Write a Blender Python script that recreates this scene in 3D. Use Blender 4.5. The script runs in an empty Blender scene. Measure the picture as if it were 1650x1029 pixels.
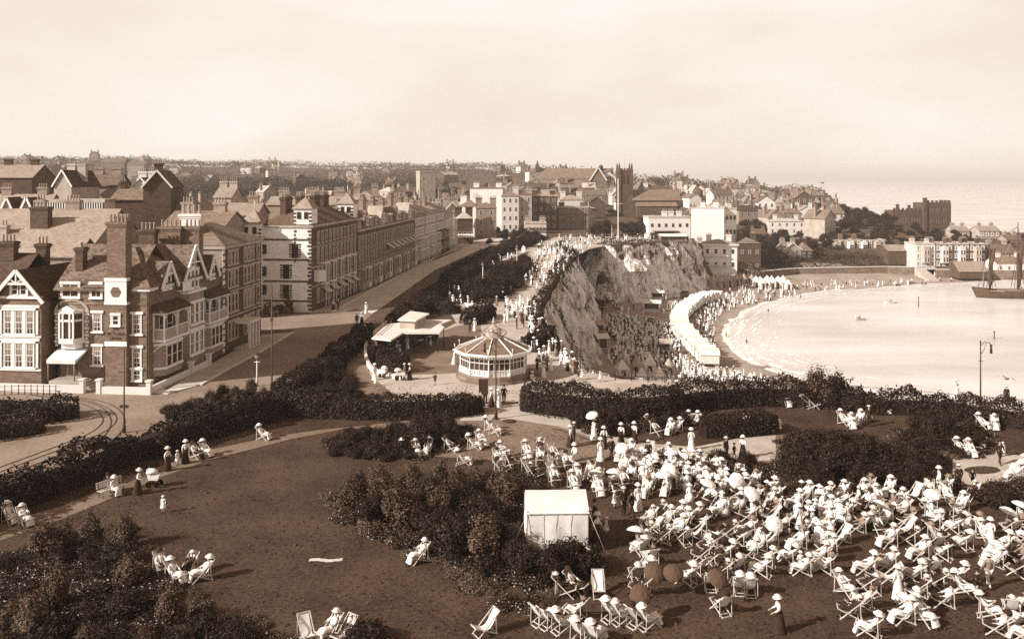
# Edwardian seaside town seen from a high window: sepia-toned 3D scene, all code and procedural materials.
import bpy, bmesh, math, random
import numpy as np
from mathutils import Vector, Matrix
R = math.radians
PI = math.pi
scene = bpy.context.scene
COL = scene.collection
rnd = random.Random(11)
DENOISE = False
SKY_GAIN, ZEN_GAIN, SKY_MAX, HAZE = 6.5, .95, .69, .00018
F, HC, HY = 1400.0, 20.5, 288.0          # focal length (photo pixels), camera height (m), horizon row

def at(px, py, z=0.0):                   # ground point (height z) seen at a photo pixel
    d = F * (HC - z) / (py - HY)
    return Vector(((px - 825) / F * d, d, z))
def atd(px, py, d):
    return Vector(((px - 825) / F * d, d, HC - (py - HY) * d / F))
def zat(py, d):
    return HC - (py - HY) * d / F

# ------------------------------------------------------------------ materials
def tint(v):
    return (min(1, v ** 0.81), v, v ** 1.17, 1)
MATS = {}
def mat(name, v, var=0.25, scale=1.0, rough=0.85, spec=0.3, bump=0.0, detail=6, stretch=None, island=0.0, scale2=None, var2=0.0):
    if name in MATS: return MATS[name]
    m = bpy.data.materials.new(name); m.use_nodes = True
    nt = m.node_tree; n = nt.nodes; L = nt.links
    b = n['Principled BSDF']
    b.inputs['Roughness'].default_value = rough
    b.inputs['Specular IOR Level'].default_value = spec
    if var <= 0 and island <= 0:
        b.inputs['Base Color'].default_value = tint(v)
    else:
        tc = n.new('ShaderNodeTexCoord'); mp = n.new('ShaderNodeMapping')
        L.new(tc.outputs['Object'], mp.inputs['Vector'])
        if stretch: mp.inputs['Scale'].default_value = stretch
        nz = n.new('ShaderNodeTexNoise'); nz.inputs['Scale'].default_value = scale; nz.inputs['Detail'].default_value = detail
        nz.inputs['Roughness'].default_value = 0.65
        L.new(mp.outputs['Vector'], nz.inputs['Vector'])
        fac = nz.outputs['Fac']
        if var2:
            n2 = n.new('ShaderNodeTexNoise'); n2.inputs['Scale'].default_value = scale2; n2.inputs['Detail'].default_value = 3
            L.new(tc.outputs['Object'], n2.inputs['Vector'])
            ma = n.new('ShaderNodeMath'); ma.operation = 'MULTIPLY_ADD'; ma.inputs[1].default_value = var2; 
            L.new(n2.outputs['Fac'], ma.inputs[0]); L.new(fac, ma.inputs[2])
            sb = n.new('ShaderNodeMath'); sb.operation = 'SUBTRACT'; sb.inputs[1].default_value = var2 * .5
            L.new(ma.outputs[0], sb.inputs[0]); fac = sb.outputs[0]
        if island:
            g = n.new('ShaderNodeNewGeometry')
            ma = n.new('ShaderNodeMath'); ma.operation = 'MULTIPLY_ADD'; ma.inputs[1].default_value = island
            L.new(g.outputs['Random Per Island'], ma.inputs[0]); L.new(fac, ma.inputs[2])
            sb = n.new('ShaderNodeMath'); sb.operation = 'SUBTRACT'; sb.inputs[1].default_value = island * .5
            L.new(ma.outputs[0], sb.inputs[0]); fac = sb.outputs[0]
        cr = n.new('ShaderNodeValToRGB')
        cr.color_ramp.elements[0].position = 0.28; cr.color_ramp.elements[0].color = tint(max(.003, v * (1 - var)))
        cr.color_ramp.elements[1].position = 0.72; cr.color_ramp.elements[1].color = tint(min(.95, v * (1 + var)))
        L.new(fac, cr.inputs['Fac']); L.new(cr.outputs['Color'], b.inputs['Base Color'])
        if bump:
            bp = n.new('ShaderNodeBump'); bp.inputs['Strength'].default_value = bump; bp.inputs['Distance'].default_value = 0.1
            L.new(fac, bp.inputs['Height']); L.new(bp.outputs['Normal'], b.inputs['Normal'])
    MATS[name] = m
    return m
def courses(name, v, var, rows, rough=.85, bump=.3, contrast=.5, patch=.35):
    """tiles, slates, bricks or stone: rows of blocks in object space plus weathered patches"""
    if name in MATS: return MATS[name]
    m = bpy.data.materials.new(name); m.use_nodes = True
    nt = m.node_tree; n = nt.nodes; L = nt.links; b = n['Principled BSDF']
    b.inputs['Roughness'].default_value = rough; b.inputs['Specular IOR Level'].default_value = .3
    tc = n.new('ShaderNodeTexCoord'); sx = n.new('ShaderNodeSeparateXYZ'); L.new(tc.outputs['Object'], sx.inputs[0])
    ad = n.new('ShaderNodeMath'); ad.operation = 'ADD'; L.new(sx.outputs[0], ad.inputs[0]); L.new(sx.outputs[1], ad.inputs[1])
    cx = n.new('ShaderNodeCombineXYZ'); L.new(ad.outputs[0], cx.inputs[0]); L.new(sx.outputs[2], cx.inputs[1])
    bk = n.new('ShaderNodeTexBrick'); bk.inputs['Scale'].default_value = rows
    bk.inputs['Color1'].default_value = (.15, .15, .15, 1); bk.inputs['Color2'].default_value = (.85, .85, .85, 1)
    bk.inputs['Mortar'].default_value = (.5 - contrast * .5,) * 3 + (1,); bk.inputs['Mortar Size'].default_value = .035
    bk.inputs['Brick Width'].default_value = .9; bk.inputs['Row Height'].default_value = .42
    L.new(cx.outputs[0], bk.inputs['Vector'])
    nz = n.new('ShaderNodeTexNoise'); nz.inputs['Scale'].default_value = patch; nz.inputs['Detail'].default_value = 8; nz.inputs['Roughness'].default_value = .7
    L.new(tc.outputs['Object'], nz.inputs['Vector'])
    mx = n.new('ShaderNodeMix'); mx.data_type = 'FLOAT'; mx.inputs[0].default_value = .55
    L.new(bk.outputs['Color'], mx.inputs[2]); L.new(nz.outputs['Fac'], mx.inputs[3])
    cr = n.new('ShaderNodeValToRGB')
    cr.color_ramp.elements[0].position = .25; cr.color_ramp.elements[0].color = tint(max(.003, v * (1 - var)))
    cr.color_ramp.elements[1].position = .75; cr.color_ramp.elements[1].color = tint(min(.95, v * (1 + var)))
    L.new(mx.outputs[0], cr.inputs['Fac']); L.new(cr.outputs['Color'], b.inputs['Base Color'])
    bp = n.new('ShaderNodeBump'); bp.inputs['Strength'].default_value = bump; bp.inputs['Distance'].default_value = .05
    L.new(mx.outputs[0], bp.inputs['Height']); L.new(bp.outputs['Normal'], b.inputs['Normal'])
    MATS[name] = m
    return m

WHITE = mat('white_paint', .78, .08, 1.5)
CREAM = mat('cream_stucco', .55, .18, .6)
STUCCO_L = mat('pale_stucco', .66, .12, .5)
STUCCO_M = mat('weathered_stucco', .34, .3, .5)
STUCCO_D = mat('grey_stucco', .2, .35, .5)
DARKP = mat('dark_paint', .03, .3, 2, rough=.5)
IRON = mat('dark_iron', .035, .3, 3, rough=.5)
GLASS = mat('window_glass', .03, .6, .9, rough=.12, spec=.5)
CURTAIN = mat('net_curtain', .3, .3, 1)
BRICK = courses('brown_brick', .135, .45, 2.2, patch=.5)
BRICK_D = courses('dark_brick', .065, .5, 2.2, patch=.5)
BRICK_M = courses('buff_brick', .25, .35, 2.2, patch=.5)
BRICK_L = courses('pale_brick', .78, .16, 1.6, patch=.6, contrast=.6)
TILE = courses('weathered_tiles', .12, .75, 2.6, patch=.9, bump=.6)
TILE_D = courses('dark_tiles', .05, .6, 2.2, patch=.6, bump=.5)
SLATE = courses('pale_slates', .26, .35, 2.4, patch=.3, bump=.3)
SLATE_D = courses('brown_slates', .085, .35, 2.4, patch=.4, bump=.3)
SLATE_M = courses('grey_slates', .16, .45, 2.0, patch=.4, bump=.3)
LEAD = mat('lead_roof', .4, .3, .5)
POT = mat('clay_pot', .3, .4, 4)
STONE = courses('stone_blocks', .17, .5, .8, patch=.3, bump=.5)
WOOD = mat('weathered_wood', .2, .4, 3, stretch=(1, 1, .1))
WOODP = mat('pale_timber', .5, .25, 4)
CANVAS = mat('white_canvas', .7, .16, 1.0, rough=.9)
CANVAS_T = mat('striped_canvas', .45, .5, 14, rough=.9, stretch=(1, .02, .02), detail=1)
SHEET = mat('tarpaulin', .3, .5, 1)
LAWN = mat('lawn_grass', .037, .6, .22, bump=.25, scale2=5, var2=.9, detail=10)
GRAVEL = mat('pale_gravel', .4, .28, .25, bump=.2, scale2=6, var2=.7, detail=8)
PATHM = mat('worn_path', .15, .35, .3, bump=.3, scale2=4, var2=.8, detail=8)
ROADM = mat('dusty_road', .2, .3, .15, bump=.2, scale2=3, var2=.8, detail=8)
KERB = mat('kerb_stone', .6, .2, 1)
PAVE = mat('pavement_slabs', .42, .2, .6)
EARTH = mat('bare_earth', .065, .5, .06, scale2=.8, var2=.8)
SAND = mat('beach_sand', .3, .35, .06, scale2=1.2, var2=.6)
LEAF = mat('dark_leaves', .0115, .75, .45, rough=.65, spec=.25, island=.7)
LEAF_M = mat('mid_leaves', .022, .75, .6, rough=.65, spec=.25, island=.7)
LEAF_L = mat('light_leaves', .075, .7, .8, rough=.7, spec=.2, island=.7)
LEAF_F = mat('far_leaves', .05, .6, .12, rough=.8, spec=.1, island=.6)
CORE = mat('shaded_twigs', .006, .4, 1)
BARK = mat('tree_bark', .05, .4, 3)
BLOOM = mat('pale_blossom', .6, .4, 6)

# ------------------------------------------------------------------ object helpers
def tag(o, label=None, cat=None, group=None, kind=None):
    if label: o['label'] = label
    if cat: o['category'] = cat
    if group: o['group'] = group
    if kind: o['kind'] = kind
    return o
def thing(name, label, cat, loc=(0, 0, 0), rotz=0.0, group=None):
    o = bpy.data.objects.new(name, None); COL.objects.link(o)
    o.empty_display_size = .2
    o.location = loc; o.rotation_euler = (0, 0, rotz)
    return tag(o, label, cat, group)
def link(name, me, parent=None, loc=None, rotz=None):
    o = bpy.data.objects.new(name, me); COL.objects.link(o)
    if parent is not None: o.parent = parent; KIDS.setdefault(parent.name, []).append(o)
    if loc is not None: o.location = loc
    if rotz: o.rotation_euler = (0, 0, rotz)
    return o
KIDS = {}                                # children by parent name (obj.children walks every object)
def kids(o): return KIDS.get(o.name, [])
def dup(root, loc=None, rotz=None, label=None, group=None, scale=None, parent=None, deep=True):
    r = root.copy(); COL.objects.link(r)
    if parent is not None: r.parent = parent; KIDS.setdefault(parent.name, []).append(r)
    if loc is not None: r.location = loc
    if rotz is not None: r.rotation_euler = (0, 0, rotz)
    if scale is not None: r.scale = scale if hasattr(scale, '__len__') else (scale,) * 3
    if label: r['label'] = label
    if group: r['group'] = group
    if deep:
        for ch in kids(root): dup(ch, parent=r)
    return r

class MB:
    def __init__(s): s.v = []; s.f = []; s.M = None; s.smooth = []
    def add(s, vs, fs, smooth=False):
        o = len(s.v)
        if s.M is not None: vs = [s.M @ Vector(v) for v in vs]
        s.v.extend([tuple(v) for v in vs]); s.f.extend([tuple(i + o for i in f) for f in fs]); s.smooth.extend([smooth] * len(fs))
        return s
    def box(s, x0, x1, y0, y1, z0, z1):
        return s.add([(x0,y0,z0),(x1,y0,z0),(x1,y1,z0),(x0,y1,z0),(x0,y0,z1),(x1,y0,z1),(x1,y1,z1),(x0,y1,z1)],
                     [(0,3,2,1),(4,5,6,7),(0,1,5,4),(1,2,6,5),(2,3,7,6),(3,0,4,7)])
    def prism(s, poly, z0, z1):
        n = len(poly); a = sum(poly[i][0]*poly[(i+1)%n][1]-poly[(i+1)%n][0]*poly[i][1] for i in range(n))
        if a < 0: poly = poly[::-1]
        return s.add([(p[0],p[1],z0) for p in poly]+[(p[0],p[1],z1) for p in poly],
                     [tuple(range(n))[::-1], tuple(range(n,2*n))]+[(i,(i+1)%n,n+(i+1)%n,n+i) for i in range(n)])
    def xprism(s, poly, y0, y1):         # polygon in x,z extruded along y
        n = len(poly); a = sum(poly[i][0]*poly[(i+1)%n][1]-poly[(i+1)%n][0]*poly[i][1] for i in range(n))
        if a < 0: poly = poly[::-1]
        return s.add([(p[0],y0,p[1]) for p in poly]+[(p[0],y1,p[1]) for p in poly],
                     [tuple(range(n)), tuple(range(n,2*n))[::-1]]+[(i,n+i,n+(i+1)%n,(i+1)%n) for i in range(n)])
    def lathe(s, prof, c=(0,0,0), n=16, smooth=True, sx=1, sy=1, rot=0):
        vs = []; fs = []
        for r, z in prof:
            for k in range(n):
                a = 2*PI*k/n+rot; vs.append((c[0]+r*sx*math.cos(a), c[1]+r*sy*math.sin(a), c[2]+z))
        for j in range(len(prof)-1):
            for k in range(n):
                k2 = (k+1) % n; fs.append((j*n+k, j*n+k2, (j+1)*n+k2, (j+1)*n+k))
        if prof[0][0] > 1e-4: fs.append(tuple(range(n))[::-1])
        if prof[-1][0] > 1e-4: fs.append(tuple((len(prof)-1)*n+k for k in range(n)))
        return s.add(vs, fs, smooth)
    def tube(s, pts, r, n=6, r2=None, smooth=True, cap=True):
        pts = [Vector(p) for p in pts]; m = len(pts); vs = []; fs = []
        rs = r if hasattr(r, '__len__') else [r+((r2 if r2 is not None else r)-r)*i/(m-1) for i in range(m)]
        for i, p in enumerate(pts):
            d = (pts[min(i+1,m-1)]-pts[max(i-1,0)]).normalized()
            up = Vector((0,0,1)) if abs(d.z) < .9 else Vector((1,0,0))
            a = d.cross(up).normalized(); b = d.cross(a).normalized()
            for k in range(n):
                t = 2*PI*k/n; vs.append(p+(a*math.cos(t)+b*math.sin(t))*rs[i])
        for i in range(m-1):
            for k in range(n):
                k2 = (k+1) % n; fs.append((i*n+k, (i+1)*n+k, (i+1)*n+k2, i*n+k2))
        if cap: fs.append(tuple(range(n))); fs.append(tuple((m-1)*n+k for k in range(n))[::-1])
        return s.add(vs, fs, smooth)
    def bar(s, a, b, w, h=None):         # square bar between two points
        a = Vector(a); b = Vector(b); h = h or w; d = (b-a).normalized()
        up = Vector((0,0,1)) if abs(d.z) < .95 else Vector((0,1,0))
        x = d.cross(up).normalized()*w/2; y = d.cross(x).normalized()*h/2
        return s.add([a-x-y,a+x-y,a+x+y,a-x+y,b-x-y,b+x-y,b+x+y,b-x+y],
                     [(0,3,2,1),(4,5,6,7),(0,1,5,4),(1,2,6,5),(2,3,7,6),(3,0,4,7)])
    def quad(s, a, b, c, d): return s.add([a,b,c,d], [(0,1,2,3)])
    def gable(s, x0, x1, y0, y1, z0, z1, over=.3, th=.14, axis='x'):   # two thick roof slopes, ridge along axis
        if axis == 'x':
            yc = (y0+y1)/2; k = (z1-z0)/(yc-y0); e = z0-over*k
            for (ya, sgn) in ((y0-over,1),(y1+over,-1)):
                P = [(ya,e),(yc,z1),(yc,z1+th),(ya,e+th)]
                s.add([(x0-over,p[0],p[1]) for p in P]+[(x1+over,p[0],p[1]) for p in P],
                      [(0,1,2,3),(7,6,5,4),(0,4,5,1),(1,5,6,2),(2,6,7,3),(3,7,4,0)])
        else:
            xc = (x0+x1)/2; k = (z1-z0)/(xc-x0); e = z0-over*k
            for (xa, sgn) in ((x0-over,1),(x1+over,-1)):
                P = [(xa,e),(xc,z1),(xc,z1+th),(xa,e+th)]
                s.add([(p[0],y0-over,p[1]) for p in P]+[(p[0],y1+over,p[1]) for p in P],
                      [(0,1,2,3),(7,6,5,4),(0,4,5,1),(1,5,6,2),(2,6,7,3),(3,7,4,0)])
        return s
    def hip(s, x0, x1, y0, y1, z0, z1, over=.3, ins=None):
        x0-=over; x1+=over; y0-=over; y1+=over
        w=x1-x0; d=y1-y0
        i = ins if ins is not None else min(w,d)/2
        if w >= d: a=(x0+min(i,w/2-.01),(y0+y1)/2,z1); b=(x1-min(i,w/2-.01),(y0+y1)/2,z1)
        else: a=((x0+x1)/2,y0+min(i,d/2-.01),z1); b=((x0+x1)/2,y1-min(i,d/2-.01),z1)
        V=[(x0,y0,z0),(x1,y0,z0),(x1,y1,z0),(x0,y1,z0),a,b]
        if w >= d: Fc=[(0,1,5,4),(1,2,5),(2,3,4,5),(3,0,4),(0,3,2,1)]
        else: Fc=[(0,1,4),(1,2,5,4),(2,3,5),(3,0,4,5),(0,3,2,1)]
        return s.add(V,Fc)
    def mesh(s, name, m):
        me = bpy.data.meshes.new(name); me.from_pydata(s.v, [], s.f)
        if any(s.smooth): me.polygons.foreach_set('use_smooth', s.smooth)
        me.materials.append(m); me.validate(); me.update()
        return me
    def build(s, name, m, parent=None, loc=None, rotz=None):
        return link(name, s.mesh(name, m), parent, loc, rotz)

def quads_mesh(name, V, m):              # V: (n,4,3) array of separate quads
    n = len(V); me = bpy.data.meshes.new(name)
    me.vertices.add(n*4); me.vertices.foreach_set('co', np.ascontiguousarray(V, dtype=np.float32).ravel())
    me.loops.add(n*4); me.loops.foreach_set('vertex_index', np.arange(n*4, dtype=np.int32))
    me.polygons.add(n); me.polygons.foreach_set('loop_start', np.arange(n, dtype=np.int32)*4)
    me.materials.append(m); me.update(calc_edges=True); me.validate()
    return me
def leaf_quads(P, N, size, rs, up=.0, aspect=.6):
    """P,N (n,3): leaf centres and rough outward normals"""
    n = len(P)
    N = N + rs.normal(0, .7, (n, 3)); N[:, 2] += up; N /= np.linalg.norm(N, axis=1, keepdims=True)+1e-9
    T = np.cross(N, rs.normal(0, 1, (n, 3))); T /= np.linalg.norm(T, axis=1, keepdims=True)+1e-9
    B = np.cross(N, T)
    s = (size*rs.uniform(.55, 1.35, n))[:, None]
    T = T*s*.5; B = B*s*.5*aspect
    return np.stack([P-T*1.0, P-B+T*.1, P+T, P+B+T*.1], axis=1)
def blob_leaves(blobs, n, size, seed, up=.2, inner=.5):
    rs = np.random.RandomState(seed); b = np.array(blobs, dtype=float)
    w = (b[:,3]*b[:,4]+b[:,4]*b[:,5]+b[:,3]*b[:,5]); idx = rs.choice(len(b), n, p=w/w.sum())
    D = rs.normal(0, 1, (n, 3)); D[:, 2] = np.abs(D[:, 2])*.9-rs.uniform(0, .9, n); D /= np.linalg.norm(D, axis=1, keepdims=True)
    k = 1-inner*rs.uniform(0, 1, n)**2+rs.normal(0, .09, n)
    P = b[idx, :3]+D*b[idx, 3:]*k[:, None]
    return leaf_quads(P, D, size, rs, up)
def sprig_leaves(blobs, n, size, seed, ln=.45):
    rs = np.random.RandomState(seed); b = np.array(blobs, dtype=float); out = []
    for k in range(n):
        i = rs.randint(len(b)); D = rs.normal(0, 1, 3); D[2] = abs(D[2])*1.1; D /= np.linalg.norm(D); m = rs.randint(7, 13)
        t = rs.uniform(.75, 1.0)+np.linspace(0, 1, m)[:, None]*rs.uniform(.5, 1.0)*ln/np.mean(b[i, 3:]); P = b[i, :3]+D*b[i, 3:]*t+rs.normal(0, size*.45, (m, 3)); P[:, 2] += (t[:, 0]-1)*.12
        out.append(leaf_quads(P, np.tile(D, (m, 1)), size, rs, .2))
    return np.concatenate(out)
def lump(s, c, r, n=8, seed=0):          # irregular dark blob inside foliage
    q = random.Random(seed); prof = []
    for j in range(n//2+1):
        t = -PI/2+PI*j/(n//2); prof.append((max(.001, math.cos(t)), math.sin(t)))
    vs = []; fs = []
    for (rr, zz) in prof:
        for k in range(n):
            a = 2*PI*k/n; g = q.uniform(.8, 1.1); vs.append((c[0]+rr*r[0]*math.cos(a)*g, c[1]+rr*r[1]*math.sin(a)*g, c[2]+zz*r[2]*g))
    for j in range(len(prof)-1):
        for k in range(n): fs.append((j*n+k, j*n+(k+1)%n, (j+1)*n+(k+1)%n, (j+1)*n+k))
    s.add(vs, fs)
def inpoly(x, y, poly):
    x = np.asarray(x); y = np.asarray(y); r = np.zeros(x.shape, bool); n = len(poly)
    for i in range(n):
        x0, y0 = poly[i][0], poly[i][1]; x1, y1 = poly[(i+1)%n][0], poly[(i+1)%n][1]
        c = ((y0 > y) != (y1 > y)); 
        with np.errstate(divide='ignore', invalid='ignore'):
            xi = (x1-x0)*(y-y0)/((y1-y0) if y1 != y0 else 1e-9)+x0
        r ^= c & (x < xi)
    return r
def polydist(x, y, pts, closed=True):
    x = np.asarray(x, float); y = np.asarray(y, float); best = np.full(x.shape, 1e9); n = len(pts)
    for i in range(n if closed else n-1):
        ax, ay = pts[i][0], pts[i][1]; bx, by = pts[(i+1)%n][0], pts[(i+1)%n][1]
        dx, dy = bx-ax, by-ay; L = dx*dx+dy*dy+1e-12
        t = np.clip(((x-ax)*dx+(y-ay)*dy)/L, 0, 1)
        best = np.minimum(best, np.hypot(x-ax-t*dx, y-ay-t*dy))
    return best
def sstep(a, b, x):
    t = np.clip((np.asarray(x, float)-a)/(b-a), 0, 1); return t*t*(3-2*t)
_rs = np.random.RandomState(5); _G = _rs.uniform(-1, 1, (64, 64))
def vnoise(x, y):                        # smooth value noise, period 64
    x = np.asarray(x, float); y = np.asarray(y, float); xi = np.floor(x).astype(int); yi = np.floor(y).astype(int)
    fx = x-xi; fy = y-yi; fx = fx*fx*(3-2*fx); fy = fy*fy*(3-2*fy)
    a = _G[xi % 64, yi % 64]; b = _G[(xi+1) % 64, yi % 64]; c = _G[xi % 64, (yi+1) % 64]; d = _G[(xi+1) % 64, (yi+1) % 64]
    return (a*(1-fx)+b*fx)*(1-fy)+(c*(1-fx)+d*fx)*fy
def fnoise(x, y, o=3):
    r = 0; k = 1
    for i in range(o): r = r+vnoise(x*2**i+i*7.3, y*2**i+i*3.1)*k; k *= .5
    return r
def sheet(name, pts, z, m, kind='structure', up=0.0, under=None):
    """flat paved or planted area from a ground outline; up > 0 gives it a kerb"""
    mb = MB(); P = [(p[0], p[1]) for p in pts]
    if up: mb.prism(P, -.05, z)
    else: mb.add([(p[0], p[1], z) for p in P], [tuple(range(len(P)))])
    o = mb.build(name, m); o['kind'] = kind
    bm = bmesh.new(); bm.from_mesh(o.data); bmesh.ops.triangulate(bm, faces=bm.faces); bmesh.ops.recalc_face_normals(bm, faces=bm.faces); bm.to_mesh(o.data); bm.free()
    if not up and o.data.polygons and o.data.polygons[0].normal.z < 0: o.data.flip_normals()
    return o
def px(*pts): return [at(a, b) for a, b in pts]

# ------------------------------------------------------------------ camera, sun, sky
cam = bpy.data.objects.new('camera', bpy.data.cameras.new('camera')); COL.objects.link(cam)
cam.location = (0, 0, HC); cam.rotation_euler = (R(90), 0, 0)
cam.data.sensor_width = 36; cam.data.lens = 36*F/1650; cam.data.shift_y = -(514.5-HY)/1650
cam.data.clip_start = .5; cam.data.clip_end = 60000
scene.camera = cam
SUN = Vector((-1, -.5, .66)).normalized()
sl = bpy.data.lights.new('sun', 'SUN'); sl.energy = 5.0; sl.angle = R(.55); sl.color = (1, .965, .9)
so = bpy.data.objects.new('sun', sl); COL.objects.link(so); so.location = (-60, -60, 120)
so.rotation_euler = SUN.to_track_quat('Z', 'Y').to_euler()
w = bpy.data.worlds.new('World'); scene.world = w; w.use_nodes = True
nt = w.node_tree; n = nt.nodes; L = nt.links
bg = n['Background']; bg.inputs['Strength'].default_value = .1
sk = n.new('ShaderNodeTexSky'); sk.sky_type = 'NISHITA'; sk.sun_disc = False
sk.sun_elevation = math.asin(SUN.z); sk.sun_rotation = math.atan2(SUN.x, SUN.y); sk.air_density = 1.0; sk.dust_density = 2.0
bw = n.new('ShaderNodeRGBToBW'); L.new(sk.outputs[0], bw.inputs[0])
def M_(op, a, b=None, clamp=False):
    q = n.new('ShaderNodeMath'); q.operation = op; q.use_clamp = clamp
    for i, v in enumerate((a, b)):
        if v is None: continue
        if hasattr(v, 'links') or hasattr(v, 'is_linked'): L.new(v, q.inputs[i])
        else: q.inputs[i].default_value = v
    return q.outputs[0]
tc = n.new('ShaderNodeTexCoord'); mp = n.new('ShaderNodeMapping'); mp.inputs['Scale'].default_value = (1.5, 1.5, 5)
L.new(tc.outputs['Generated'], mp.inputs[0])
cn = n.new('ShaderNodeTexNoise'); cn.inputs['Scale'].default_value = 1.7; cn.inputs['Detail'].default_value = 5; L.new(mp.outputs[0], cn.inputs['Vector'])
cl = n.new('ShaderNodeMapRange'); cl.inputs[1].default_value = .3; cl.inputs[2].default_value = .7; cl.inputs[3].default_value = .84; cl.inputs[4].default_value = 1.08
L.new(cn.outputs['Fac'], cl.inputs[0])
# pale hazy sky: bright near the horizon, dimmer overhead
sp = n.new('ShaderNodeSeparateXYZ'); L.new(tc.outputs['Generated'], sp.inputs[0])
el = n.new('ShaderNodeMapRange'); el.interpolation_type = 'SMOOTHSTEP'; el.inputs[1].default_value = .2; el.inputs[2].default_value = .45; el.inputs[3].default_value = SKY_GAIN; el.inputs[4].default_value = ZEN_GAIN
L.new(sp.outputs[2], el.inputs[0])
lum = M_('MULTIPLY', M_('MULTIPLY', bw.outputs[0], .1), el.outputs[0])
lum = M_('MULTIPLY', M_('MINIMUM', lum, SKY_MAX), cl.outputs[0])
cx = n.new('ShaderNodeCombineXYZ')
L.new(M_('MULTIPLY', M_('POWER', lum, .74), 10), cx.inputs[0]); L.new(M_('MULTIPLY', lum, 10), cx.inputs[1]); L.new(M_('MULTIPLY', M_('POWER', lum, 1.26), 10), cx.inputs[2])
L.new(cx.outputs[0], bg.inputs['Color'])
vs = scene.view_settings; vs.view_transform = 'Standard'; vs.look = 'None'; vs.exposure = 0.42; vs.gamma = 1.0
scene.cycles.use_denoising = DENOISE
scene.cycles.max_bounces = 5; scene.cycles.diffuse_bounces = 2; scene.cycles.glossy_bounces = 2; scene.cycles.transmission_bounces = 2
scene.cycles.use_adaptive_sampling = True

# air over the bay: one closed box of thin even haze round everything
hz = MB(); hz.box(-3200, 19500, -3100, 19500, -26, 92); hm = bpy.data.materials.new('haze'); hm.use_nodes = True; hn = hm.node_tree
hn.nodes.remove(hn.nodes['Principled BSDF']); pv = hn.nodes.new('ShaderNodeVolumePrincipled'); pv.inputs['Color'].default_value = (1, .93, .86, 1); pv.inputs['Density'].default_value = HAZE; pv.inputs['Anisotropy'].default_value = 0
hn.links.new(pv.outputs[0], hn.nodes['Material Output'].inputs['Volume']); ho = hz.build('haze', hm); ho['kind'] = 'stuff'
scene.cycles.volume_bounces = 0
# ================================================================== terrain, sea, roads, paths
EDGE = [(120,55),(60,74),(46,77.5),(25.4,85.6),(11.2,88.8),(8.0,92),(6,101),(4.4,123),(4.3,135),(6.7,158),(10.3,189),(16.5,226),(17.5,238),(14,256),(17,270),(24,273),(29,266),(36,268),(54,287),(62,300)]
EDGE2 = [(75,320),(95,333),(112,345),(150,352),(190,350),(250,345),(330,340),(340,400),(290,432),(250,470),(240,600),(320,900),(520,1500),(800,2700)]
LAND = EDGE+EDGE2+[(-3000,2700),(-3000,-60),(150,-60)]
SHORE = [(400,340),(220,331),(177,328),(139,311),(113.6,303),(90,284),(73.6,264),(61,240),(53.5,218),(50,198),(50,181),(53,171),(59,163),(70,150),(88,122),(112,98),(210,55)]
SEAP = SHORE+[(4000,-200),(4000,6000),(900,6000)]+[(800,2700),(530,1500),(335,900),(255,600),(262,470),(300,440),(350,405),(400,380)]
RA = [-.65,-.45,-.35,-.3,-.2,-.05,.03,.12,.2,.27,.37,.45]; RY = [256,258,264,262,268,266,272,285,292,298,308,330]
def T_in(X, Y):
    X = np.asarray(X, float); Y = np.asarray(Y, float); a = X/np.maximum(Y, 60)
    Yr = np.interp(a, [-.1, .1], [1500, 850]); ys = np.interp(a, RA, RY)
    Tr = HC+(HY-ys)*Yr/F-6
    t = Tr*sstep(320, Yr, Y)+fnoise(X/90, Y/90)*2.0*sstep(330, 600, Y)-np.maximum(0, Y-Yr)*.03
    wv = sstep(50, 92, X)*(1-sstep(430, 560, Y))
    th = np.interp(Y, [345, 430, 560], [-13.5, -2.5, 2]); th = np.where(X > 195, np.minimum(th, -8+.0*Y), th)
    return t*(1-wv)+th*wv
def T(X, Y):
    X = np.asarray(X, float); Y = np.asarray(Y, float)
    ti = T_in(X, Y); ins = inpoly(X, Y, LAND); sd = polydist(X, Y, LAND)
    sea = inpoly(X, Y, SEAP); ss = polydist(X, Y, SEAP)*np.where(sea, -1, 1)
    zo = -18+np.clip(ss*.05, -4, 3.2)+fnoise(X/9, Y/9)*.12
    lean = np.where(Y < 310, np.interp(Y, [125, 165], [3.6, 6.0]), 4.0); t = sstep(0, 1, sd/lean)*.35+np.clip(sd/lean, 0, 1)*.65
    return np.where(ins, ti, ti*(1-t)+zo*t)
def T1(x, y): return float(T(np.array([x]), np.array([y]))[0])
def axis(segs):
    r = []
    for a, b, s in segs:
        m = max(1, int(round((b-a)/s))); r += [a+(b-a)*i/m for i in range(m)]
    return np.array(r+[segs[-1][1]])
xs = axis([(-2600,-600,100),(-600,-100,25),(-100,-10,10),(-10,80,1.6),(80,340,8),(340,1000,60)])
ys = axis([(-60,60,20),(60,88,4),(88,320,1.9),(320,480,7),(480,1000,20),(1000,2650,75)])
GX, GY = np.meshgrid(xs, ys); GZ = T(GX, GY)
nx, ny = len(xs), len(ys)
V = np.stack([GX, GY, GZ], -1).reshape(-1, 3)
idx = np.arange(nx*ny).reshape(ny, nx)
Q = np.stack([idx[:-1,:-1], idx[:-1,1:], idx[1:,1:], idx[1:,:-1]], -1).reshape(-1, 4)
zc = V[Q][:, :, 2]; low = (zc.max(1) < -12.5) & ~((V[Q][:,:,0].mean(1) > 60) & (V[Q][:,:,1].mean(1) > 322) & inpoly(V[Q][:,:,0].mean(1), V[Q][:,:,1].mean(1), LAND))
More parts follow.
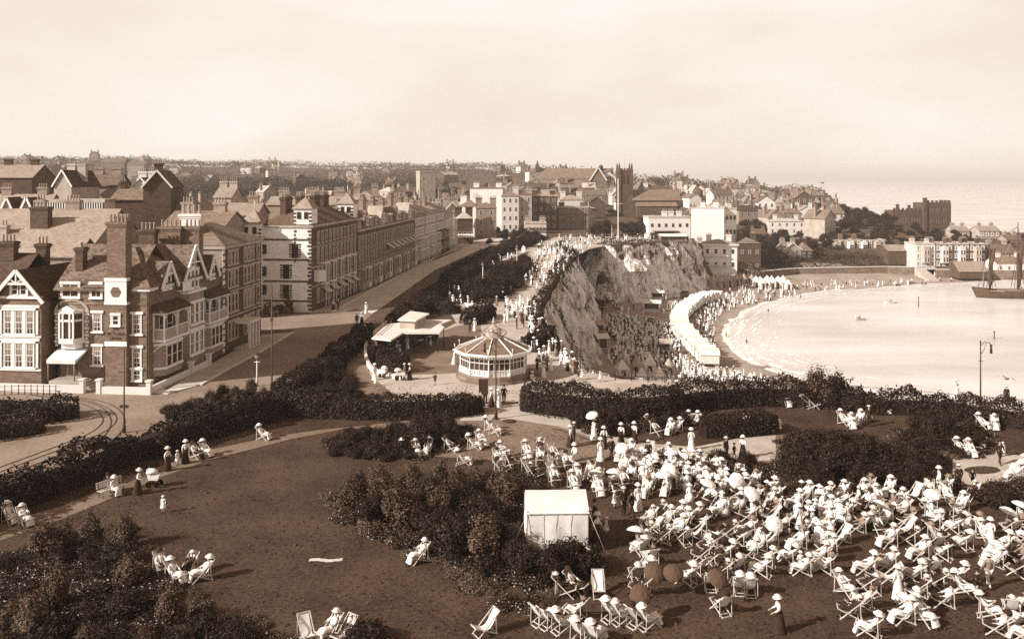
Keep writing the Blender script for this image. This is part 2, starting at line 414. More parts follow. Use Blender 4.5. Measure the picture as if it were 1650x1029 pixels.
def grid_part(name, Qs, m):
    used, inv = np.unique(Qs, return_inverse=True)
    me = bpy.data.meshes.new(name); me.from_pydata(V[used].tolist(), [], inv.reshape(-1, 4).tolist()); me.materials.append(m)
    me.polygons.foreach_set('use_smooth', [True]*len(Qs)); me.update(); o = link(name, me); o['kind'] = 'structure'; return o
grid_part('ground', Q[~low], EARTH)
grid_part('beach', Q[low], SAND)

# sea: one sheet to the horizon, choppy glossy water, ripple contrast put into its colour as streaks
sm = bpy.data.materials.new('sea_water'); sm.use_nodes = True; nt = sm.node_tree; n = nt.nodes; L = nt.links; b = n['Principled BSDF']
b.inputs['Base Color'].default_value = tint(.5); b.inputs['Roughness'].default_value = .3; b.inputs['IOR'].default_value = 1.33
tc = n.new('ShaderNodeTexCoord'); mp = n.new('ShaderNodeMapping'); mp.inputs['Scale'].default_value = (.35, .9, 1); mp.inputs['Rotation'].default_value = (0, 0, R(-25))
L.new(tc.outputs['Object'], mp.inputs[0])
wn = n.new('ShaderNodeTexNoise'); wn.inputs['Scale'].default_value = .8; wn.inputs['Detail'].default_value = 6; L.new(mp.outputs[0], wn.inputs['Vector'])
bp = n.new('ShaderNodeBump'); bp.inputs['Strength'].default_value = .5; bp.inputs['Distance'].default_value = .25; L.new(wn.outputs['Fac'], bp.inputs['Height']); L.new(bp.outputs['Normal'], b.inputs['Normal'])
pn = n.new('ShaderNodeTexNoise'); pn.inputs['Scale'].default_value = .05; pn.inputs['Detail'].default_value = 8; L.new(mp.outputs[0], pn.inputs['Vector'])
cr = n.new('ShaderNodeValToRGB'); cr.color_ramp.elements[0].position = .3; cr.color_ramp.elements[0].color = tint(.48); cr.color_ramp.elements[1].position = .66; cr.color_ramp.elements[1].color = tint(.76)
L.new(pn.outputs['Fac'], cr.inputs[0]); L.new(cr.outputs[0], b.inputs['Base Color'])
mb = MB(); mb.add([(-100,-3000,-18),(19000,-3000,-18),(19000,19000,-18),(-100,19000,-18)], [(0,1,2,3)])
o = mb.build('sea', sm); o['kind'] = 'structure'
# surf: ragged patches of foam strewn along the shore, a few cm proud of the water
foam = mat('sea_foam', .8, .15, .3)
def dense_line(pts, step):
    P = [Vector((p[0], p[1])) for p in pts]; r = []
    for i in range(len(P)-1):
        m = max(1, int((P[i+1]-P[i]).length/step))
        for k in range(m): r.append(P[i].lerp(P[i+1], k/m))
    r.append(P[-1]); return r
sl_ = dense_line(SHORE[1:], 1.5); sl_ = [sum((sl_[min(max(i+j, 0), len(sl_)-1)] for j in range(-6, 7)), Vector((0, 0)))/13 for i in range(len(sl_))]
fr_ = random.Random(4); mb = MB()
for c_ in range(5200):
    i = fr_.randrange(2, len(sl_)-2); d = (sl_[i+1]-sl_[i-1]).normalized(); nn = Vector((-d.y, d.x)); off = fr_.expovariate(1/3.6)
    band = .5+.5*math.sin(off*1.6+1.5*float(fnoise(i*.09, 3)))
    if fr_.random() > band*1.1 or off > 17: continue
    p = sl_[i]+nn*(off-1.0); w_ = fr_.uniform(.5, 2.6); h_ = fr_.uniform(.12, .55); pts = []
    for k in range(7):
        a = 2*PI*k/7; g = fr_.uniform(.6, 1.2); q2 = p+d*(w_*g*math.cos(a))+nn*(h_*g*math.sin(a)); pts.append((q2.x, q2.y, -17.97+.02*fr_.random()))
    mb.add(pts, [tuple(range(7))])
o = mb.build('surf', foam); o['kind'] = 'stuff'

# chalk cliff: rock skin along the cliff line, deeply fluted, with scrub stains that belong to the chalk
cm = bpy.data.materials.new('chalk_rock'); cm.use_nodes = True; nt = cm.node_tree; n = nt.nodes; L = nt.links; b = n['Principled BSDF']; b.inputs['Roughness'].default_value = .95
tc = n.new('ShaderNodeTexCoord')
def nz_(scale, stretch, det, rg=.65):
    mp = n.new('ShaderNodeMapping'); mp.inputs['Scale'].default_value = stretch; L.new(tc.outputs['Object'], mp.inputs[0])
    a = n.new('ShaderNodeTexNoise'); a.inputs['Scale'].default_value = scale; a.inputs['Detail'].default_value = det; a.inputs['Roughness'].default_value = rg; L.new(mp.outputs[0], a.inputs['Vector']); return a.outputs['Fac']
def m_(op, a, b_):
    q = n.new('ShaderNodeMath'); q.operation = op
    for i, v in enumerate((a, b_)):
        if hasattr(v, 'is_linked'): L.new(v, q.inputs[i])
        else: q.inputs[i].default_value = v
    return q.outputs[0]
def ramp_(f, *st):
    c = n.new('ShaderNodeValToRGB'); e = c.color_ramp.elements
    for i, (p_, v) in enumerate(st):
        el_ = e[i] if i < 2 else e.new(p_)
        el_.position = p_; el_.color = tint(v)
    L.new(f, c.inputs[0]); return c.outputs[0]
blotch = nz_(.22, (1, 1, .6), 9, .7); fiss = nz_(1.0, (.5, .5, .07), 5, .6)
# fissures: crack shade painted in as thin dark near-vertical streaks, beds: faint level lines, turf hanging over the cliff head
cr_v = m_('ABSOLUTE', m_('SUBTRACT', fiss, .5), 0)
rock = ramp_(m_('ADD', m_('MULTIPLY', blotch, .75), m_('MULTIPLY', m_('MINIMUM', cr_v, .12), 2.2)), (.31, .05), (.6, .78), (.4, .38), (.48, .66))
sz_ = n.new('ShaderNodeSeparateXYZ'); L.new(tc.outputs['Object'], sz_.inputs[0])
veg = m_('ADD', m_('MULTIPLY', sz_.outputs[2], .085), m_('MULTIPLY', blotch, 1.5))
vm = n.new('ShaderNodeMapRange'); vm.inputs[1].default_value = .7; vm.inputs[2].default_value = .78; L.new(veg, vm.inputs[0])
mx_ = n.new('ShaderNodeMix'); mx_.data_type = 'RGBA'; L.new(vm.outputs[0], mx_.inputs[0]); L.new(rock, mx_.inputs[6]); mx_.inputs[7].default_value = tint(.03); L.new(mx_.outputs[2], b.inputs['Base Color'])
bp = n.new('ShaderNodeBump'); bp.inputs['Strength'].default_value = 1; bp.inputs['Distance'].default_value = .8; L.new(m_('ADD', blotch, m_('MULTIPLY', cr_v, 2)), bp.inputs['Height']); L.new(bp.outputs['Normal'], b.inputs['Normal'])
# smoothed, with headland and gullies
line = dense_line(EDGE[3:], .5); line = [sum((line[min(max(i+j, 0), len(line)-1)] for j in range(-3, 4)), Vector((0, 0)))/7 for i in range(len(line))]
rows = 34; vs = []; fs = []
for i, p in enumerate(line):
    d = (line[min(i+2, len(line)-1)]-line[max(i-2, 0)]).normalized(); nn = Vector((d.y, -d.x))
    for j in range(rows):
        t = j/(rows-1); kf = min(1, max(0, (p.y-125)/40)); lean = (3.6+2.4*kf)*(.06+.94*t**1.25)+.5
        u = i*.5/.8
        g = 2.2*(1-2*abs(float(fnoise(u*.055, t*.5+2))))+1.3*abs(float(fnoise(u*.16+9, t*1.1)))*2-.6+.8*float(fnoise(u*.4, t*5+4))+.45*float(vnoise(u*.9+3, t*14))-1.3*max(0,1-5*abs(float(vnoise(u*.12+11, t*.6))))+.5*math.floor(2.2*float(vnoise(u*.07+5, t*5)))
        fade = min(1, t*3.5+.1)
        q2 = p+nn*(lean+g*fade*(.35+.55*kf)); z = .12-16.8*t
        vs.append((q2.x, q2.y, z))
for i in range(len(line)-1):
    for j in range(rows-1): fs.append((i*rows+j, i*rows+j+1, (i+1)*rows+j+1, (i+1)*rows+j))
mb = MB(); mb.add(vs, fs, False)
# turf lip between the cliff head and the plateau
lip = []
o = mb.build('cliff', cm); o['kind'] = 'structure'

# ---- lawns, road, paths (outlines measured on the ground)
sheet('lawn', [(-50,24),(62,24),(62,73),(45,77),(25.2,85),(11.0,88),(4,87),(-30,88),(-50,70)], .004, LAWN)
road = [(-60,30)]+px((-80,900),(0,800),(200,722),(300,682),(430,645),(520,578),(599,506),(699,436),(770,404),(830,388),(880,380),(880,374),(800,384),(752,398),(690,420),(620,456),(556,491.5),(535,503))+[(-52,128),(-52,120)]+px((475,532),(418,568),(323,621),(280,633))+[(-40,85.2),(-62,87.5),(-90,90),(-90,40)]
sheet('road', road, .012, ROADM)
sheet('terrace_road', px((556,503),(575,497),(599,506),(640,478),(699,436),(770,404),(830,388),(880,380),(880,374),(800,384),(752,398),(690,420),(620,456),(556,491.5),(535,503)), .022, mat('shade_lifted_road', .58, .25, .3, bump=.2, scale2=4, var2=.8, detail=8))  # road colour lightened on this stretch to make up for the terrace's shadow
sheet('pavement_by_houses', px((270,627.5),(323,621),(418,568),(472,536))+[(-33,113.5),(-33.0,101)], .13, PAVE, up=1)
sheet('pavement_by_terrace', px((500,503.5),(535,503),(556,491.5),(620,456),(690,420),(752,398),(800,384),(800,381),(740,394))+[(-20,215),(-25,170),(-29.6,140)], .13, PAVE, up=1)
sheet('pavement_by_wall', [(-62,86.3),(-40,84.0)]+px((270,635),(318,622),(270,628))+[(-62,88.5)], .1, KERB, up=1)
for nm_, pl in (('kerb', ((323,621),(370,594),(418,568),(472,536))), ('kerb', ((535,503),(556,491.5),(620,456),(690,420),(752,398),(800,384)))):
    mb = MB(); kp = px(*pl)
    for i in range(len(kp)-1): mb.bar(kp[i]+Vector((0,0,.07)), kp[i+1]+Vector((0,0,.07)), .3, .18)
    o = mb.build('kerb', KERB); o['kind'] = 'structure'
prom = px((600,647),(585,600),(640,590),(660,560),(735,520),(735,505),(760,480),(800,470),(840,430),(858,396),(895,382),(1080,380.5),(1085,386),(990,393),(950,401),(925,414),(900,439),(880,469),(867,499),(867,520),(903,573),(943,598),(1000,610.5),(1240,622))+[(45.6,77.2),(60,73.5),(110,57),(110,54),(58,70)]+px((1240,640),(1000,640),(870,647))
sheet('promenade', prom, .008, GRAVEL)
sheet('garden_path', px((560,690),(470,707),(340,740),(250,772),(100,836),(-100,905),(-100,870),(100,815),(220,765),(330,726),(440,703),(520,692),(600,684),(680,674),(745,664),(800,656),(870,657),(940,688),(1040,714),(1120,720),(1190,706),(1262,700),(1262,746),(1215,746),(1120,738),(1000,724),(900,691),(800,682),(740,684),(640,690)), .016, PATHM)
sheet('gate_path', px((742,664),(780,650),(868,650),(940,688),(1040,714),(1120,720),(1190,706),(1250,701),(1250,742),(1215,742),(1120,733),(1000,720),(900,687),(830,676),(742,678)), .020, GRAVEL)
sheet('worn_turf', px((740,684),(830,677),(905,694),(1000,726),(960,745),(860,745),(780,740),(700,735),(720,700)), .008, PATHM)
sheet('garden_plaza', px((1535,738),(1600,730),(1700,738),(1700,765),(1625,778),(1560,782),(1535,764)), .012, GRAVEL)
sheet('plaza_lawn', px(*[(1583+30*math.cos(a*.4),757+6.5*math.sin(a*.4)) for a in range(15)]), .016, LAWN)
sheet('side_path', px((600,646),(560,606),(553,580),(560,560),(590,536),(640,512),(650,516),(618,535),(592,556),(586,578),(598,606),(640,640)), .016, PATHM)
sheet('winding_path', px((735,520),(712,480),(716,458),(760,432),(830,405),(880,388),(895,384),(860,402),(790,428),(745,455),(738,478),(775,500),(770,516)), .016, GRAVEL)
sheet('shelter_terrace', px((640,605),(612,575),(650,556),(735,525),(775,520),(775,560),(760,600)), .012, PATHM)
# tram rails let into the road
mb = MB()
for off in (0, 16):
    for g in (0, 1):
        pts = px((-60-off*2,775+off*1.2),(30,742+off),(100,716+off),(148+off*.6,696+off*.9),(166+off*.8,676+off*.4),(150+off,658),(110+off,645),(40,636))
        pts = [Vector((p.x+g*1.0, p.y+g*.35, .02)) for p in pts]
        # smooth
        sm_ = []
        for i in range(len(pts)-1):
            p0, p1, p2, p3 = pts[max(i-1,0)], pts[i], pts[i+1], pts[min(i+2,len(pts)-1)]
            for k in range(6):
                t = k/6; sm_.append(.5*((2*p1)+(p2-p0)*t+(2*p0-5*p1+4*p2-p3)*t*t+(3*p1-p0-3*p2+p3)*t**3))
        mb.tube(sm_, .045, 4)
o = mb.build('tram_rails', DARKP); o['kind'] = 'structure'

# short rough tufts break up the mown grass
rs = np.random.RandomState(12); n_ = 42000; x = rs.uniform(-42, 46, n_); y = 36+rs.uniform(0, 1, n_)**1.3*50
LP = [(-48,26),(60,26),(58,72),(44,77),(24,85),(4,86),(-28,86),(-32,72)]
PP = [(p.x, p.y) for p in px((560,690),(470,707),(340,740),(250,772),(100,836),(-100,905),(-100,870),(100,815),(220,765),(330,726),(440,703),(520,692),(600,684),(680,674),(745,664),(800,656),(870,657),(940,688),(1040,714),(1120,720),(1190,706),(1262,700),(1262,746),(1215,746),(1120,738),(1000,724),(900,691),(800,682),(740,684),(640,690))]
HL = [(p.x, p.y) for p in px((-200,960),(0,840),(110,800),(210,758),(310,722),(400,700),(470,690))]
k = inpoly(x, y, LP) & ~inpoly(x, y, PP) & (vnoise(x*.5, y*.5)+rs.uniform(-.8, .8, n_) > -.2) & ~inpoly(x, y, [(p.x, p.y) for p in px((1535,738),(1600,730),(1700,738),(1700,765),(1625,778),(1560,782),(1535,764))])
k &= x > np.interp(y, [p[1] for p in HL], [p[0] for p in HL])
x, y = x[k], y[k]; P_ = np.stack([x, y, np.full(len(x), .03)+rs.uniform(0, .05, len(x))], -1)
o = link('grass_tufts', quads_mesh('grass_tufts', leaf_quads(P_, np.tile([0, 0, .5], (len(x), 1)), .17, rs, .0, .35), mat('grass_blades', .04, .7, .4, island=.6, rough=.9, spec=.1))); o['kind'] = 'stuff'
# ================================================================== buildings: kit
WCACHE = {}
FACE = {'f': 0, 'r': R(90), 'l': R(-90), 'b': R(180)}
def window(parent, x, y, z, w, h, face='f', style='sash', frame=WHITE, name='window', curtain=False):
    """x,y,z: sill centre on the wall face, local to the building"""
    key = (round(w,2), round(h,2), style, frame.name, curtain)
    if key not in WCACHE:
        f = MB(); t = .09 if w > .6 else .06; p = -.07
        if style != 'plain':
            f.box(-w/2-.02, -w/2+t, p, .06, 0, h); f.box(w/2-t, w/2+.02, p, .06, 0, h)
            f.box(-w/2+t, w/2-t, p, .06, h-t, h+.0); f.box(-w/2+t, w/2-t, p, .06, 0, t)
            f.box(-w/2+t, w/2-t, p+.01, .05, h*.5-.035, h*.5+.035)
            if w > .75: f.box(-.025, .025, p+.02, .05, t, h-t)
            if style == 'bars':
                for k in (1, 3): f.box(-w/2+t, w/2-t, p+.025, .05, h*k/4-.018, h*k/4+.018)
            if style in ('trim', 'bars', 'hood'):
                f.box(-w/2-.2, w/2+.2, p-.08, .06, h+.002, h+.24); f.box(-w/2-.2, w/2+.2, p-.12, .06, -.16, -.002)
            if style == 'hood': f.box(-w/2-.16, -w/2-.022, p-.02, .06, 0, h); f.box(w/2+.022, w/2+.16, p-.02, .06, 0, h)
            if style == 'sash': f.box(-w/2-.08, w/2+.08, p-.06, .06, -.1, -.002)
        else:
            f.box(-w/2-.05, w/2+.05, p, .05, -.07, -.002); f.box(-w/2, w/2, p+.02, .05, h*.5-.03, h*.5+.03)
            f.box(-w/2-.03, -w/2+.05, p+.02, .05, 0, h); f.box(w/2-.05, w/2+.03, p+.02, .05, 0, h); f.box(-w/2+.05, w/2-.05, p+.02, .05, h-.05, h)
        g = MB(); g.box(-w/2+.01, w/2-.01, -.02, .03, .01, h-.01)
        c = None
        if curtain:
            c = MB(); c.add([(-w/2+t,-.026,h-t),(-w/2+t,-.026,t),(-w/2+t+.1*w,-.026,t),(-w*.06,-.026,h-t)], [(0,1,2,3)])
            c.add([(w/2-t,-.026,h-t),(w*.06,-.026,h-t),(w/2-t-.1*w,-.026,t),(w/2-t,-.026,t)], [(0,1,2,3)]); c = c.mesh('curtain', CURTAIN)
        WCACHE[key] = (f.mesh(name, frame), g.mesh('pane', GLASS), c)
    fm, gm, c_ = WCACHE[key]
    o = link(name, fm, parent, (x, y, z), FACE[face]); link('pane', gm, o)
    if c_: link('curtain', c_, o)
    return o
POTS = {}
def chimney(parent, x, y, z0, z1, w, d, npot, m=BRICK, rows=1, pot=.22, ph=.75):
    c = MB(); h = z1-z0
    c.box(x-w/2, x+w/2, y-d/2, y+d/2, z0, z1-.5); c.box(x-w/2-.08, x+w/2+.08, y-d/2-.08, y+d/2+.08, z1-.5, z1-.3)
    c.box(x-w/2-.16, x+w/2+.16, y-d/2-.16, y+d/2+.16, z1-.3, z1-.08); c.box(x-w/2-.05, x+w/2+.05, y-d/2-.05, y+d/2+.05, z1-.08, z1)
    o = c.build('chimney', m, parent)
    key = (pot, ph)
    if key not in POTS:
        p = MB(); p.lathe([(pot*.62,0),(pot*.5,ph*.2),(pot*.42,ph*.8),(pot*.55,ph*.86),(pot*.55,ph),(pot*.34,ph),(pot*.3,ph*.9)], n=10); POTS[key] = p.mesh('chimney_pot', POT)
    for r_ in range(rows):
        for k in range(npot):
            if w >= d: loc = (x-w/2+w*(k+.5)/npot, y+(r_-(rows-1)/2)*.45, z1-.02)
            else: loc = (x+(r_-(rows-1)/2)*.45, y-d/2+d*(k+.5)/npot, z1-.02)
            link('chimney_pot', POTS[key], o, loc)
    return o
def wallbox(parent, x0, x1, y0, y1, z0, z1, m, name='wall'):
    return MB().box(x0, x1, y0, y1, z0, z1).build(name, m, parent)

# ------------------------------------------------------------------ corner house (brown brick, tall chimney breast)
A0 = R(-5.7)                                       # street grid: facade runs right and slightly nearer
CX, CY = -35.6, 85.2
def frame_at(lx, ly):                              # local street grid -> world
    c, s = math.cos(A0), math.sin(A0); return Vector((CX+lx*c-ly*s, CY+lx*s+ly*c, 0))
B = thing('corner_house', 'brown brick corner house with tall chimney breast, tiled roofs and white balconies', 'house', (CX, CY, 0), A0)
def L_(pxl): return (pxl-240)*.0612
def Zf(py): return zat(py, 85.3)
m = MB(); m.box(-9.4, 0, 0, 9, -.2, 9.8); m.box(-7, 0, 9, 16.2, -.2, 9.8); m.build('wall', BRICK, B)
# gable walls above the side front
for (yc, hw, zt) in ((3.4,1.5,11.9),(9.0,2.5,13.1),(13.6,1.2,11.7)):
    g = MB(); g.add([(.02,yc-hw,9.6),(.02,yc+hw,9.6),(.02,yc,zt),(-3,yc-hw,9.6),(-3,yc+hw,9.6),(-3,yc,zt)], [(0,1,2),(5,4,3),(0,3,4,1),(1,4,5,2),(2,5,3,0)]); g.build('gable', STUCCO_M, B)
r = MB(); r.gable(-9.4, -2, 0, 9, 9.75, 13.6, .35); r.build('roof', TILE, B)
r = MB(); r.hip(-6.5, 0, 0.0, 16.2, 9.8, 13.5, .3); r.build('roof', TILE, B)
r = MB()
for (yc, hw, zt) in ((3.4,1.5,12.0),(9.0,2.5,13.25),(13.6,1.2,11.8)):
    r.gable(-3.4, .25, yc-hw, yc+hw, 9.75, zt, .22, .12)
r.build('roof', TILE, B)
for (yc, hw, zt) in ((3.4,1.5,12.0),(9.0,2.5,13.25),(13.6,1.2,11.8)):
    b_ = MB(); k = (zt-9.75)/hw
    for s_ in (-1, 1): b_.bar((.5, yc+s_*(hw+.25), 9.75-.25*k), (.5, yc, zt+.02), .14, .34)
    b_.bar((.46, yc-hw*.5, 9.75+hw*.5*k), (.46, yc+hw*.5, 9.75+hw*.5*k), .12, .16); b_.bar((.46, yc, 9.75+hw*.5*k), (.46, yc, zt), .1, .1)
    b_.build('bargeboard', WHITE, B)
m = MB(); m.box(-9.5, .12, -.12, 0, 9.45, 9.75); m.box(0, .12, 0, 16.2, 9.45, 9.75); m.build('eaves_board', WHITE, B)
m = MB(); m.box(-9.42, .06, -.06, 0, 8.1, 8.3); m.build('string_course', STONE, B); m = MB(); m.box(-9.42,.06,-.05,0,.9,1.1); m.build('plinth', STONE, B)
# chimney breast with white panel, band and lettering
m = MB(); m.box(-4.15, -2.0, -.6, .0, -.2, 10.75); m.box(-4.0, -2.1, -.55, .6, 10.75, 15.1); m.build('chimney_breast', BRICK, B)
m = MB(); m.box(-4.25, -1.9, -.68, 0, 8.2, 8.45); m.box(-4.2, -1.95, -.66, -.6, 8.45, 10.5); m.box(-4.22, -1.92, -.72, 0, 10.5, 10.8); m.build('stucco_panel', WHITE, B); m = MB(); m.box(-4.22, -1.93, -.66, -.6, 4.15, 4.6); m.build('stucco_band', WHITE, B)
m = MB(); m.M = Matrix.Translation((-3.07, -.66, 9.45)) @ Matrix.Rotation(R(90), 4, 'X'); m.lathe([(.55,0),(.55,.05)], n=6, smooth=False); m.build('plaque', BRICK, B)
chimney(B, -3.05, .02, 15.0, 16.3, 1.95, 1.1, 5, BRICK, 2)
for tx, tz, sz in (('THE', 5.72, .34), ('VICTORIA', 5.2, .42), ('HOUSE', 4.78, .36)):
    cu = bpy.data.curves.new('lettering', 'FONT'); cu.body = tx; cu.size = sz; cu.align_x = 'CENTER'; cu.extrude = .012
    tmp = bpy.data.objects.new('tmp', cu); COL.objects.link(tmp); me = bpy.data.meshes.new_from_object(tmp.evaluated_get(bpy.context.evaluated_depsgraph_get())); bpy.data.objects.remove(tmp)
    me.materials.clear(); me.materials.append(DARKP); o = link('lettering', me, B, (-3.07, -.615, tz)); o.rotation_euler = (R(90), 0, 0)
window(B, -3.07, -.6, 6.2, .7, .95, style='hood')
# front windows
window(B, L_(107), 0, Zf(480), 1.75, 1.3, style='hood'); window(B, L_(151), 0, Zf(480), 1.05, 1.3, style='hood')
for px_, y0_, y1_ in ((153,535,505),(153,589,559),(220,538,506),(220,592,560)):
    window(B, L_(px_), 0, Zf(y0_), .95, Zf(y1_)-Zf(y0_), style='bars', curtain=True)
window(B, L_(220), 0, .75, .8, 1.0, style='hood')
# oriel window in an arched recess
m = MB(); x0, x1 = L_(88), L_(131); m.prism([(x0, 0), (x0+.55, -1.0), (x1-.55, -1.0), (x1, 0)], Zf(553), Zf(545)); m.prism([(x0+.2, 0), (x0+.6, -.6), (x1-.6, -.6), (x1-.2, 0)], Zf(562), Zf(553))
m.prism([(x0, 0), (x0+.55, -1.0), (x1-.55, -1.0), (x1, 0)], Zf(505), Zf(500)); m.xprism([(x0+.4, Zf(500)), (x1-.4, Zf(500)), ((x0+x1)/2, Zf(492))], -.9, 0)
for t_ in ((x0+.08,-.12),(x0+.6,-.94),(x1-.6,-.94),(x1-.08,-.12),((x0+x1)/2-.35,-.95),((x0+x1)/2+.35,-.95)): m.box(t_[0]-.08, t_[0]+.08, t_[1]-.05, t_[1]+.06, Zf(545), Zf(505))
m.prism([(x0+.03, 0), (x0+.57, -.97), (x1-.57, -.97), (x1-.03, 0)], Zf(518), Zf(514.5))
o = m.build('oriel', WHITE, B)
m = MB(); m.prism([(x0+.06, 0), (x0+.58, -.92), (x1-.58, -.92), (x1-.06, 0)], Zf(545), Zf(505)); m.build('pane', GLASS, o)
m = MB(); 
for k in range(10):
    a = PI*k/10; a2 = PI*(k+1)/10; c_ = ((x0+x1)/2, Zf(505)); rr = 1.55
    m.xprism([(c_[0]+rr*math.cos(a), c_[1]+rr*.75*math.sin(a)), (c_[0]+rr*math.cos(a2), c_[1]+rr*.75*math.sin(a2)), (c_[0]+(rr+.28)*math.cos(a2), c_[1]+(rr+.28)*.75*math.sin(a2)), (c_[0]+(rr+.28)*math.cos(a), c_[1]+(rr+.28)*.75*math.sin(a))], -.1, 0)
m.build('arch', STUCCO_M, B)
m = MB(); 
for s_ in (x0-.25, x1+.25):
    for k in range(11): m.box(s_-.14-(k%2)*.1, s_+.14+(k%2)*.1, -.06, 0, Zf(560)+k*.34, Zf(560)+k*.34+.25)
m.build('quoin', STUCCO_L, B)
# porch with pale awning, terrace and steps
m = MB(); m.add([(x0-.1,0,3.75),(x1+.4,0,3.75),(x1+.2,-1.9,2.95),(x0-.1,-1.9,2.95),(x0-.1,0,3.68),(x1+.4,0,3.68),(x1+.2,-1.9,2.6),(x0-.1,-1.9,2.6)], [(0,3,2,1),(4,5,6,7),(3,7,6,2),(0,4,7,3),(1,2,6,5)]); m.build('awning', CANVAS, B)
m = MB(); m.box(x0+.9, x0+1.9, -.04, .03, .95, 3.1); m.build('door', DARKP, B)
m = MB(); m.box(-9.1, -6.0, -2.0, -.0, -.1, .95)
for k in range(5): m.box(-6.0+k*.32, -5.68+k*.32, -1.9, -.2, -.1, .95-.19*(k+.6))
m.build('porch_terrace', STUCCO_M, B)
m = MB()
for xx in (x0+.05, x1+.1): m.tube([(xx,-1.85,.95),(xx,-1.85,2.7)], .06, 6)
m.build('porch_post', WOOD, B)
# street side: bays with timber balconies
def balcony(y0, y1, z0, z1, d=1.1):
    bay = MB(); bay.prism([(0, y0+.2), (d*.85, y0+.9), (d*.85, y1-.9), (0, y1-.2)], .9, z0-.1); o = bay.build('bay', BRICK_M, B)
    fr = MB(); gl = MB()
    fr.prism([(0, y0+.2), (d*.9, y0+.88), (d*.9, y1-.88), (0, y1-.2)], z0-.75, z0-.45); fr.prism([(0, y0+.15), (d*.95, y0+.85), (d*.95, y1-.85), (0, y1-.15)], 1.55, 1.75)
    n_ = 3
    for k in range(n_):
        ya = y0+.95+(y1-y0-1.9)*k/n_; yb = y0+.95+(y1-y0-1.9)*(k+1)/n_
        w_ = window(B, d*.85, (ya+yb)/2, 1.8, yb-ya-.1, z0-2.6, 'r', 'plain')
    fr.build('bay_trim', WHITE, B)
    fl = MB(); fl.box(0, d+.2, y0, y1, z0-.25, z0); fl.bar((.05, y0+.1, z0-1.2), (d+.1, y0+.1, z0-.3), .12); fl.bar((.05, y1-.1, z0-1.2), (d+.1, y1-.1, z0-.3), .12)
    for yy in (y0+.06, y1-.06): fl.box(d, d+.14, yy-.07, yy+.07, z0, z1); fl.box(.02, .14, yy-.07, yy+.07, z0, z1)
    fl.box(d, d+.14, (y0+y1)/2-.06, (y0+y1)/2+.06, z0, z1)
    fl.box(d+.02, d+.1, y0, y1, z0+.95, z0+1.05); fl.box(.1, d, y0+.02, y0+.08, z0+.95, z0+1.05)
    fl.box(0, d+.2, y0-.05, y1+.05, z1-.14, z1+.06)
    for yy in (y0, (y0+y1)/2):
        for s_ in (0, 1):                         # curved brackets under the plate
            ye = yy+.1 if s_ == 0 else yy+(y1-y0)/2-.1; q_ = .5 if s_ == 0 else -.5
            fl.bar((d+.07, ye, z1-.75), (d+.07, ye+q_, z1-.15), .08)
    bal = fl.build('balcony', WHITE, B)
    pn = MB(); pn.box(d+.03, d+.08, y0+.1, y1-.1, z0+.04, z0+.93); pn.box(.15, d, y0+.03, y0+.07, z0+.04, z0+.93); pn.build('balustrade', STUCCO_M, bal)
    rf = MB(); rf.add([(0,y0-.25,z1+.9),(0,y1+.25,z1+.9),(d+.5,y1+.25,z1+.06),(d+.5,y0-.25,z1+.06),(0,y0-.25,z1+.06),(0,y1+.25,z1+.06)], [(0,3,2,1),(0,4,3),(1,2,5),(3,4,5,2)]); rf.build('balcony_roof', TILE_D, bal)
    window(B, .0, (y0+y1)/2-.8, z0+.1, 1.1, 2.0, 'r', 'plain'); window(B, .0, (y0+y1)/2+.8, z0+.1, 1.1, 2.0, 'r', 'plain')
balcony(.7, 5.9, 4.6, 7.2)
balcony(11.2, 16.0, 4.6, 7.2, .9)
m = MB(); m.prism([(0, 6.9), (.6, 7.2), (.6, 10.6), (0, 10.9)], .2, 8.3); m.build('bay', BRICK_M, B)
for zz, hh in ((1.7, 2.4), (4.9, 2.3)):
    for yy in (7.8, 8.9, 10.0): window(B, .6, yy, zz, .8, hh, 'r', 'hood')
m = MB(); m.prism([(.02, 6.5), (.75, 6.8), (.75, 11.0), (.02, 11.3)], 8.3, 8.55); m.prism([(.02, 6.8), (.68, 7.1), (.68, 10.7), (.02, 11.0)], 4.3, 4.5); m.build('bay_trim', WHITE, B)
for yy, zz, hh, ww in ((2.9,9.3,1.3,.7),(3.8,9.3,1.3,.7),(8.1,8.7,1.9,.7),(9.0,8.7,1.9,.7),(9.9,8.7,1.9,.7),(9.0,11.0,.9,.6),(13.3,9.2,1.2,.55),(13.95,9.2,1.2,.55)):
    window(B, .06 if zz < 9.6 else .05, yy, zz, ww, hh, 'r', 'hood')
m = MB(); m.box(.0, .7, 5.6, 7.3, 8.7, 8.85); m.box(.62, .7, 5.6, 7.3, 8.85, 9.6)
for k in range(3): m.box(.6, .72, 5.6+k*.8, 5.7+k*.8, 8.85, 9.75)
m.build('balconette', WHITE, B)
chimney(B, -3.6, 11.5, 12.0, 15.2, 2.6, 1.0, 5, BRICK, 1); chimney(B, -1.3, 12.0, 11.0, 15.2, 1.9, 1.0, 4, BRICK, 1)
chimney(B, -8.2, 1.9, 10.2, 13.6, .8, .8, 1, BRICK_D, 1, .3, .5)
chimney(B, -5.2, 9.5, 11.5, 15.0, 1.8, .8, 4, BRICK_D, 1)
m = MB(); m.tube([(-9.3,-.1,.0),(-9.3,-.1,9.5)], .07, 6); m.tube([(-4.3,-.1,.0),(-4.3,-.1,9.5)], .06, 6); m.tube([(-.1,-.1,0),(-.1,-.1,9.5)], .06, 6); m.build('drainpipe', IRON, B)

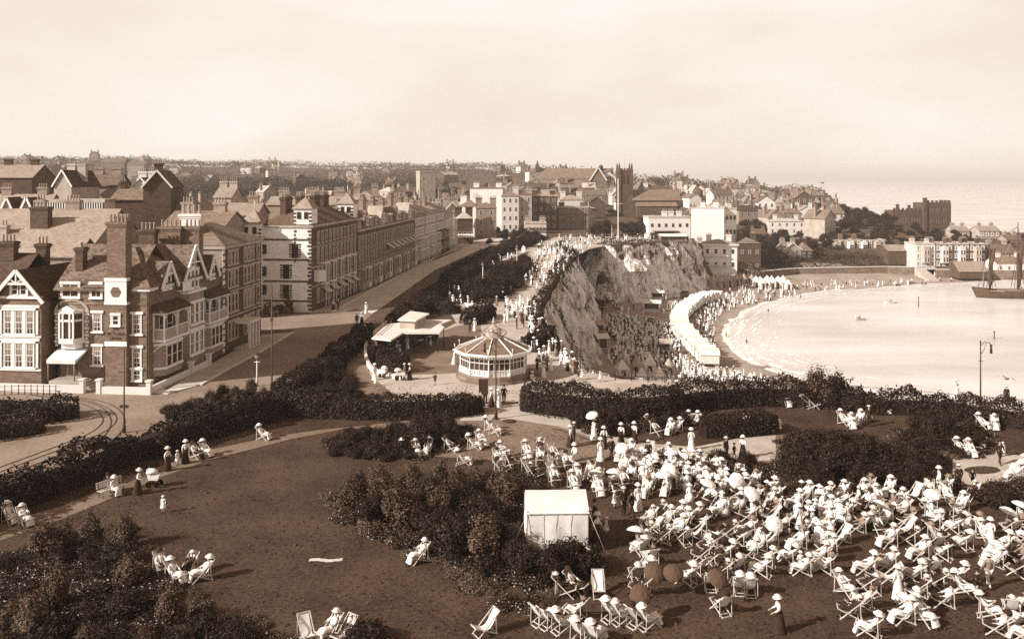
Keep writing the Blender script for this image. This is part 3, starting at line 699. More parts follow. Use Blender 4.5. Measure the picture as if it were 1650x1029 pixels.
# ------------------------------------------------------------------ gabled house at the left edge
H = thing('gabled_house', 'red brick house with white half-timbered front gable and triple windows at the left edge', 'house', frame_at(-10.4, -1.2), A0)
m = MB(); m.box(-4.6, 0, 0, 11, -.2, 8.9); m.add([(-4.6,0,8.9),(0,0,8.9),(-2.3,0,11.3),(-4.6,11,8.9),(0,11,8.9),(-2.3,11,11.3)], [(0,1,2),(5,4,3),(0,3,4,1),(1,4,5,2),(2,5,3,0)]); m.box(-14, -4.6, 1.5, 10, -.2, 8.9); m.build('wall', BRICK, H)
r = MB(); r.gable(-4.6, 0, -.2, 11, 8.95, 11.45, .35, .14, 'y'); r.build('roof', TILE_D, H)
r = MB(); r.gable(-14, -4.4, 1.2, 10, 8.95, 12.6, .3); r.build('roof', TILE_D, H)
m = MB(); k = 2.5/2.3
for s_ in (-1, 1): m.bar((-2.3+s_*2.85, -.55, 11.5-2.85*k), (-2.3, -.55, 11.55), .14, .34)
m.bar((-3.4, -.5, 10.25), (-1.2, -.5, 10.25), .1, .2); m.bar((-2.3, -.5, 10.2), (-2.3, -.5, 11.3), .1, .14); m.bar((-2.3,-.5,10.3),(-3.0,-.5,10.75),.1,.1); m.bar((-2.3,-.5,10.3),(-1.6,-.5,10.75),.1,.1)
m.box(-4.75, .15, -.2, -.0, 8.75, 9.0); m.build('bargeboard', WHITE, H)
for zz, hh in ((5.25, 2.35), (2.0, 2.4)):
    for xx in (-3.45, -2.3, -1.15): window(H, xx, 0, zz, .85, hh, 'f', 'bars', curtain=True)
m = MB()
for zz in (7.75, 4.5): m.box(-4.45, -.15, -.1, 0, zz+.12, zz+.38)
for zz in (4.95, 1.7): m.box(-4.62, .02, -.14, 0, zz, zz+.16)
for zz, hh in ((5.25, 2.35), (2.0, 2.4)):
    for xx in (-4.2, -2.87, -1.72, -.4): m.box(xx-.11, xx+.11, -.1, 0, zz, zz+hh)
m.build('window_surround', WHITE, H)
for xx in (-2.75, -1.85): window(H, xx, 0, 9.1, .7, 1.1, 'f', 'hood')
chimney(H, -7, 5, 12, 14, 1.6, .8, 4, BRICK_D); chimney(H, -10.5, 5, 12, 13.9, 1.4, .8, 3, STUCCO_M); chimney(H, -4.9, 7.5, 10, 13.6, 1.2, .7, 3, BRICK_D)
# garden wall, gate piers, railings in front
t = thing('garden_wall', 'low white garden wall with stone piers before the corner houses', 'wall', (CX, CY, 0), A0)
m = MB(); m.box(-20, -5.3, -2.7, -2.45, 0, .75); m.box(-3.6, 1.4, -2.7, -2.45, 0, .7); m.box(1.25, 1.5, -2.45, 10.0, 0, .7); m.build('wall', STUCCO_L, t)
for xx, yy in ((-5.3,-2.55),(-3.6,-2.55),(1.4,-2.55),(1.4,6.0),(1.4,10.1)):
    m = MB(); m.box(xx-.22, xx+.22, yy-.22, yy+.22, 0, 1.25); m.box(xx-.3, xx+.3, yy-.3, yy+.3, 1.25, 1.4); m.build('pier', STUCCO_L, t)

# ------------------------------------------------------------------ generic terrace block along the street (right face = street front)
def street_block(name, label, y0, y1, depth, h, wm, roofm, rows, cols, roof='hip', rtop=2.0, frontm=None, wstyle='hood', off=0.0, group=None):
    t = thing(name, label, 'house', frame_at(off, y0), A0, group)
    L2 = y1-y0
    m = MB(); m.box(-depth, 0, 0, L2, -.3, h); m.build('wall', wm, t)
    if frontm:
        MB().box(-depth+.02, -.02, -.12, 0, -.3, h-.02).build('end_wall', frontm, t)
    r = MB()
    if roof == 'hip': r.hip(-depth, 0, 0, L2, h, h+rtop, .35)
    elif roof == 'gable': r.gable(-depth, 0, 0, L2, h, h+rtop, .3, .14, 'y')
    else: r.box(-depth+.2, -.2, .2, L2-.2, h-.02, h+.25)
    r.build('roof', roofm, t)
    m = MB(); m.box(-depth-.1, .3, -.3, L2+.1, h-.42, h-.05)
    for k in range(1, len(rows)): m.box(.0, .14, 0, L2, rows[k][0]-.55, rows[k][0]-.38)
    m.build('cornice', STUCCO_M, t)
    for z0, hh in rows:
        for yy, ww in cols: window(t, 0, yy, z0, ww, hh, 'r', wstyle, STUCCO_M if wm is BRICK_D else WHITE, curtain=rnd.random() < .45)
    return t, L2
# neighbour with hipped slate roof
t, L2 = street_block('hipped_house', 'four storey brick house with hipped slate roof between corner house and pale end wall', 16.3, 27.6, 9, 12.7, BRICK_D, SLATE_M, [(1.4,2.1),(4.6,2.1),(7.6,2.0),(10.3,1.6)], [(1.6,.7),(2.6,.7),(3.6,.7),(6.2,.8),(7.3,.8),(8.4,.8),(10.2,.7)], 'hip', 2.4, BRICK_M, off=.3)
m = MB()
for k in range(17): m.box(-.02, .05+.0, -.16-.1*(k%2), .3+.12*(k%2), .2+k*.72, .2+k*.72+.5)
m.build('quoin', STUCCO_L, t)
m = MB(); m.box(0, 2.0, 3.0, 6.2, 3.1, 3.5)
for yy in (3.2, 4.1, 5.1, 6.0): m.box(1.7, 1.95, yy-.12, yy+.12, 0, 3.1)
m.box(0,2.0,3.0,6.2,-.1,.15); m.build('porch', STUCCO_L, t)
chimney(t, -5, 2.4, 13.5, 16.3, 2.6, 1.0, 4, STUCCO_L, 1, .34, 1.1)
# tall pale-ended terrace with pyramid turrets
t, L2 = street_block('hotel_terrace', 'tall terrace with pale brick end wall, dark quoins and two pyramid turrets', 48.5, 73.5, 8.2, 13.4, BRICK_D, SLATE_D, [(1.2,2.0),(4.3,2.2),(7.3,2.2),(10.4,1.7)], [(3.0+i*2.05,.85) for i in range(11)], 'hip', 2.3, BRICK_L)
m = MB()
for zz in (1.6, 4.6, 7.9, 11.0): m.box(-8.25, .05, -.2, -.12, zz, zz+.26)
for k in range(23):
    w_ = .42+.2*(k%2); m.box(-w_, .04, -.19, -.12, .3+k*.57, .3+k*.57+.34)
    m.box(-8.22, -8.22+w_, -.19, -.12, .3+k*.57, .3+k*.57+.34)
    if k > 12: m.box(-2.75, -2.75+w_*.6, -.19, -.12, .3+k*.57, .3+k*.57+.34)
m.build('quoin', BRICK_D, t)
for xx, zz in ((-2.6,8.4),(-4.0,5.2),(-4.0,2.1)):
    window(t, xx, -.12, zz, .95, 2.1, 'f', 'plain', DARKP)
    q_ = MB(); 
    for k in range(6):
        for s_ in (-1, 1): q_.box(xx+s_*.75-.14-.07*(k%2), xx+s_*.75+.14+.07*(k%2), -.17, -.12, zz+k*.37, zz+k*.37+.24)
    q_.build('window_quoin', BRICK_D, t)
for zz in (3.4, 6.2, 9.6, 12.2): 
    m = MB(); m.box(-8.2, -7.1, -.8, -.12, zz-.6, zz-.45); m.box(-8.2,-7.1,-.8,-.12,zz+.6,zz+.75); m.box(-8.2,-7.1,-.5,-.12,zz-.45,zz+.6); m.build('shuttered_bay', DARKP if zz<12 else STUCCO_L, t)
def turret(x, y, s, z0, z1, z2):
    m = MB(); m.box(x-s, x+s, y-s, y+s, z0, z1); o = m.build('turret', BRICK_L, t)
    m = MB(); m.hip(x-s, x+s, y-s, y+s, z1, z2, .3); m.build('turret_roof', SLATE, o)
    m = MB(); m.tube([(x,y,z2-.1),(x,y,z2+1.3)], .06, 6); m.build('finial', STUCCO_L, o)
    m = MB()
    for k in range(int((z1-z0)/.57)):
        for s_ in (-1,1): m.box(x+s_*(s-.16)-.2-.07*(k%2), x+s_*(s-.16)+.2, y-s-.04, y-s, z0+k*.57, z0+k*.57+.32)
    m.build('quoin', BRICK_D, o)
    for k in (-.5,.5): window(t, x+k*s*.8, y-s, z1-1.5, .6, 1.0, 'f', 'plain', DARKP)
turret(-1.35, 1.2, 1.4, 13.3, 15.9, 17.7); turret(-1.3, 23.7, 1.4, 13.3, 16.0, 18.0); turret(-9.3, .6, 1.7, 0, 13.6, 15.7)
for yy in (5.5, 9.6, 13.7, 17.8, 21.5):
    m = MB(); m.prism([(0,yy-1.2),(.9,yy-.8),(.9,yy+.8),(0,yy+1.2)], 7.0, 7.25); m.prism([(0,yy-1.1),(.8,yy-.7),(.8,yy+.7),(0,yy+1.1)], 3.7, 3.95)
    for s_ in (-.72,.72): m.box(.7,.82,yy+s_-.06,yy+s_+.06,.3,7.0)
    m.build('bay_balcony', STUCCO_L, t)
    m = MB(); m.add([(0,yy-1.1,3.4),(0,yy+1.1,3.4),(1.5,yy+1.1,2.5),(1.5,yy-1.1,2.5)], [(0,3,2,1)]); m.build('awning', CANVAS_T, t)
m = MB(); m.box(.05,1.9,1.0,1.1,4.6,6.4); m.build('hanging_sign', CANVAS, t)
for yy in (4, 11, 18, 23): chimney(t, -5.5, yy, 14, 17.6, .9, 3.0, 6, BRICK_D, 2)
# long dark terrace with mansard dormers and striped awnings
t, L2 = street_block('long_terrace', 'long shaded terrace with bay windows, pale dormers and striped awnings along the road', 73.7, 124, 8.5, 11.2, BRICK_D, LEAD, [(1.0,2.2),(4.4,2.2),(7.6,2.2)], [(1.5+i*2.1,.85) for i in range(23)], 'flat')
m = MB(); m.add([(-8,0,11.2),(0,0,11.2),(-.9,0,13.2),(-7.2,0,13.2),(-8,L2,11.2),(0,L2,11.2),(-.9,L2,13.2),(-7.2,L2,13.2)], [(0,1,2,3),(7,6,5,4),(1,5,6,2),(2,6,7,3),(3,7,4,0)]); m.build('mansard', SLATE_M, t)
for i in range(12):
    yy = 2.2+i*4.15
    d_ = MB(); d_.box(-1.4, -.1, yy-.8, yy+.8, 11.4, 12.9); o = d_.build('dormer', STUCCO_M, t); MB().box(-1.5, .1, yy-.95, yy+.95, 12.9, 13.1).build('dormer_roof', LEAD, o)
    window(t, -.1, yy, 11.6, .9, 1.2, 'r', 'plain')
    m = MB(); m.add([(0,yy-1.3,7.1),(0,yy+1.3,7.1),(1.7,yy+1.3,6.1),(1.7,yy-1.3,6.1)], [(0,3,2,1)])
    if i > 4: m.build('awning', CANVAS_T, t)
    m = MB(); m.box(0,.9,yy-1.0,yy+1.0,3.6,3.9); m.box(.75,.9,yy-1.0,yy-.82,.2,3.6); m.box(.75,.9,yy+.82,yy+1.0,.2,3.6); m.box(0,.8,yy-.9,yy+.9,.0,1.0); m.build('bay_balcony', STUCCO_L if i%2 else STUCCO_M, t)
for i, yy in enumerate((6.3, 18.8, 31.2, 43.7)):
    g = MB(); g.xprism([(-1.9,11.2),(1.9,11.2),(1.9,12.6),(0,14.6+.4*(i%2)),(-1.9,12.6)], -.16, 3.0); g.v = [(-v[1], v[0]+yy, v[2]) for v in g.v]; g.build('gable', STUCCO_M if i%2 else BRICK, t)
    window(t, .17, yy, 11.8, 1.1, 1.5, 'r', 'hood')
for yy in range(4, 50, 8): chimney(t, -4.5, yy, 12.8, 15.6+(yy%3)*.5, .8, 2.4, 5, BRICK_M, 2)
# stucco boarding houses with verandas at the far end
yb = 124.3
for i, (ln, h_, m_) in enumerate(((13,12.6,STUCCO_D),(15,11.4,STUCCO_M),(13,12.0,BRICK_M),(14,10.2,STUCCO_M))):
    lb = ['grey boarding house with round bay at the far end of the long terrace', 'pale boarding house with two tier veranda beside the road bend', 'narrow brick boarding house next to the shop with a pale blind', 'low pale boarding house nearest the bend behind the trees'][i]
    t, L2 = street_block('boarding_house', lb, yb, yb+ln, 9, h_, m_, SLATE_M, [(.8,2.0),(3.8,1.9),(6.6,1.6)]+([(9.3,1.3)] if h_ > 11 else []), [(1.6+k*2.4,.9) for k in range(int(ln/2.4))], 'hip', 2.2, off=-.3)
    m = MB(); m.box(0,1.7,1,ln-2,3.1,3.35); m.box(0,1.8,1,ln-2,6.0,6.2)
    for k in range(int((ln-3)/2)+1): m.box(1.5,1.65,1.1+k*2-.06,1.1+k*2+.06,0,6.0)
    m.build('veranda', STUCCO_L if i != 2 else DARKP, t)
    chimney(t, -4, 3, h_+1, h_+3.6, .9, 2.2, 5, m_, 1); chimney(t, -4, ln-3, h_+1, h_+3.2, .9, 1.8, 4, BRICK_M, 1)
    yb += ln+.3
# ================================================================== trees and shrubs: one of each kind, copied later
def tree_proto(name, blobs, n, size, seed, m, trunk, branches=4, up=.3):
    t = bpy.data.objects.new(name, None); COL.objects.link(t); t.location = (0, -500-seed, -400)
    tm = MB(); h = trunk[1]; tm.tube([(0,0,-.6),(.05,.02,h*.5),(0,.08,h)], [trunk[0]*1.3, trunk[0], trunk[0]*.6], 7)
    q = random.Random(seed)
    for b_ in blobs[:branches]: tm.tube([(0,0,h*.55),(b_[0]*.5,b_[1]*.5,(h*.6+b_[2])/2+.1),(b_[0],b_[1],b_[2])], [trunk[0]*.6, trunk[0]*.4, trunk[0]*.15], 5)
    tm.build('trunk', BARK, t)
    me = quads_mesh('crown', blob_leaves(blobs, n, size, seed, up, .6), m)
    c = link('crown', me, t)
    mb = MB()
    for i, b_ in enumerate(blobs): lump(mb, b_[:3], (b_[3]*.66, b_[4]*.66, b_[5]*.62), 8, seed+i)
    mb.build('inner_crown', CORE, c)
    return t
def rblobs(seed, n, R0, z0, z1, r0, r1, flat=1.0):
    q = random.Random(seed); o = []
    for i in range(n):
        a = q.uniform(0, 2*PI); rr = R0*math.sqrt(q.random()); z = q.uniform(z0, z1)*(1-.35*rr/R0)
        r = q.uniform(r0, r1); o.append((rr*math.cos(a), rr*math.sin(a), z, r, r*q.uniform(.8, 1.2), r*flat))
    return o
TREES = [tree_proto('round_tree', rblobs(1, 10, 2.2, 3.2, 6.4, 1.2, 2.0, .8), 2600, .42, 1, LEAF_M, (.25, 4)),
         tree_proto('dark_tree', rblobs(2, 9, 1.8, 3.0, 7.6, 1.1, 1.8, .9), 2600, .42, 2, LEAF, (.25, 4.5)),
         tree_proto('spreading_tree', rblobs(3, 12, 3.4, 3.0, 5.4, 1.2, 2.1, .65), 3000, .45, 3, LEAF_M, (.3, 3.2)),
         tree_proto('low_tree', rblobs(4, 8, 2.6, 1.6, 3.4, 1.2, 1.8, .75), 2200, .42, 4, LEAF, (.2, 2))]
TREE_SRC = [False]*4
def place_tree(kind, p, s, label, group, rz=None):
    t = TREES[kind]
    if TREE_SRC[kind]: t = dup(t)
    TREE_SRC[kind] = True
    t.location = p; t.scale = (s, s, s*rnd.uniform(.85, 1.1)); t.rotation_euler = (0, 0, rnd.uniform(0, 6.28) if rz is None else rz)
    return tag(t, label, 'tree', group)

# ================================================================== the town
def bld(name, label, pxl, pxr, d, pye, depth, wm, rm, roof='hip', rot=0, rows=2, cols=4, rh=2.0, zb=None, chim=((.2,4),(.8,4)), side=0, ww=.9, wh=1.5, ws='plain', cat='house', group=None, top=.7, frame=WHITE, cm=None):
    wd = (pxr-pxl)/F*d; x = ((pxl+pxr)/2-825)/F*d; z1 = zat(pye, d)
    if zb is None: zb = min(T1(x, d), T1(x-wd/2, d), T1(x+wd/2, d))-.4
    t = thing(name, label, cat, (x, d, zb), R(rot), group); h = z1-zb; a, b_ = -wd/2, wd/2
    m = MB(); m.box(a, b_, 0, depth, 0, h)
    if roof == 'gx': yc = depth/2; m.add([(a,0,h),(a,depth,h),(a,yc,h+rh),(b_,0,h),(b_,depth,h),(b_,yc,h+rh)], [(0,2,1),(3,4,5),(0,3,5,2),(1,2,5,4),(0,1,4,3)])
    if roof == 'gy': m.add([(a,0,h),(b_,0,h),(0,0,h+rh),(a,depth,h),(b_,depth,h),(0,depth,h+rh)], [(0,1,2),(5,4,3),(0,2,5,3),(1,4,5,2),(0,3,4,1)])
    m.build('wall', wm, t)
    r = MB()
    if roof == 'hip': r.hip(a, b_, 0, depth, h, h+rh, .3)
    elif roof == 'gx': r.gable(a, b_, 0, depth, h+.03, h+rh+.05, .3, .14, 'x')
    elif roof == 'gy': r.gable(a, b_, 0, depth, h+.03, h+rh+.05, .3, .14, 'y')
    else:
        r.box(a-.15, b_+.15, -.15, .1, h, h+.55); r.box(a-.15, b_+.15, depth-.1, depth+.15, h, h+.55); r.box(a-.15, a+.1, .1, depth-.1, h, h+.55); r.box(b_-.1, b_+.15, .1, depth-.1, h, h+.55); r.box(a+.1, b_-.1, .1, depth-.1, h, h+.2)
    r.build('roof', rm, t)
    if roof == 'gy' and rh > 1.2:
        g = MB(); k = rh/(wd/2)
        for s_ in (-1, 1): g.bar((s_*(wd/2+.3), -.36, h-.25*k), (0, -.36, h+rh+.15), .1, .3)
        g.build('bargeboard', WHITE, t)
    for fx, np_ in chim:
        zc = h+(rh*.5 if roof in ('gx', 'gy', 'hip') else .2); chimney(t, a+wd*fx, depth*.5, zc-.8, h+(rh if roof != 'flat' else .6)+1.5, min(2.2, .45*np_), .8, np_, cm or wm)
    fh = h/max(rows, 1)
    for r_ in range(rows):
        for c in range(cols):
            if fh*(r_+.9) < 1: continue
            window(t, a+wd*(c+.5)/cols, 0, h-(rows-r_)*(h-top)/rows+ (h-top)/rows*.28, min(ww, wd/cols*.6), min(wh, (h-top)/rows*.6), 'f', ws, frame)
        for c in range(abs(side)):
            window(t, b_ if side > 0 else a, depth*(c+.5)/abs(side), h-(rows-r_)*(h-top)/rows+(h-top)/rows*.28, min(ww, depth/abs(side)*.6), min(wh, (h-top)/rows*.6), 'r' if side > 0 else 'l', ws, frame)
    t['h'] = h; t['w'] = wd
    return t
def clean(t):
    for k in ('h', 'w'):
        if k in t: del t[k]
# --- roofs behind the corner houses
t = bld('slate_house', 'long house with broad pale slate roof behind the gabled house at left', -60, 152, 122, 394, 15, BRICK_M, SLATE, 'gx', -3, 1, 6, 4.6, chim=((.62,5),(.35,3)))
m = MB(); m.gable(t['w']/2-8.5, t['w']/2, -4, 2, t['h']-1.3, t['h']+.9, .2); m.box(t['w']/2-8.3, t['w']/2-.2, -3.8, 1.8, 0, t['h']-1.2); m.build('lean_to_roof', SLATE, t)
chimney(t, t['w']/2-9.6, 3.6, t['h']+1.0, t['h']+5.2, 2.6, 1.2, 5, BRICK_D); chimney(t, t['w']/2-14, 2.0, t['h']+.3, t['h']+2.6, .9, .7, 2, STUCCO_M)
t = bld('twin_gable_house', 'house with two small white edged gables and pale roof at far left', -30, 68, 160, 343, 9, BRICK_M, SLATE, 'gx', 0, 1, 5, 3.2)
for xx in (-.2, 3.4):
    g = MB(); zz = t['h']-.4; g.gable(xx-1.5, xx+1.5, -1.2, 3, zz, zz+3.2, .2, .12, 'y'); g.build('dormer_roof', TILE_D, t)
    g = MB(); g.xprism([(xx-1.5,zz),(xx+1.5,zz),(xx,zz+3.0)], -1.15, 2.5); g.build('gable', STUCCO_M, t)
    g = MB()
    for s_ in (-1,1): g.bar((xx+s_*1.75,-1.45,zz-.5),(xx,-1.45,zz+3.3),.1,.36)
    g.build('bargeboard', WHITE, t)
bld('brick_house', 'square dark brick house with pale hipped roof at far left', -20, 50, 205, 286, 12, BRICK_D, SLATE, 'gx', 4, 2, 3, 3.0)
bld('villa', 'gabled villa with wide white bargeboards among dark trees at left', 86, 116, 178, 298, 10, STUCCO_M, TILE_D, 'gy', -6, 2, 2, 2.9, ws='hood')
bld('villa', 'half timbered villa with low tiled roof right of the white gabled villa', 138, 186, 190, 300, 9, BRICK_M, TILE, 'gx', 4, 2, 4, 2.6)
bld('brick_house', 'tall dark brick house with windowless end and steep gable behind the chimneys', 232, 274, 150, 300, 13, BRICK_D, TILE_D, 'gy', 12, 0, 0, 2.6, chim=((.3,3),))
bld('cottage', 'low pale roofed outbuilding beside the tall dark brick house', 180, 232, 158, 322, 10, BRICK_D, SLATE_M, 'gx', 6, 0, 0, 1.9, chim=((.1,2),))
bld('villa', 'small white gabled villa seen between the brick houses', 213, 240, 196, 300, 8, STUCCO_L, TILE_D, 'gy', 0, 2, 2, 1.8, ws='hood')
t = bld('conservatory', 'long glazed conservatory with white bars behind the slate roof', 72, 168, 150, 326, 4, WHITE, LEAD, 'flat', 0, 0, 0, 1, chim=(), cat='glasshouse')
m = MB(); w_ = t['w']
for k in range(24): m.box(-w_/2+w_*k/24, -w_/2+w_*k/24+.16, -.12, 0, t['h']-2.2, t['h'])
m.build('glazing_bar', WHITE, t); m = MB(); m.box(-w_/2, w_/2, -.05, 0, t['h']-2.1, t['h']-.1); m.build('pane', GLASS, t)
bld('low_house', 'wide low house with long pale slate roof beyond the corner house chimneys', 268, 412, 152, 347, 9, BRICK_M, SLATE, 'gx', 2, 1, 6, 1.9, chim=((.1,3),(.9,4)))
bld('low_house', 'pale slated house right behind the corner house roof', 258, 360, 126, 368, 9, BRICK_M, SLATE_M, 'gx', -6, 0, 0, 2.2, chim=((.2,4),(.75,4)))
bld('town_house', 'flat fronted house with row of white windows above the slate roofs', 345, 372, 200, 318, 9, STUCCO_M, SLATE, 'gx', 0, 1, 4, 2.2, ws='hood')
bld('town_house', 'terrace with long parapet and many pots behind the turrets', 430, 560, 190, 330, 9, BRICK_M, SLATE, 'gx', 0, 1, 8, 1.6, chim=((.15,6),(.5,6),(.85,8)))
bld('town_house', 'tall pale house with hipped slate roof near the terrace end', 560, 610, 230, 322, 9, STUCCO_D, SLATE, 'hip', 0, 2, 4, 2.2)
# --- houses facing the green at the centre
D3 = [('white_house', 'tall white house with blank sunlit gable wall in the town centre', 757, 810, 338, 304, 9, STUCCO_L, SLATE_M, 'flat', -6, 0, 0),
 ('town_house', 'cream four storey house with three rows of dark windows beside the blank white gable', 808, 836, 334, 316, 9, CREAM, SLATE_M, 'hip', 3, 4, 3),
 ('town_house', 'pale bow windowed house right of the cream four storey house', 836, 857, 336, 314, 9, STUCCO_M, SLATE_M, 'flat', 3, 4, 2),
 ('white_house', 'white gable end house with grey hipped roof in front of the tall white house', 739, 768, 305, 332, 8, STUCCO_L, SLATE_M, 'hip', -8, 0, 0),
 ('town_house', 'grey two storey house with square windows right of the white gable end', 767, 800, 302, 335, 8, STUCCO_D, SLATE_M, 'hip', 3, 3, 2),
 ('town_house', 'narrow house with stepped gable near the road bend', 720, 738, 292, 336, 8, STUCCO_M, SLATE_M, 'gy', 12, 3, 2),
 ('shop', 'dark fronted shop with a bright blind at the road bend', 737, 762, 272, 352, 8, BRICK_D, LEAD, 'hip', 10, 1, 3),
 ('brick_house', 'tall dark brick building right of the bow windowed house', 857, 898, 342, 316, 11, BRICK_D, LEAD, 'flat', 2, 4, 4),
 ('town_house', 'pair of houses with pale attic storey and white bays right of the dark building', 899, 949, 348, 335, 9, BRICK, LEAD, 'flat', 2, 3, 5),
 ('town_house', 'house with cream attic behind the pair with white bays', 902, 940, 362, 322, 8, CREAM, SLATE, 'hip', 0, 1, 3),
 ('shop', 'row of low shops with pale awnings below the dark brick building', 846, 880, 326, 360, 6, STUCCO_M, LEAD, 'flat', 2, 1, 6)]
for q in D3:
    t = bld(*q[:5], q[5], q[6], q[7], q[8], q[9], q[10], q[11], q[12], ws='plain', chim=((.15,5),(.85,5)))
    if q[0] == 'shop':
        w_ = t['w']; m = MB(); m.add([(-w_/2,0,3.6),(w_/2,0,3.6),(w_/2,-2,2.9),(-w_/2,-2,2.9),(w_/2,-2,2.6),(-w_/2,-2,2.6)], [(0,3,2,1),(3,5,4,2)]); m.build('awning', STUCCO_M if 'row' in q[1] else CANVAS, t)
# --- school with long roof on the skyline
t = bld('school', 'long roofed school with tall gable and spirelet on the skyline left of the church', 862, 985, 640, 288, 14, BRICK_M, SLATE_M, 'gx', 0, 2, 14, 7.5, chim=((.28,2),(.5,2),(.75,2)), cat='school')
h_, w_ = t['h'], t['w']
g = MB(); g.xprism([(w_/2-16,h_-1),(w_/2-4,h_-1),(w_/2-10,h_+8)], -3, 6); g.box(w_/2-16,w_/2-4,-3,0,0,h_-1); g.build('gable', BRICK, t)
g = MB(); g.gable(w_/2-16,w_/2-4,-3,7,h_-1,h_+8.2,.5,.3,'y'); g.build('roof', SLATE_M, t)
g = MB()
for s_ in (-1,1): g.bar((w_/2-10+s_*6.4,-3.6,h_-1.4),(w_/2-10,-3.6,h_+8.4),.3,.8)
g.build('bargeboard', WHITE, t)
g = MB(); g.box(-w_/2+.5,-w_/2+3.5,4,7,h_,h_+8); g.add([(-w_/2+.2,3.7,h_+8),(-w_/2+3.8,3.7,h_+8),(-w_/2+3.8,7.3,h_+8),(-w_/2+.2,7.3,h_+8),(-w_/2+2,5.5,h_+14)], [(0,1,4),(1,2,4),(2,3,4),(3,0,4),(0,3,2,1)]); g.build('spirelet', BRICK_D, t)
g = MB(); g.lathe([(1.6,0),(1.6,2.2),(.4,3.4),(.1,3.5)], (w_/2-7,6,h_+7), 10); g.build('cupola', DARKP, t)
# --- flint church
STONE_D = courses('dark_flint', .075, .5, .8, patch=.3, bump=.5)
t = thing('church', 'dark flint church with square pinnacled tower and long nave roof', 'church', ((1008-825)/F*430, 430, T1(56, 430)-.5), R(3))
z0 = t.location.z; zt = 20.5+14*430/F-z0
m = MB(); m.box(-3.1,3.1,0,6.2,0,zt)
for s_ in (-1,1):
    for y_ in (0,6.2): m.box(s_*3.1-.55,s_*3.1+.55,y_-.55,y_+.55,0,zt+.3)
m.build('tower', STONE_D, t)
m = MB()
for k in range(7):
    if k % 2 == 0: m.box(-2.5+k*.72,-2.5+k*.72+.68,-.1,.25,zt,zt+.9); m.box(-2.5+k*.72,-2.5+k*.72+.68,5.95,6.3,zt,zt+.9)
m.box(-3.2,3.2,-.18,0,zt-.5,zt-.1); m.build('parapet', STONE_D, t)
for s_ in (-1,1):
    for y_ in (0,6.2):
        m = MB(); m.box(s_*3.1-.42,s_*3.1+.42,y_-.42,y_+.42,zt+.3,zt+1.8); m.lathe([(.6,zt+1.8),(.0,zt+4.0)],(s_*3.1,y_,0),4,False,rot=PI/4); m.build('pinnacle', STONE_D, t)
m = MB()
for s_ in (-1,1): m.xprism([(s_*1.1-.55,zt-6.8),(s_*1.1+.55,zt-6.8),(s_*1.1+.55,zt-2.6),(s_*1.1,zt-1.8),(s_*1.1-.55,zt-2.6)],-.12,.05)
m.build('belfry_opening', DARKP, t)
m = MB(); m.tube([(0,3,zt),(0,3,zt+11)],.09,6); m.build('flagstaff', WOODP, t)
m = MB(); m.box(3.7,27,-1,7.5,0,zat(322,428)-z0); m.xprism([(0,0),(1,0),(1,1)],0,.01) if 0 else None; zz = zat(322,428)-z0
m.add([(3.7,-1,zz),(3.7,7.5,zz),(3.7,3.2,zz+4.6),(27,-1,zz),(27,7.5,zz),(27,3.2,zz+4.6)], [(0,2,1),(3,4,5),(0,3,5,2),(1,2,5,4)]); m.build('nave_wall', STONE_D, t)
m = MB(); m.gable(3.7,27,-1,7.5,zz+.03,zz+4.7,.4,.2); m.build('nave_roof', SLATE_M, t)
m = MB(); m.box(5,25,-4,-1.02,0,zz-3.0); m.build('aisle_wall', STONE_D, t)
m = MB(); m.add([(4.7,-4.4,zz-3.1),(25.3,-4.4,zz-3.1),(25.3,-1.0,zz-1.2),(4.7,-1.0,zz-1.2),(4.7,-1,zz-3),(25.3,-1,zz-3)],[(0,1,2,3),(0,3,4),(1,5,2)]); m.build('aisle_roof', SLATE_M, t)
for k in range(5): window(t, 7+k*4, -4, max(.5,zz-5.4), 1.2, 1.8, 'f', 'plain', STUCCO_M)
# --- white hotels above the jetty and houses stepping down to it
t = bld('white_hotel', 'long low white hotel on the cliff edge with a dark veranda', 1045, 1113, 297, 351, 9, STUCCO_L, LEAD, 'flat', 3, 2, 6, zb=-2, ww=.8, wh=1.1, cat='hotel', frame=DARKP, chim=((.45,4),(.6,4),(.8,4)))
m = MB(); w_, h_ = t['w'], t['h']; m.box(-w_/2+1.5, w_/2-4.5, -3.5, 0, h_-4.6, h_-4.4); m.build('veranda', DARKP, t)
m = MB(); m.box(-w_/2+.5, w_/2-6, -3, 0, 0, h_-5.0); m.build('veranda', DARKP, t)
t = bld('white_hotel', 'tall white corner hotel with three rows of windows behind the low white hotel', 1114, 1166, 332, 336, 16, STUCCO_L, LEAD, 'flat', -18, 3, 0, zb=-14, side=6, ww=1.0, wh=2.0, cat='hotel', frame=DARKP, chim=((.3,4),(.7,4)))
bld('town_house', 'cream hotel wing with upright windows right of the tall white hotel', 1156, 1187, 336, 337, 10, STUCCO_L, LEAD, 'flat', 4, 4, 5, zb=-14, cat='house', frame=DARKP)
bld('town_house', 'grey house with three columns of windows at the cliff foot below the white hotel', 1096, 1134, 311, 394, 10, STUCCO_M, SLATE_M, 'flat', -14, 3, 3, zb=-17, side=3, frame=DARKP)
t = bld('white_house', 'square white house with deep cornice and balcony at the cliff foot by the beach', 1134, 1187, 306, 393, 11, STUCCO_L, SLATE, 'hip', -8, 3, 4, 1.4, zb=-17, side=3, frame=DARKP)
m = MB(); w_, h_ = t['w'], t['h']; m.box(-w_/2-.6, w_/2+.6, -.8, -.02, h_-.5, h_); m.box(-w_/2, w_/2-3.2, -1.4, 0, h_-4.2, h_-3.9); m.box(-w_/2,w_/2-3.2,-1.4,0,h_-7.6,h_-7.3); m.build('balcony', STUCCO_L, t)
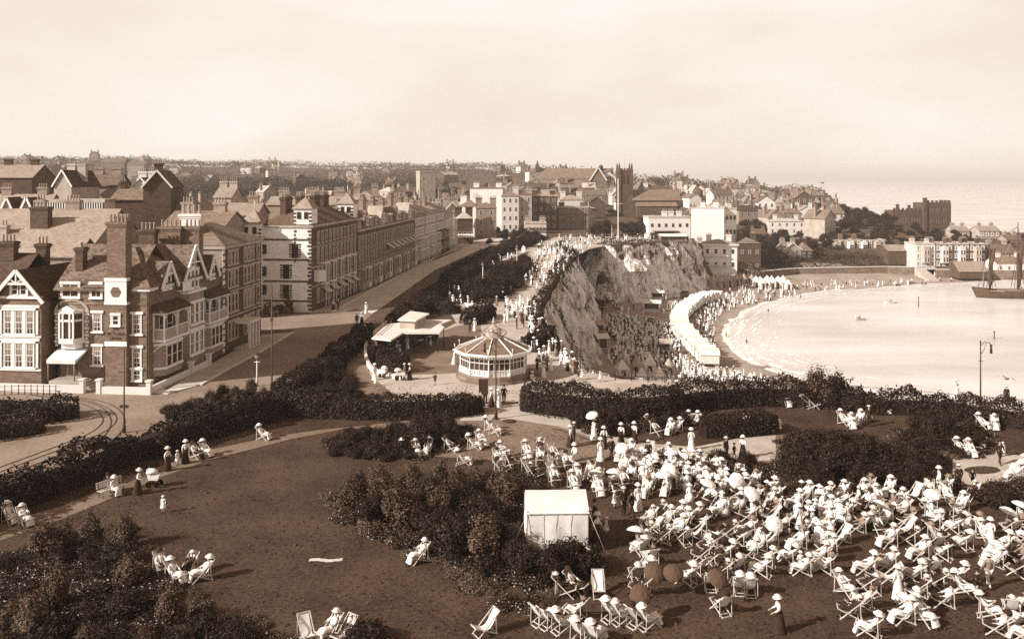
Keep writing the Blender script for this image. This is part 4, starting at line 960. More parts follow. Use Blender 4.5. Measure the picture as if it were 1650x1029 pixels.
bld('town_house', 'brown house between trees right of the square white house', 1190, 1226, 330, 392, 9, BRICK_D, SLATE_M, 'hip', 0, 2, 3)
# --- slope towards the harbour
bld('villa', 'villa with pale gable and broad hipped roof among trees above the beach', 1262, 1292, 352, 402, 9, STUCCO_M, SLATE, 'gy', 8, 2, 2, 2.6, ww=1.3)
bld('villa', 'brown roofed wing right of the pale gabled villa above the beach', 1290, 1310, 353, 404, 10, BRICK_D, SLATE_M, 'hip', 8, 2, 2, 3)
bld('white_house', 'cream flat topped house with bow end on the wooded slope', 1240, 1296, 405, 357, 10, CREAM, LEAD, 'hip', -10, 2, 5, 1.4, side=2)
bld('white_house', 'white house with wide low gable below the twin gabled house', 1282, 1318, 475, 341, 10, STUCCO_L, SLATE, 'gy', 0, 1, 2, 3.2)
t = bld('twin_gable_house', 'large dark house with two gables and tall chimneys on the headland skyline', 1303, 1344, 540, 327, 12, BRICK_D, TILE_D, 'gx', 0, 2, 5, 4.5)
w_, h_ = t['w'], t['h']
for xx in (-3.6, 3.0):
    g = MB(); g.xprism([(xx-3,h_),(xx+3,h_),(xx,h_+4.6)],-.8,6); g.build('gable', STUCCO_M, t); g = MB(); g.gable(xx-3,xx+3,-.8,6,h_,h_+4.8,.3,.2,'y'); g.build('roof', TILE_D, t)
t = bld('bay_terrace', 'brick terrace with white bays and scalloped parapet above the sea wall', 1338, 1428, 376, 388, 9, BRICK, LEAD, 'flat', 2, 2, 9, zb=-11, chim=((.25,4),(.5,4),(.75,4)), ws='hood')
for k, xx in enumerate((-9, -3.2, 2.6, 8.4)):
    m = MB(); h_ = t['h']; m.prism([(xx-1.6,0),(xx-1,-1.1),(xx+1,-1.1),(xx+1.6,0)], .3, h_-.3); m.build('bay', STUCCO_L if k in (1,2) else STUCCO_M, t)
    for zz in (1.2, h_-3.3):
        for dx in (-.5,.5): window(t, xx+dx, -1.1, zz, .8, 1.7, 'f', 'plain')
bld('boathouse', 'long low shed with pale roof beside the harbour terrace', 1431, 1476, 348, 404, 9, BRICK_D, SLATE, 'gx', 2, 0, 0, 2.0, zb=-14, chim=(), cat='shed')
for (nm, lb, a, b_, wm, cols) in (('harbour_house', 'white fronted harbour house with tall bays at the left of the row', 1476, 1507, CREAM, 4), ('harbour_house', 'brick harbour house with one white bay in the middle of the row', 1507, 1536, BRICK, 3), ('harbour_house', 'brick harbour house with two pale bays near the boathouse', 1537, 1562, BRICK, 3), ('harbour_house', 'brick harbour house with white top bay at the right of the row', 1562, 1588, BRICK_D, 3)):
    t = bld(nm, lb, a, b_, 340, 394, 10, wm, LEAD, 'flat', 0, 3, cols, zb=-15, ws='hood', chim=((.1,4),(.9,4)))
    w_, h_ = t['w'], t['h']; m = MB(); m.prism([(-1.5,0),(-1,-1),(1.2,-1),(1.7,0)], 2.6, h_-.8); o = m.build('bay', CREAM if wm is BRICK else STUCCO_M, t)
    for zz in (3.2, 6.0):
        for dx in (-.45,.65): window(t, dx, -1.0, zz, .8, 1.6, 'f', 'plain')
bld('boathouse', 'boathouse with large pale sloping roof on the harbour beach', 1546, 1592, 326, 437, 9, BRICK_D, SLATE, 'gx', 0, 0, 0, 3.2, zb=-17, chim=(), cat='shed')
bld('tavern', 'rambling harbour tavern with gables behind the sailing barge', 1596, 1640, 342, 408, 10, STUCCO_M, TILE, 'gx', 3, 3, 5, 3.2, zb=-15, cat='inn')
bld('tavern', 'white fronted low building at the pier head behind the barge', 1606, 1660, 332, 424, 8, STUCCO_L, SLATE_M, 'gx', 0, 1, 4, 2.0, zb=-16, cat='inn')
# --- castellated house on the headland
t = thing('castellated_house', 'dark battlemented mansion with square tower on the headland', 'mansion', ((1490-825)/F*437, 437, T1(207, 437)-1), R(2))
z0 = t.location.z; ht = zat(327, 437)-z0; hl = zat(339, 437)-z0
m = MB(); m.box(0,13.5,0,12,0,ht); m.box(-.6,1.0,-.6,1.0,0,ht+2.6); m.build('tower', BRICK_D, t)
m = MB(); m.box(-15.8,-.02,1,10,0,hl); m.build('wing', BRICK_D, t)
m = MB()
for k in range(6): m.box(1.2+k*2.15,2.4+k*2.15,-.05,.35,ht,ht+1.3)
for k in range(5): m.box(13.2,13.55,.6+k*2.3,1.8+k*2.3,ht,ht+1.3)
for k in range(7): m.box(-15.6+k*2.2,-14.4+k*2.2,.95,1.3,hl,hl+1.2)
m.build('battlement', BRICK_D, t)
for xx, yy_ in ((3.4,0),(6.6,0),(10.4,0)):
    for zz in (2, ht*.42, ht*.72): window(t, xx, 0, zz, 1.2, 1.9, 'f', 'plain', STUCCO_M)
for xx in (-13.8,-11.2,-8.6,-5.4,-2.6): window(t, xx, 1, hl*.55, 1.3, 2.0, 'f', 'plain', STUCCO_M)
m = MB(); m.prism([(13.5,2),(14.6,3),(14.6,7),(13.5,8)], 1, ht*.6); m.build('bay', STUCCO_M, t)
chimney(t, -11, 6, hl, hl+2.8, 1.4, .8, 3, BRICK_D); chimney(t, -5, 6, hl, hl+2.4, 1.2, .8, 3, BRICK_D)
bld('villa', 'small villa with pale roof right of the battlemented mansion', 1536, 1562, 420, 372, 8, STUCCO_M, SLATE, 'gx', 0, 1, 3, 2)
bld('villa', 'twin gabled villa with white windows among headland trees', 1578, 1612, 415, 372, 8, STUCCO_M, SLATE, 'gx', 4, 1, 4, 2, ws='hood')
bld('villa', 'cottage half hidden in trees at the right end of the headland', 1622, 1646, 400, 386, 8, STUCCO_M, TILE, 'gx', 0, 1, 3, 2)
# --- hilltop mansion on the left skyline, tower house, far church tower
t = bld('hill_mansion', 'pale many chimneyed mansion crowning the hill on the left skyline', 398, 448, 1300, 266, 22, STUCCO_M, SLATE, 'gx', 0, 2, 6, 7, chim=((.15,2),(.4,3),(.7,3),(.9,2)), cat='mansion', ww=2.2, wh=3)
bld('villa', 'villa with pyramid roof just right of the hill mansion', 434, 450, 1150, 272, 12, STUCCO_L, SLATE, 'hip', 0, 2, 3, 5)
t = bld('tower_house', 'square grey tower rising above the roofs beyond the long terrace', 676, 702, 520, 277, 9, STUCCO_M, LEAD, 'flat', 20, 3, 2, cat='tower', chim=())
bld('hill_house', 'large gabled house on the ridge above the left rooftops', 163, 200, 900, 262, 16, BRICK, TILE, 'gx', 0, 2, 5, 5)
bld('hill_house', 'low house on the ridge left of the hill mansion', 205, 232, 880, 266, 14, BRICK_M, TILE, 'gx', 0, 2, 5, 4)
bld('hill_house', 'square church-like tower on the far left ridge', 58, 66, 1250, 252, 8, BRICK_M, LEAD, 'flat', 0, 1, 1, cat='tower', chim=())
for o in list(COL.objects): clean(o)

# ------------------------------------------------------------------ ordinary houses filling the town (prototypes, then copies)
def house_proto(i, w_, dp, h_, roof, rh, wm, rm):
    t = bpy.data.objects.new(['town_house','cottage','brick_house','pale_house','gabled_house','slate_house','white_house'][i], None); COL.objects.link(t)
    m = MB(); a, b_ = -w_/2, w_/2; m.box(a, b_, -dp/2, dp/2, -3, h_)
    if roof == 'gx': m.add([(a,-dp/2,h_),(a,dp/2,h_),(a,0,h_+rh),(b_,-dp/2,h_),(b_,dp/2,h_),(b_,0,h_+rh)], [(0,2,1),(3,4,5)])
    if roof == 'gy': m.add([(a,-dp/2,h_),(b_,-dp/2,h_),(0,-dp/2,h_+rh),(a,dp/2,h_),(b_,dp/2,h_),(0,dp/2,h_+rh)], [(0,1,2),(5,4,3)])
    m.build('wall', wm, t); r = MB()
    if roof == 'hip': r.hip(a, b_, -dp/2, dp/2, h_, h_+rh, .3)
    elif roof == 'flat': r.box(a-.1, b_+.1, -dp/2-.1, dp/2+.1, h_, h_+.4)
    else: r.gable(a, b_, -dp/2, dp/2, h_+.03, h_+rh+.05, .3, .16, 'x' if roof == 'gx' else 'y')
    r.build('roof', rm, t)
    for fx in (.12, .88):
        c = MB(); x = a+w_*fx; z1 = h_+rh+1.3; c.box(x-.7, x+.7, -.4, .4, h_, z1-.3); c.box(x-.82, x+.82, -.5, .5, z1-.3, z1)
        for k in range(3): c.lathe([(.16,z1),(.12,z1+.8)], (x-.45+k*.45,0,0), 6)
        c.build('chimney', BRICK if i % 2 else BRICK_M, t)
    nc = max(2, int(w_/2.6))
    for zz in (1.0, 3.9, 6.6)[:int(h_/2.9)]:
        for k in range(nc): window(t, a+w_*(k+.5)/nc, -dp/2, zz, 1.0, 1.6, 'f', 'plain')
    return t
HP = [house_proto(0, 9, 8, 6.0, 'gx', 2.6, BRICK_M, SLATE_M), house_proto(1, 7, 7, 3.4, 'gx', 2.4, STUCCO_M, TILE), house_proto(2, 8, 9, 8.8, 'gy', 3.0, BRICK, SLATE_D),
      house_proto(3, 10, 8, 6.2, 'hip', 2.4, STUCCO_M, SLATE), house_proto(4, 7.5, 9, 6.0, 'gy', 3.4, STUCCO_M, TILE_D), house_proto(5, 14, 8, 6.2, 'gx', 2.6, BRICK, SLATE), house_proto(6, 8, 8, 6.4, 'hip', 2.0, STUCCO_L, SLATE_M)]
HUSED = [False]*7
HKIND = ['gabled', 'low gabled', 'tall gabled', 'hip-roofed', 'steep gabled', 'long', 'square hip-roofed']
HW = [('buff brick', BRICK_M), ('brown brick', BRICK), ('white', STUCCO_L), ('stuccoed', STUCCO_M), ('dark brick', BRICK_D), ('cream', CREAM)]
HR = [('pale slate', SLATE), ('grey slate', SLATE_M), ('red tiled', TILE), ('dark tiled', TILE_D), ('brown slate', SLATE_D), ('lead grey', LEAD)]
OCC = [(o.location.x, o.location.y, 9) for o in COL.objects if o.parent is None and 'category' in o and o.location.y > 100 and o['category'] != 'tree']
def fill(n, a0, a1, d0, d1, place, group, s0=.85, s1=1.15, seed=1, gap=10, avoid=None, kinds=None, jit=.5):
    q = random.Random(seed); done = 0; tries = 0
    while done < n and tries < n*60:
        tries += 1
        d = q.uniform(d0, d1); a = q.uniform(a0, a1); x = (a-825)/F*d
        if avoid and avoid(x, d, a): continue
        if not inpoly(np.array([x]), np.array([d]), LAND)[0] or polydist(np.array([x]), np.array([d]), EDGE2, False)[0] < 8: continue
        if d < 320 and x > -44+.1*(d-85): continue
        if any((x-u)**2+(d-v)**2 < (gap*.5+r*.5+1)**2 if r < 10 else (x-u)**2+(d-v)**2 < r*r for u, v, r in OCC): continue
        i = q.choice(kinds or range(7)); t = HP[i]
        if HUSED[i]: t = dup(t)
        HUSED[i] = True
        t.location = (x, d, T1(x, d)-.3); t.rotation_euler = (0, 0, q.choice((0, 0, PI/2, -PI/2, PI/8, -PI/6, PI/4))+q.uniform(-.2, .2)*jit*2); s = q.uniform(s0, s1); t.scale = (s*q.uniform(.9, 1.15), s, s*q.uniform(.9, 1.12))
        wn_, wm_ = q.choice(HW); rn_, rm_ = q.choice(HR)
        for c in kids(t):
            mm = {'wall': wm_, 'roof': rm_}.get(c.name.split('.')[0])
            if mm: c.material_slots[0].link = 'OBJECT'; c.material_slots[0].material = mm
        lb = HKIND[i]+' '+wn_+' house with '+rn_+' roof '+place; tag(t, lb, 'house', lb); OCC.append((x, d, gap)); done += 1
    return done
WOODS = [(-285,-130,560,760)]
def in_wood(x, d, a): return 690 < a < 762 and 555 < d < 645 or 150 < a < 260 and 425 < d < 525 or 275 < a < 575 and 520 < d < 830 or 30 < a < 145 and 225 < d < 330
fill(34, -60, 560, 130, 330, 'in the back streets at left', 'back street houses', seed=1, gap=11, avoid=in_wood)
fill(34, -60, 600, 330, 560, 'behind the back streets at left', 'houses behind the back streets', seed=2, gap=12, avoid=in_wood)
fill(48, 540, 870, 345, 620, 'in the old town beyond the road', 'old town houses', seed=3, gap=9.5, avoid=lambda x, d, a: in_wood(x, d, a) or 745 < a < 860 and d < 350)
fill(44, 860, 1130, 372, 640, 'between the school and church', 'houses by the church', seed=4, gap=10, avoid=lambda x, d, a: 985 < a < 1105 and 400 < d < 450)
fill(52, 1110, 1345, 380, 760, 'on the slope right of the church', 'headland houses', seed=5, gap=10)
fill(44, 20, 880, 700, 1350, 'on the far wooded hillside', 'far hillside houses', 1.0, 1.5, seed=6, gap=24)
fill(26, 880, 1230, 640, 900, 'on the ridge beyond the church', 'far ridge houses', .9, 1.3, seed=7, gap=13)

# ------------------------------------------------------------------ trees of the town and woods
q = random.Random(21)
def trees(n, a0, a1, d0, d1, s0, s1, label, group, kinds=(0,1,2,3), gap=4, ok=None, dz=-.4, land=True):
    done = tries = 0; mine = []
    while done < n and tries < n*40:
        tries += 1; d = q.uniform(d0, d1); a = q.uniform(a0, a1); x = (a-825)/F*d
        if land and not inpoly(np.array([x]), np.array([d]), LAND)[0]: continue
        if ok and not ok(x, d, a): continue
        if any((x-u)**2+(d-v)**2 < 30 for u, v, r in OCC) or any((x-u)**2+(d-v)**2 < gap*gap for u, v in mine): continue
        s = q.uniform(s0, s1); place_tree(q.choice(kinds), (x, d, T1(x, d)+dz), s, label, group); mine.append((x, d)); done += 1
trees(16, 30, 150, 225, 320, .9, 1.5, 'dark tree in the grove behind the left villas', 'trees in the left grove', (1,2))
trees(14, -40, 560, 150, 420, .5, .9, 'garden tree between the back street houses', 'back street trees', (0,1,3))
trees(18, 780, 880, 262, 322, .38, .62, 'bushy tree on the small green before the town houses', 'trees on the green', (0,1,3), 3)
trees(12, 955, 1046, 292, 345, .7, 1.0, 'dark tree on the clifftop by the flagpole', 'clifftop trees', (0,1), 4)
trees(48, 1185, 1345, 338, 425, .6, 1.05, 'dark tree on the wooded slope above the beach tents', 'trees above the beach', (0,1,2), 4)
trees(46, 1345, 1440, 380, 520, .7, 1.15, 'dense tree in the wood left of the battlemented mansion', 'trees left of the mansion', (0,1,2), 4)
trees(46, 1420, 1560, 350, 430, .5, .85, 'dark tree on the bank below the battlemented mansion', 'trees below the mansion', (0,1,3), 4)
trees(20, 1540, 1700, 360, 430, .35, .6, 'wind-shaped tree on the low headland at right', 'trees on the low headland', (0,1,3), 5)
trees(26, 560, 1000, 380, 800, .6, 1.0, 'tree showing between the old town roofs', 'old town trees', (0,1,3))
trees(24, 1000, 1340, 430, 760, .6, .9, 'tree showing between the headland houses', 'headland trees', (0,1,3))
for a_, d_, s_ in ((4,104,1.45),(30,106,1.5),(58,107,1.25),(-30,105,1.5)): place_tree(q.choice((0,1)), ((a_-825)/F*d_, d_, -.3), s_, 'dark bushy tree rising behind the gabled house at left edge', 'trees behind the gabled house')
# far woods read as one mass: clumps of foliage over the hills
rs = np.random.RandomState(8); P = []; 
def wood_pts(n, fn, hgt, sd):
    r = np.random.RandomState(sd); out = []
    x, d = fn(r, n); z = T(x, d); keep = inpoly(x, d, LAND); x, d, z = x[keep], d[keep], z[keep]
    cl_ = .9+.45*fnoise(x/14, d/14)+.55*vnoise(x/47+3, d/61)
    z = z+hgt*np.clip(cl_, .3, 1.6)*(1-r.uniform(0, .8, len(x))**2)
    return np.stack([x, d, z], -1)
P1 = wood_pts(26000, lambda r, n: ((lambda d, a: ((a-825)/F*d, d))(r.uniform(560, 800, n), r.uniform(280, 570, n))), 7.5, 1)
P1 = np.concatenate([P1]+[wood_pts(n_, (lambda a0, a1, d0, d1: lambda r, n: ((lambda d, a: ((a-825)/F*d, d))(r.uniform(d0, d1, n), r.uniform(a0, a1, n))))(*bx_), 7, 5+n_) for n_, bx_ in ((3500,(690,762,560,640)),(4000,(575,690,720,860)),(2500,(150,260,430,520)),(3000,(1050,1180,780,860)))])
me = quads_mesh('wood', leaf_quads(P1, np.tile([0, -.3, 1.], (len(P1), 1)), 1.5, rs, .3), LEAF); o = link('wood', me); o['kind'] = 'stuff'
def hills_fn(r, n):
    d = 620+r.uniform(0, 1, n)**.7*960; a = r.uniform(-60, 1330, n); x = (a-825)/F*d
    k = (vnoise(x/60, d/60) > -.05) | (d > np.interp(a, [0, 850, 1100, 1300], [1330, 1300, 800, 700])); return x[k], d[k]
P2 = wood_pts(100000, hills_fn, 8.0, 2)
me = quads_mesh('hillside_trees', leaf_quads(P2, np.tile([0, -.3, 1.], (len(P2), 1)), 1.9, rs, .3), LEAF_F); o = link('hillside_trees', me); o['kind'] = 'stuff'
# scrub on the cliff head and wooded bank
def scrub(name, n, poly, hgt, sz, sd, m):
    r = np.random.RandomState(sd); xs_ = [p[0] for p in poly]; ys_ = [p[1] for p in poly]
    x = r.uniform(min(xs_), max(xs_), n*4); y = r.uniform(min(ys_), max(ys_), n*4); k = inpoly(x, y, poly); x, y = x[k][:n], y[k][:n]
    z = T(x, y)+hgt*np.clip(.7+.6*fnoise(x/2.2, y/2.2), .1, 1.5)*(1-r.uniform(0, .85, len(x))**2)
    Pn = np.stack([x, y, z], -1); me = quads_mesh(name, leaf_quads(Pn, np.tile([.4, -.5, .8], (len(x), 1)), sz, r, .2), m); o = link(name, me); o['kind'] = 'stuff'
scrub('cliff_scrub', 9000, [(2.2,118),(6.2,112),(7.5,122),(9.5,140),(13,158),(16,188),(20,212),(22,232),(15,232),(9,196),(5.4,160),(2.6,138)], 1.5, .42, 4, LEAF)
scrub('cliff_scrub', 2600, [(7.4,93.5),(10.8,90.3),(25,87),(46,78.6),(60,75),(60,78),(47,81.5),(26,90.5),(12,93.5),(8.5,97)], .9, .3, 8, LEAF)
scrub('cliff_scrub', 2500, [(20,240),(31,262),(54,283),(56,292),(28,276),(18,250)], 1.6, .45, 6, LEAF)
scrub('gully_scrub', 5000, [(15,226),(24,232),(27,250),(33,262),(27,270),(16,272),(12,258)], 1.8, .45, 7, LEAF)
scrub('bank_scrub', 9000, [(66,316),(98,326),(116,340),(150,346),(150,360),(112,362),(80,345)], 3.0, .6, 5, LEAF)
# ================================================================== hedges and shrubs of the gardens
def catmull(pts, per=8):
    r = []
    for i in range(len(pts)-1):
        p0, p1, p2, p3 = pts[max(i-1,0)], pts[i], pts[i+1], pts[min(i+2,len(pts)-1)]
        for k in range(per):
            t = k/per; r.append(.5*((2*p1)+(p2-p0)*t+(2*p0-5*p1+4*p2-p3)*t*t+(3*p1-p0-3*p2+p3)*t**3))
    r.append(pts[-1]); return r
def hedge(label, pts, wd, h, seed, m=LEAF, size=.2, dens=95, rough=.35, group=None, cat='hedge'):
    """clipped or shaggy hedge along a ground line: leaf shell over a dark twig core"""
    line_ = catmull([Vector((p[0], p[1], 0)) for p in pts]); c = line_[len(line_)//2]; rs = np.random.RandomState(seed)
    t = thing('hedge', label, cat, (c.x, c.y, 0), 0, group)
    P = np.array([[p.x-c.x, p.y-c.y] for p in line_]); seg = np.hypot(*(P[1:]-P[:-1]).T); cum = np.concatenate([[0], np.cumsum(seg)]); Lt = cum[-1]
    n = int(Lt*(wd+2*h)*dens); s = rs.uniform(0, Lt, n); i = np.clip(np.searchsorted(cum, s)-1, 0, len(seg)-1); f = ((s-cum[i])/seg[i])[:, None]
    p = P[i]*(1-f)+P[i+1]*f; d = (P[i+1]-P[i])/seg[i][:, None]; nn = np.stack([d[:,1], -d[:,0]], 1)
    u = rs.uniform(-1, 1, n); side = rs.uniform(0, 1, n) < 2*h/(wd+2*h)
    hv = h*(1+rough*fnoise(s*.35+seed, s*0+seed*1.3)*.6+rough*fnoise(s*1.3, u*.9+seed)*.35); wv = wd/2*(1+rough*.5*fnoise(s*.5+seed*3, np.sign(u)*2.0+seed))
    endf = np.clip(np.minimum(s, Lt-s)/.8, .15, 1)**.5; hv *= .5+.5*endf; wv *= endf
    z = np.where(side, hv*rs.uniform(0, 1, n)**.8, hv*(1-.25*rs.uniform(0, 1, n)**2)); uu = np.where(side, np.sign(u)*(1-.15*rs.uniform(0, 1, n)**2), u)
    uu *= 1-.22*np.clip(z/hv, 0, 1)**3
    XY = p+nn*(uu*wv)[:, None]; N = np.stack([nn[:,0]*np.where(side, np.sign(u), 0), nn[:,1]*np.where(side, np.sign(u), 0), np.where(side, .25, 1)], 1)
    stick = rs.uniform(0, 1, n) < .03; z = z+np.where(stick, rs.uniform(0, .35, n)*rough*2, 0)
    me = quads_mesh('foliage', leaf_quads(np.stack([XY[:,0], XY[:,1], z], 1), N, size, rs, .15), m); link('foliage', me, t)
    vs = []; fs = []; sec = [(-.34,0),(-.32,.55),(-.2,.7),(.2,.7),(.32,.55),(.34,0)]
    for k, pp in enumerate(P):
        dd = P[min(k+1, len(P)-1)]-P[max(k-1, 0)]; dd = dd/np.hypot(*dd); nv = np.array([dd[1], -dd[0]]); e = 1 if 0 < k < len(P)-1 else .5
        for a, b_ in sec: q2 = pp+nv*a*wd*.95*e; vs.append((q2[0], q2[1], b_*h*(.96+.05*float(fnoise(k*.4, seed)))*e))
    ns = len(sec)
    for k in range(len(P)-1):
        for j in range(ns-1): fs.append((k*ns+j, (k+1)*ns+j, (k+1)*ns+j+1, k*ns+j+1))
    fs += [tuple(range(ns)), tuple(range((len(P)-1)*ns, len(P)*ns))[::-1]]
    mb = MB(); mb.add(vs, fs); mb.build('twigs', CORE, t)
    return t
hedge('long shaggy hedge between the tram road and the lawn path at left', px((-120,890),(0,826),(110,783),(210,742),(310,708),(400,684),(470,664)), 2.6, 1.9, 1, LEAF, .24, 80, .6)
hedge('clipped dark hedge with flowers in front of the shelter path', px((420,664),(520,668),(640,672),(740,668),(768,661)), 2.6, 1.8, 2, LEAF, .2, 90)
hedge('wide clipped hedge right of the garden gate', px((842,657),(920,668),(1010,672),(1100,665)), 3.2, 2.2, 3, LEAF, .2, 90)
hedge('seaward hedge behind the upper lawn', px((1080,664),(1180,652),(1290,652),(1400,662)), 2.4, 1.9, 4, LEAF, .2, 90, .5)
hedge('ragged seaward hedge near the cliff lamp post', px((1390,662),(1480,668),(1570,678),(1660,692),(1760,712)), 2.2, 1.7, 5, LEAF, .22, 85, .7)
hedge('square clipped hedge on the upper lawn with a child in white at its end', px((1128,703),(1190,699),(1252,693)), 2.2, 1.7, 6, LEAF, .18, 95, .2)
hedge('dark hedge between the street and the curved side path', px((455,646),(492,622),(534,590),(572,558),(590,540)), 2.8, 1.6, 7, LEAF, .22, 80)
hedge('long dark hedge along the seaward edge of the terrace road', px((640,530),(690,490),(733,458),(772,434),(800,420)), 3.6, 1.8, 8, LEAF, .3, 45)
hedge('curved dark hedge inside the white kerb before the tea shelter', px((611,562),(617,582),(634,596),(654,602)), 2.2, 1.6, 9, LEAF, .22, 80)
hedge('low hedge behind the tea shelter roof', px((662,508),(700,500),(735,506)), 3.4, 1.6, 10, LEAF, .26, 60)
hedge('dense hedge between the winding path and the promenade', px((738,488),(775,482),(812,462),(842,432)), 4.6, 1.7, 11, LEAF, .3, 45, .9)
hedge('dark hedge on the far side of the winding path', px((722,452),(765,426),(815,406),(850,396)), 3.2, 1.4, 12, LEAF, .32, 40, .9)
hedge('square clipped hedge close behind the bandstand', px((846,568),(866,556),(884,540)), 2.4, 1.6, 13, LEAF, .24, 70, .2)
hedge('rounded bush hedge near the shelter terrace', px((758,524),(778,512),(798,510)), 3.6, 2.0, 14, LEAF, .26, 60)
hedge('hedge in the triangular bed beside the tram road', px((-80,672),(20,678),(80,676),(118,668)), 3.6, 1.6, 15, LEAF, .24, 70, .5)
hedge('near hedge of the triangular bed by the tram rails', px((-80,712),(0,704),(70,692)), 3.2, 1.2, 16, LEAF_M, .22, 70, .5)
# shrub kinds
def shrub_proto(name, i, blobs, n, size, m, up=.3, bloom=0, aspect=None, inner=.5):
    t = bpy.data.objects.new(name, None); COL.objects.link(t); t.location = (0, -600-i, -400)
    f = link('foliage', quads_mesh('foliage', np.concatenate([blob_leaves(blobs, n, size, 40+i, up, inner), sprig_leaves(blobs, 46, size*.95, 140+i, .42)]), m), t)
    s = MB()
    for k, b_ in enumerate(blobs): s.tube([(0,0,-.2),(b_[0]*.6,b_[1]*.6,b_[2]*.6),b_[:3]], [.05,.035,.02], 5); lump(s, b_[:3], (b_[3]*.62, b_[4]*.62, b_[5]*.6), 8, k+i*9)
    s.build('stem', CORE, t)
    if bloom:
        rs = np.random.RandomState(i); P = blob_leaves(blobs, bloom, .11, 70+i, .4, .12); link('blossom', quads_mesh('blossom', P, BLOOM), t)
    return t
LEAF_F2 = mat('feathery_leaves', .06, .75, .6, rough=.7, spec=.2, island=.8)
SHR = [shrub_proto('round_shrub', 0, rblobs(31, 7, .75, .5, .95, .45, .65, .8), 3000, .125, LEAF),
       shrub_proto('feathery_shrub', 1, [(.0,0,1.0,.55,.55,.9),(.4,.2,1.0,.35,.35,.8),(-.4,.1,1.1,.3,.35,.8),(.1,-.45,.8,.35,.3,.7),(-.2,.45,.9,.3,.3,.8),(0,0,1.7,.22,.22,.5)], 3200, .11, LEAF_F2, .9, 0, None, .7),
       shrub_proto('flowering_shrub', 2, rblobs(33, 7, .8, .3, .6, .38, .55, .75), 2600, .11, LEAF_M, .4, 170),
       shrub_proto('low_shrub', 3, rblobs(34, 7, .9, .2, .45, .35, .5, .7), 2200, .11, LEAF_L, .5, 14),
       shrub_proto('upright_shrub', 4, rblobs(35, 8, .6, .5, 1.6, .35, .5, 1.0), 3200, .125, LEAF)]
SUSED = [False]*5; SNAME = ['round dark shrub', 'tall feathery shrub', 'pale flowering shrub', 'low pale-leaved plant', 'upright dark shrub']
def bed(place, poly, gap, kinds, s0, s1, seed, edge=None, n=400, group=None):
    q = random.Random(seed); pts = []; P = [(p[0], p[1]) for p in poly]; xs_ = [p[0] for p in P]; ys_ = [p[1] for p in P]
    for k in range(n*10):
        x = q.uniform(min(xs_), max(xs_)); y = q.uniform(min(ys_), max(ys_))
        if not inpoly(np.array([x]), np.array([y]), P)[0]: continue
        e = float(polydist(np.array([x]), np.array([y]), P)[0]); g_ = gap*(.62 if edge and e < 1.0 else 1)
        if any((x-u)**2+(y-v)**2 < g_*g_ for u, v in pts) or e < .25: continue
        pts.append((x, y)); i = q.choice(edge) if edge and e < 1.0 else q.choice(kinds); s = q.uniform(s0, s1)*(.62 if edge and e < 1.0 else 1)
        t = SHR[i]
        if SUSED[i]: t = dup(t)
        SUSED[i] = True
        t.location = (x, y, -.05); t.rotation_euler = (0, 0, q.uniform(0, 6.28)); t.scale = (s*q.uniform(.85, 1.3), s*q.uniform(.85, 1.3), s*q.uniform(.6, 1.15))
        tag(t, SNAME[i]+' '+place, 'shrub', SNAME[i]+'s '+place)
        if len(pts) >= n: break
bed('in the oval bed below the clipped hedge', px((522,712),(535,736),(600,744),(680,740),(742,718),(768,698),(742,690),(690,688),(600,700),(550,700)), 1.1, (0,0,4), .75, 1.1, 1, (0,2))
bed('in the big central bed left of the white tent', px((524,800),(540,838),(590,866),(660,892),(715,915),(765,955),(830,985),(880,1000),(905,960),(900,905),(850,890),(845,850),(848,800),(880,772),(830,765),(745,775),(640,790),(570,785)), 1.12, (0,1,1,4,2), .85, 1.4, 2, (3,2,3))
bed('in the dark bed below the upper lawn', px((1252,742),(1268,782),(1330,800),(1440,800),(1530,788),(1532,745),(1440,722),(1340,708),(1262,712)), 1.3, (0,0,4), 1.0, 1.35, 3, (0,2))
bed('in the bed before the ragged seaward hedge', px((1415,708),(1470,730),(1540,738),(1608,732),(1618,706),(1560,694),(1450,692)), 1.2, (0,4,2), .9, 1.2, 4, (2,3))
bed('at the right edge beside the garden plaza', px((1572,812),(1600,822),(1720,830),(1720,790),(1640,782),(1590,790)), 1.1, (0,2), .8, 1.1, 5)
bed('in the flower bed at the bottom left corner', px((-60,905),(60,880),(150,850),(215,850),(250,875),(262,930),(340,970),(440,1010),(500,1060),(470,1100),(-120,1110)), 1.0, (0,1,2,2,0), .62, 1.1, 6, (2,3), 170)
bed('by the lower edge of the lawn', px((560,1032),(590,1020),(640,1040),(620,1070),(560,1060)), 1.0, (0,4), .8, 1.1, 7)
bed('on the bank at the head of the hedge by the street', px((270,672),(300,648),(350,640),(410,632),(440,650),(400,672),(340,690),(285,694)), 1.1, (0,1,4), .55, .9, 8)
bed('in the dark slope beside the curved side path', px((440,640),(500,618),(548,590),(556,606),(585,640),(560,652),(480,655)), 1.2, (0,4), .8, 1.0, 9)
bed('in front of the wide clipped hedge right of the gate', px((905,686),(960,706),(1040,700),(1110,686),(1100,678),(960,686)), 1.05, (0,4,2), .8, 1.05, 10)
bed('below the seats at the crowd edge', px((1110,748),(1180,742),(1260,765),(1300,800),(1250,790),(1180,766)), 1.05, (0,2,3), .7, .95, 11)
bed('on the skyline of the seaward hedge', px((1290,648),(1340,646),(1352,656),(1300,658)), 1.0, (4,1), 1.3, 1.7, 12)
bed('in the planting between the winding path and the promenade', px((742,482),(780,492),(820,478),(850,440),(852,424),(822,430),(780,462),(745,470)), 1.9, (0,4,2), 1.3, 2.0, 14)
bed('in the planting north of the winding path', px((770,424),(850,398),(880,386),(850,384),(790,404),(760,420)), 2.2, (0,4,2), 1.0, 1.7, 15)
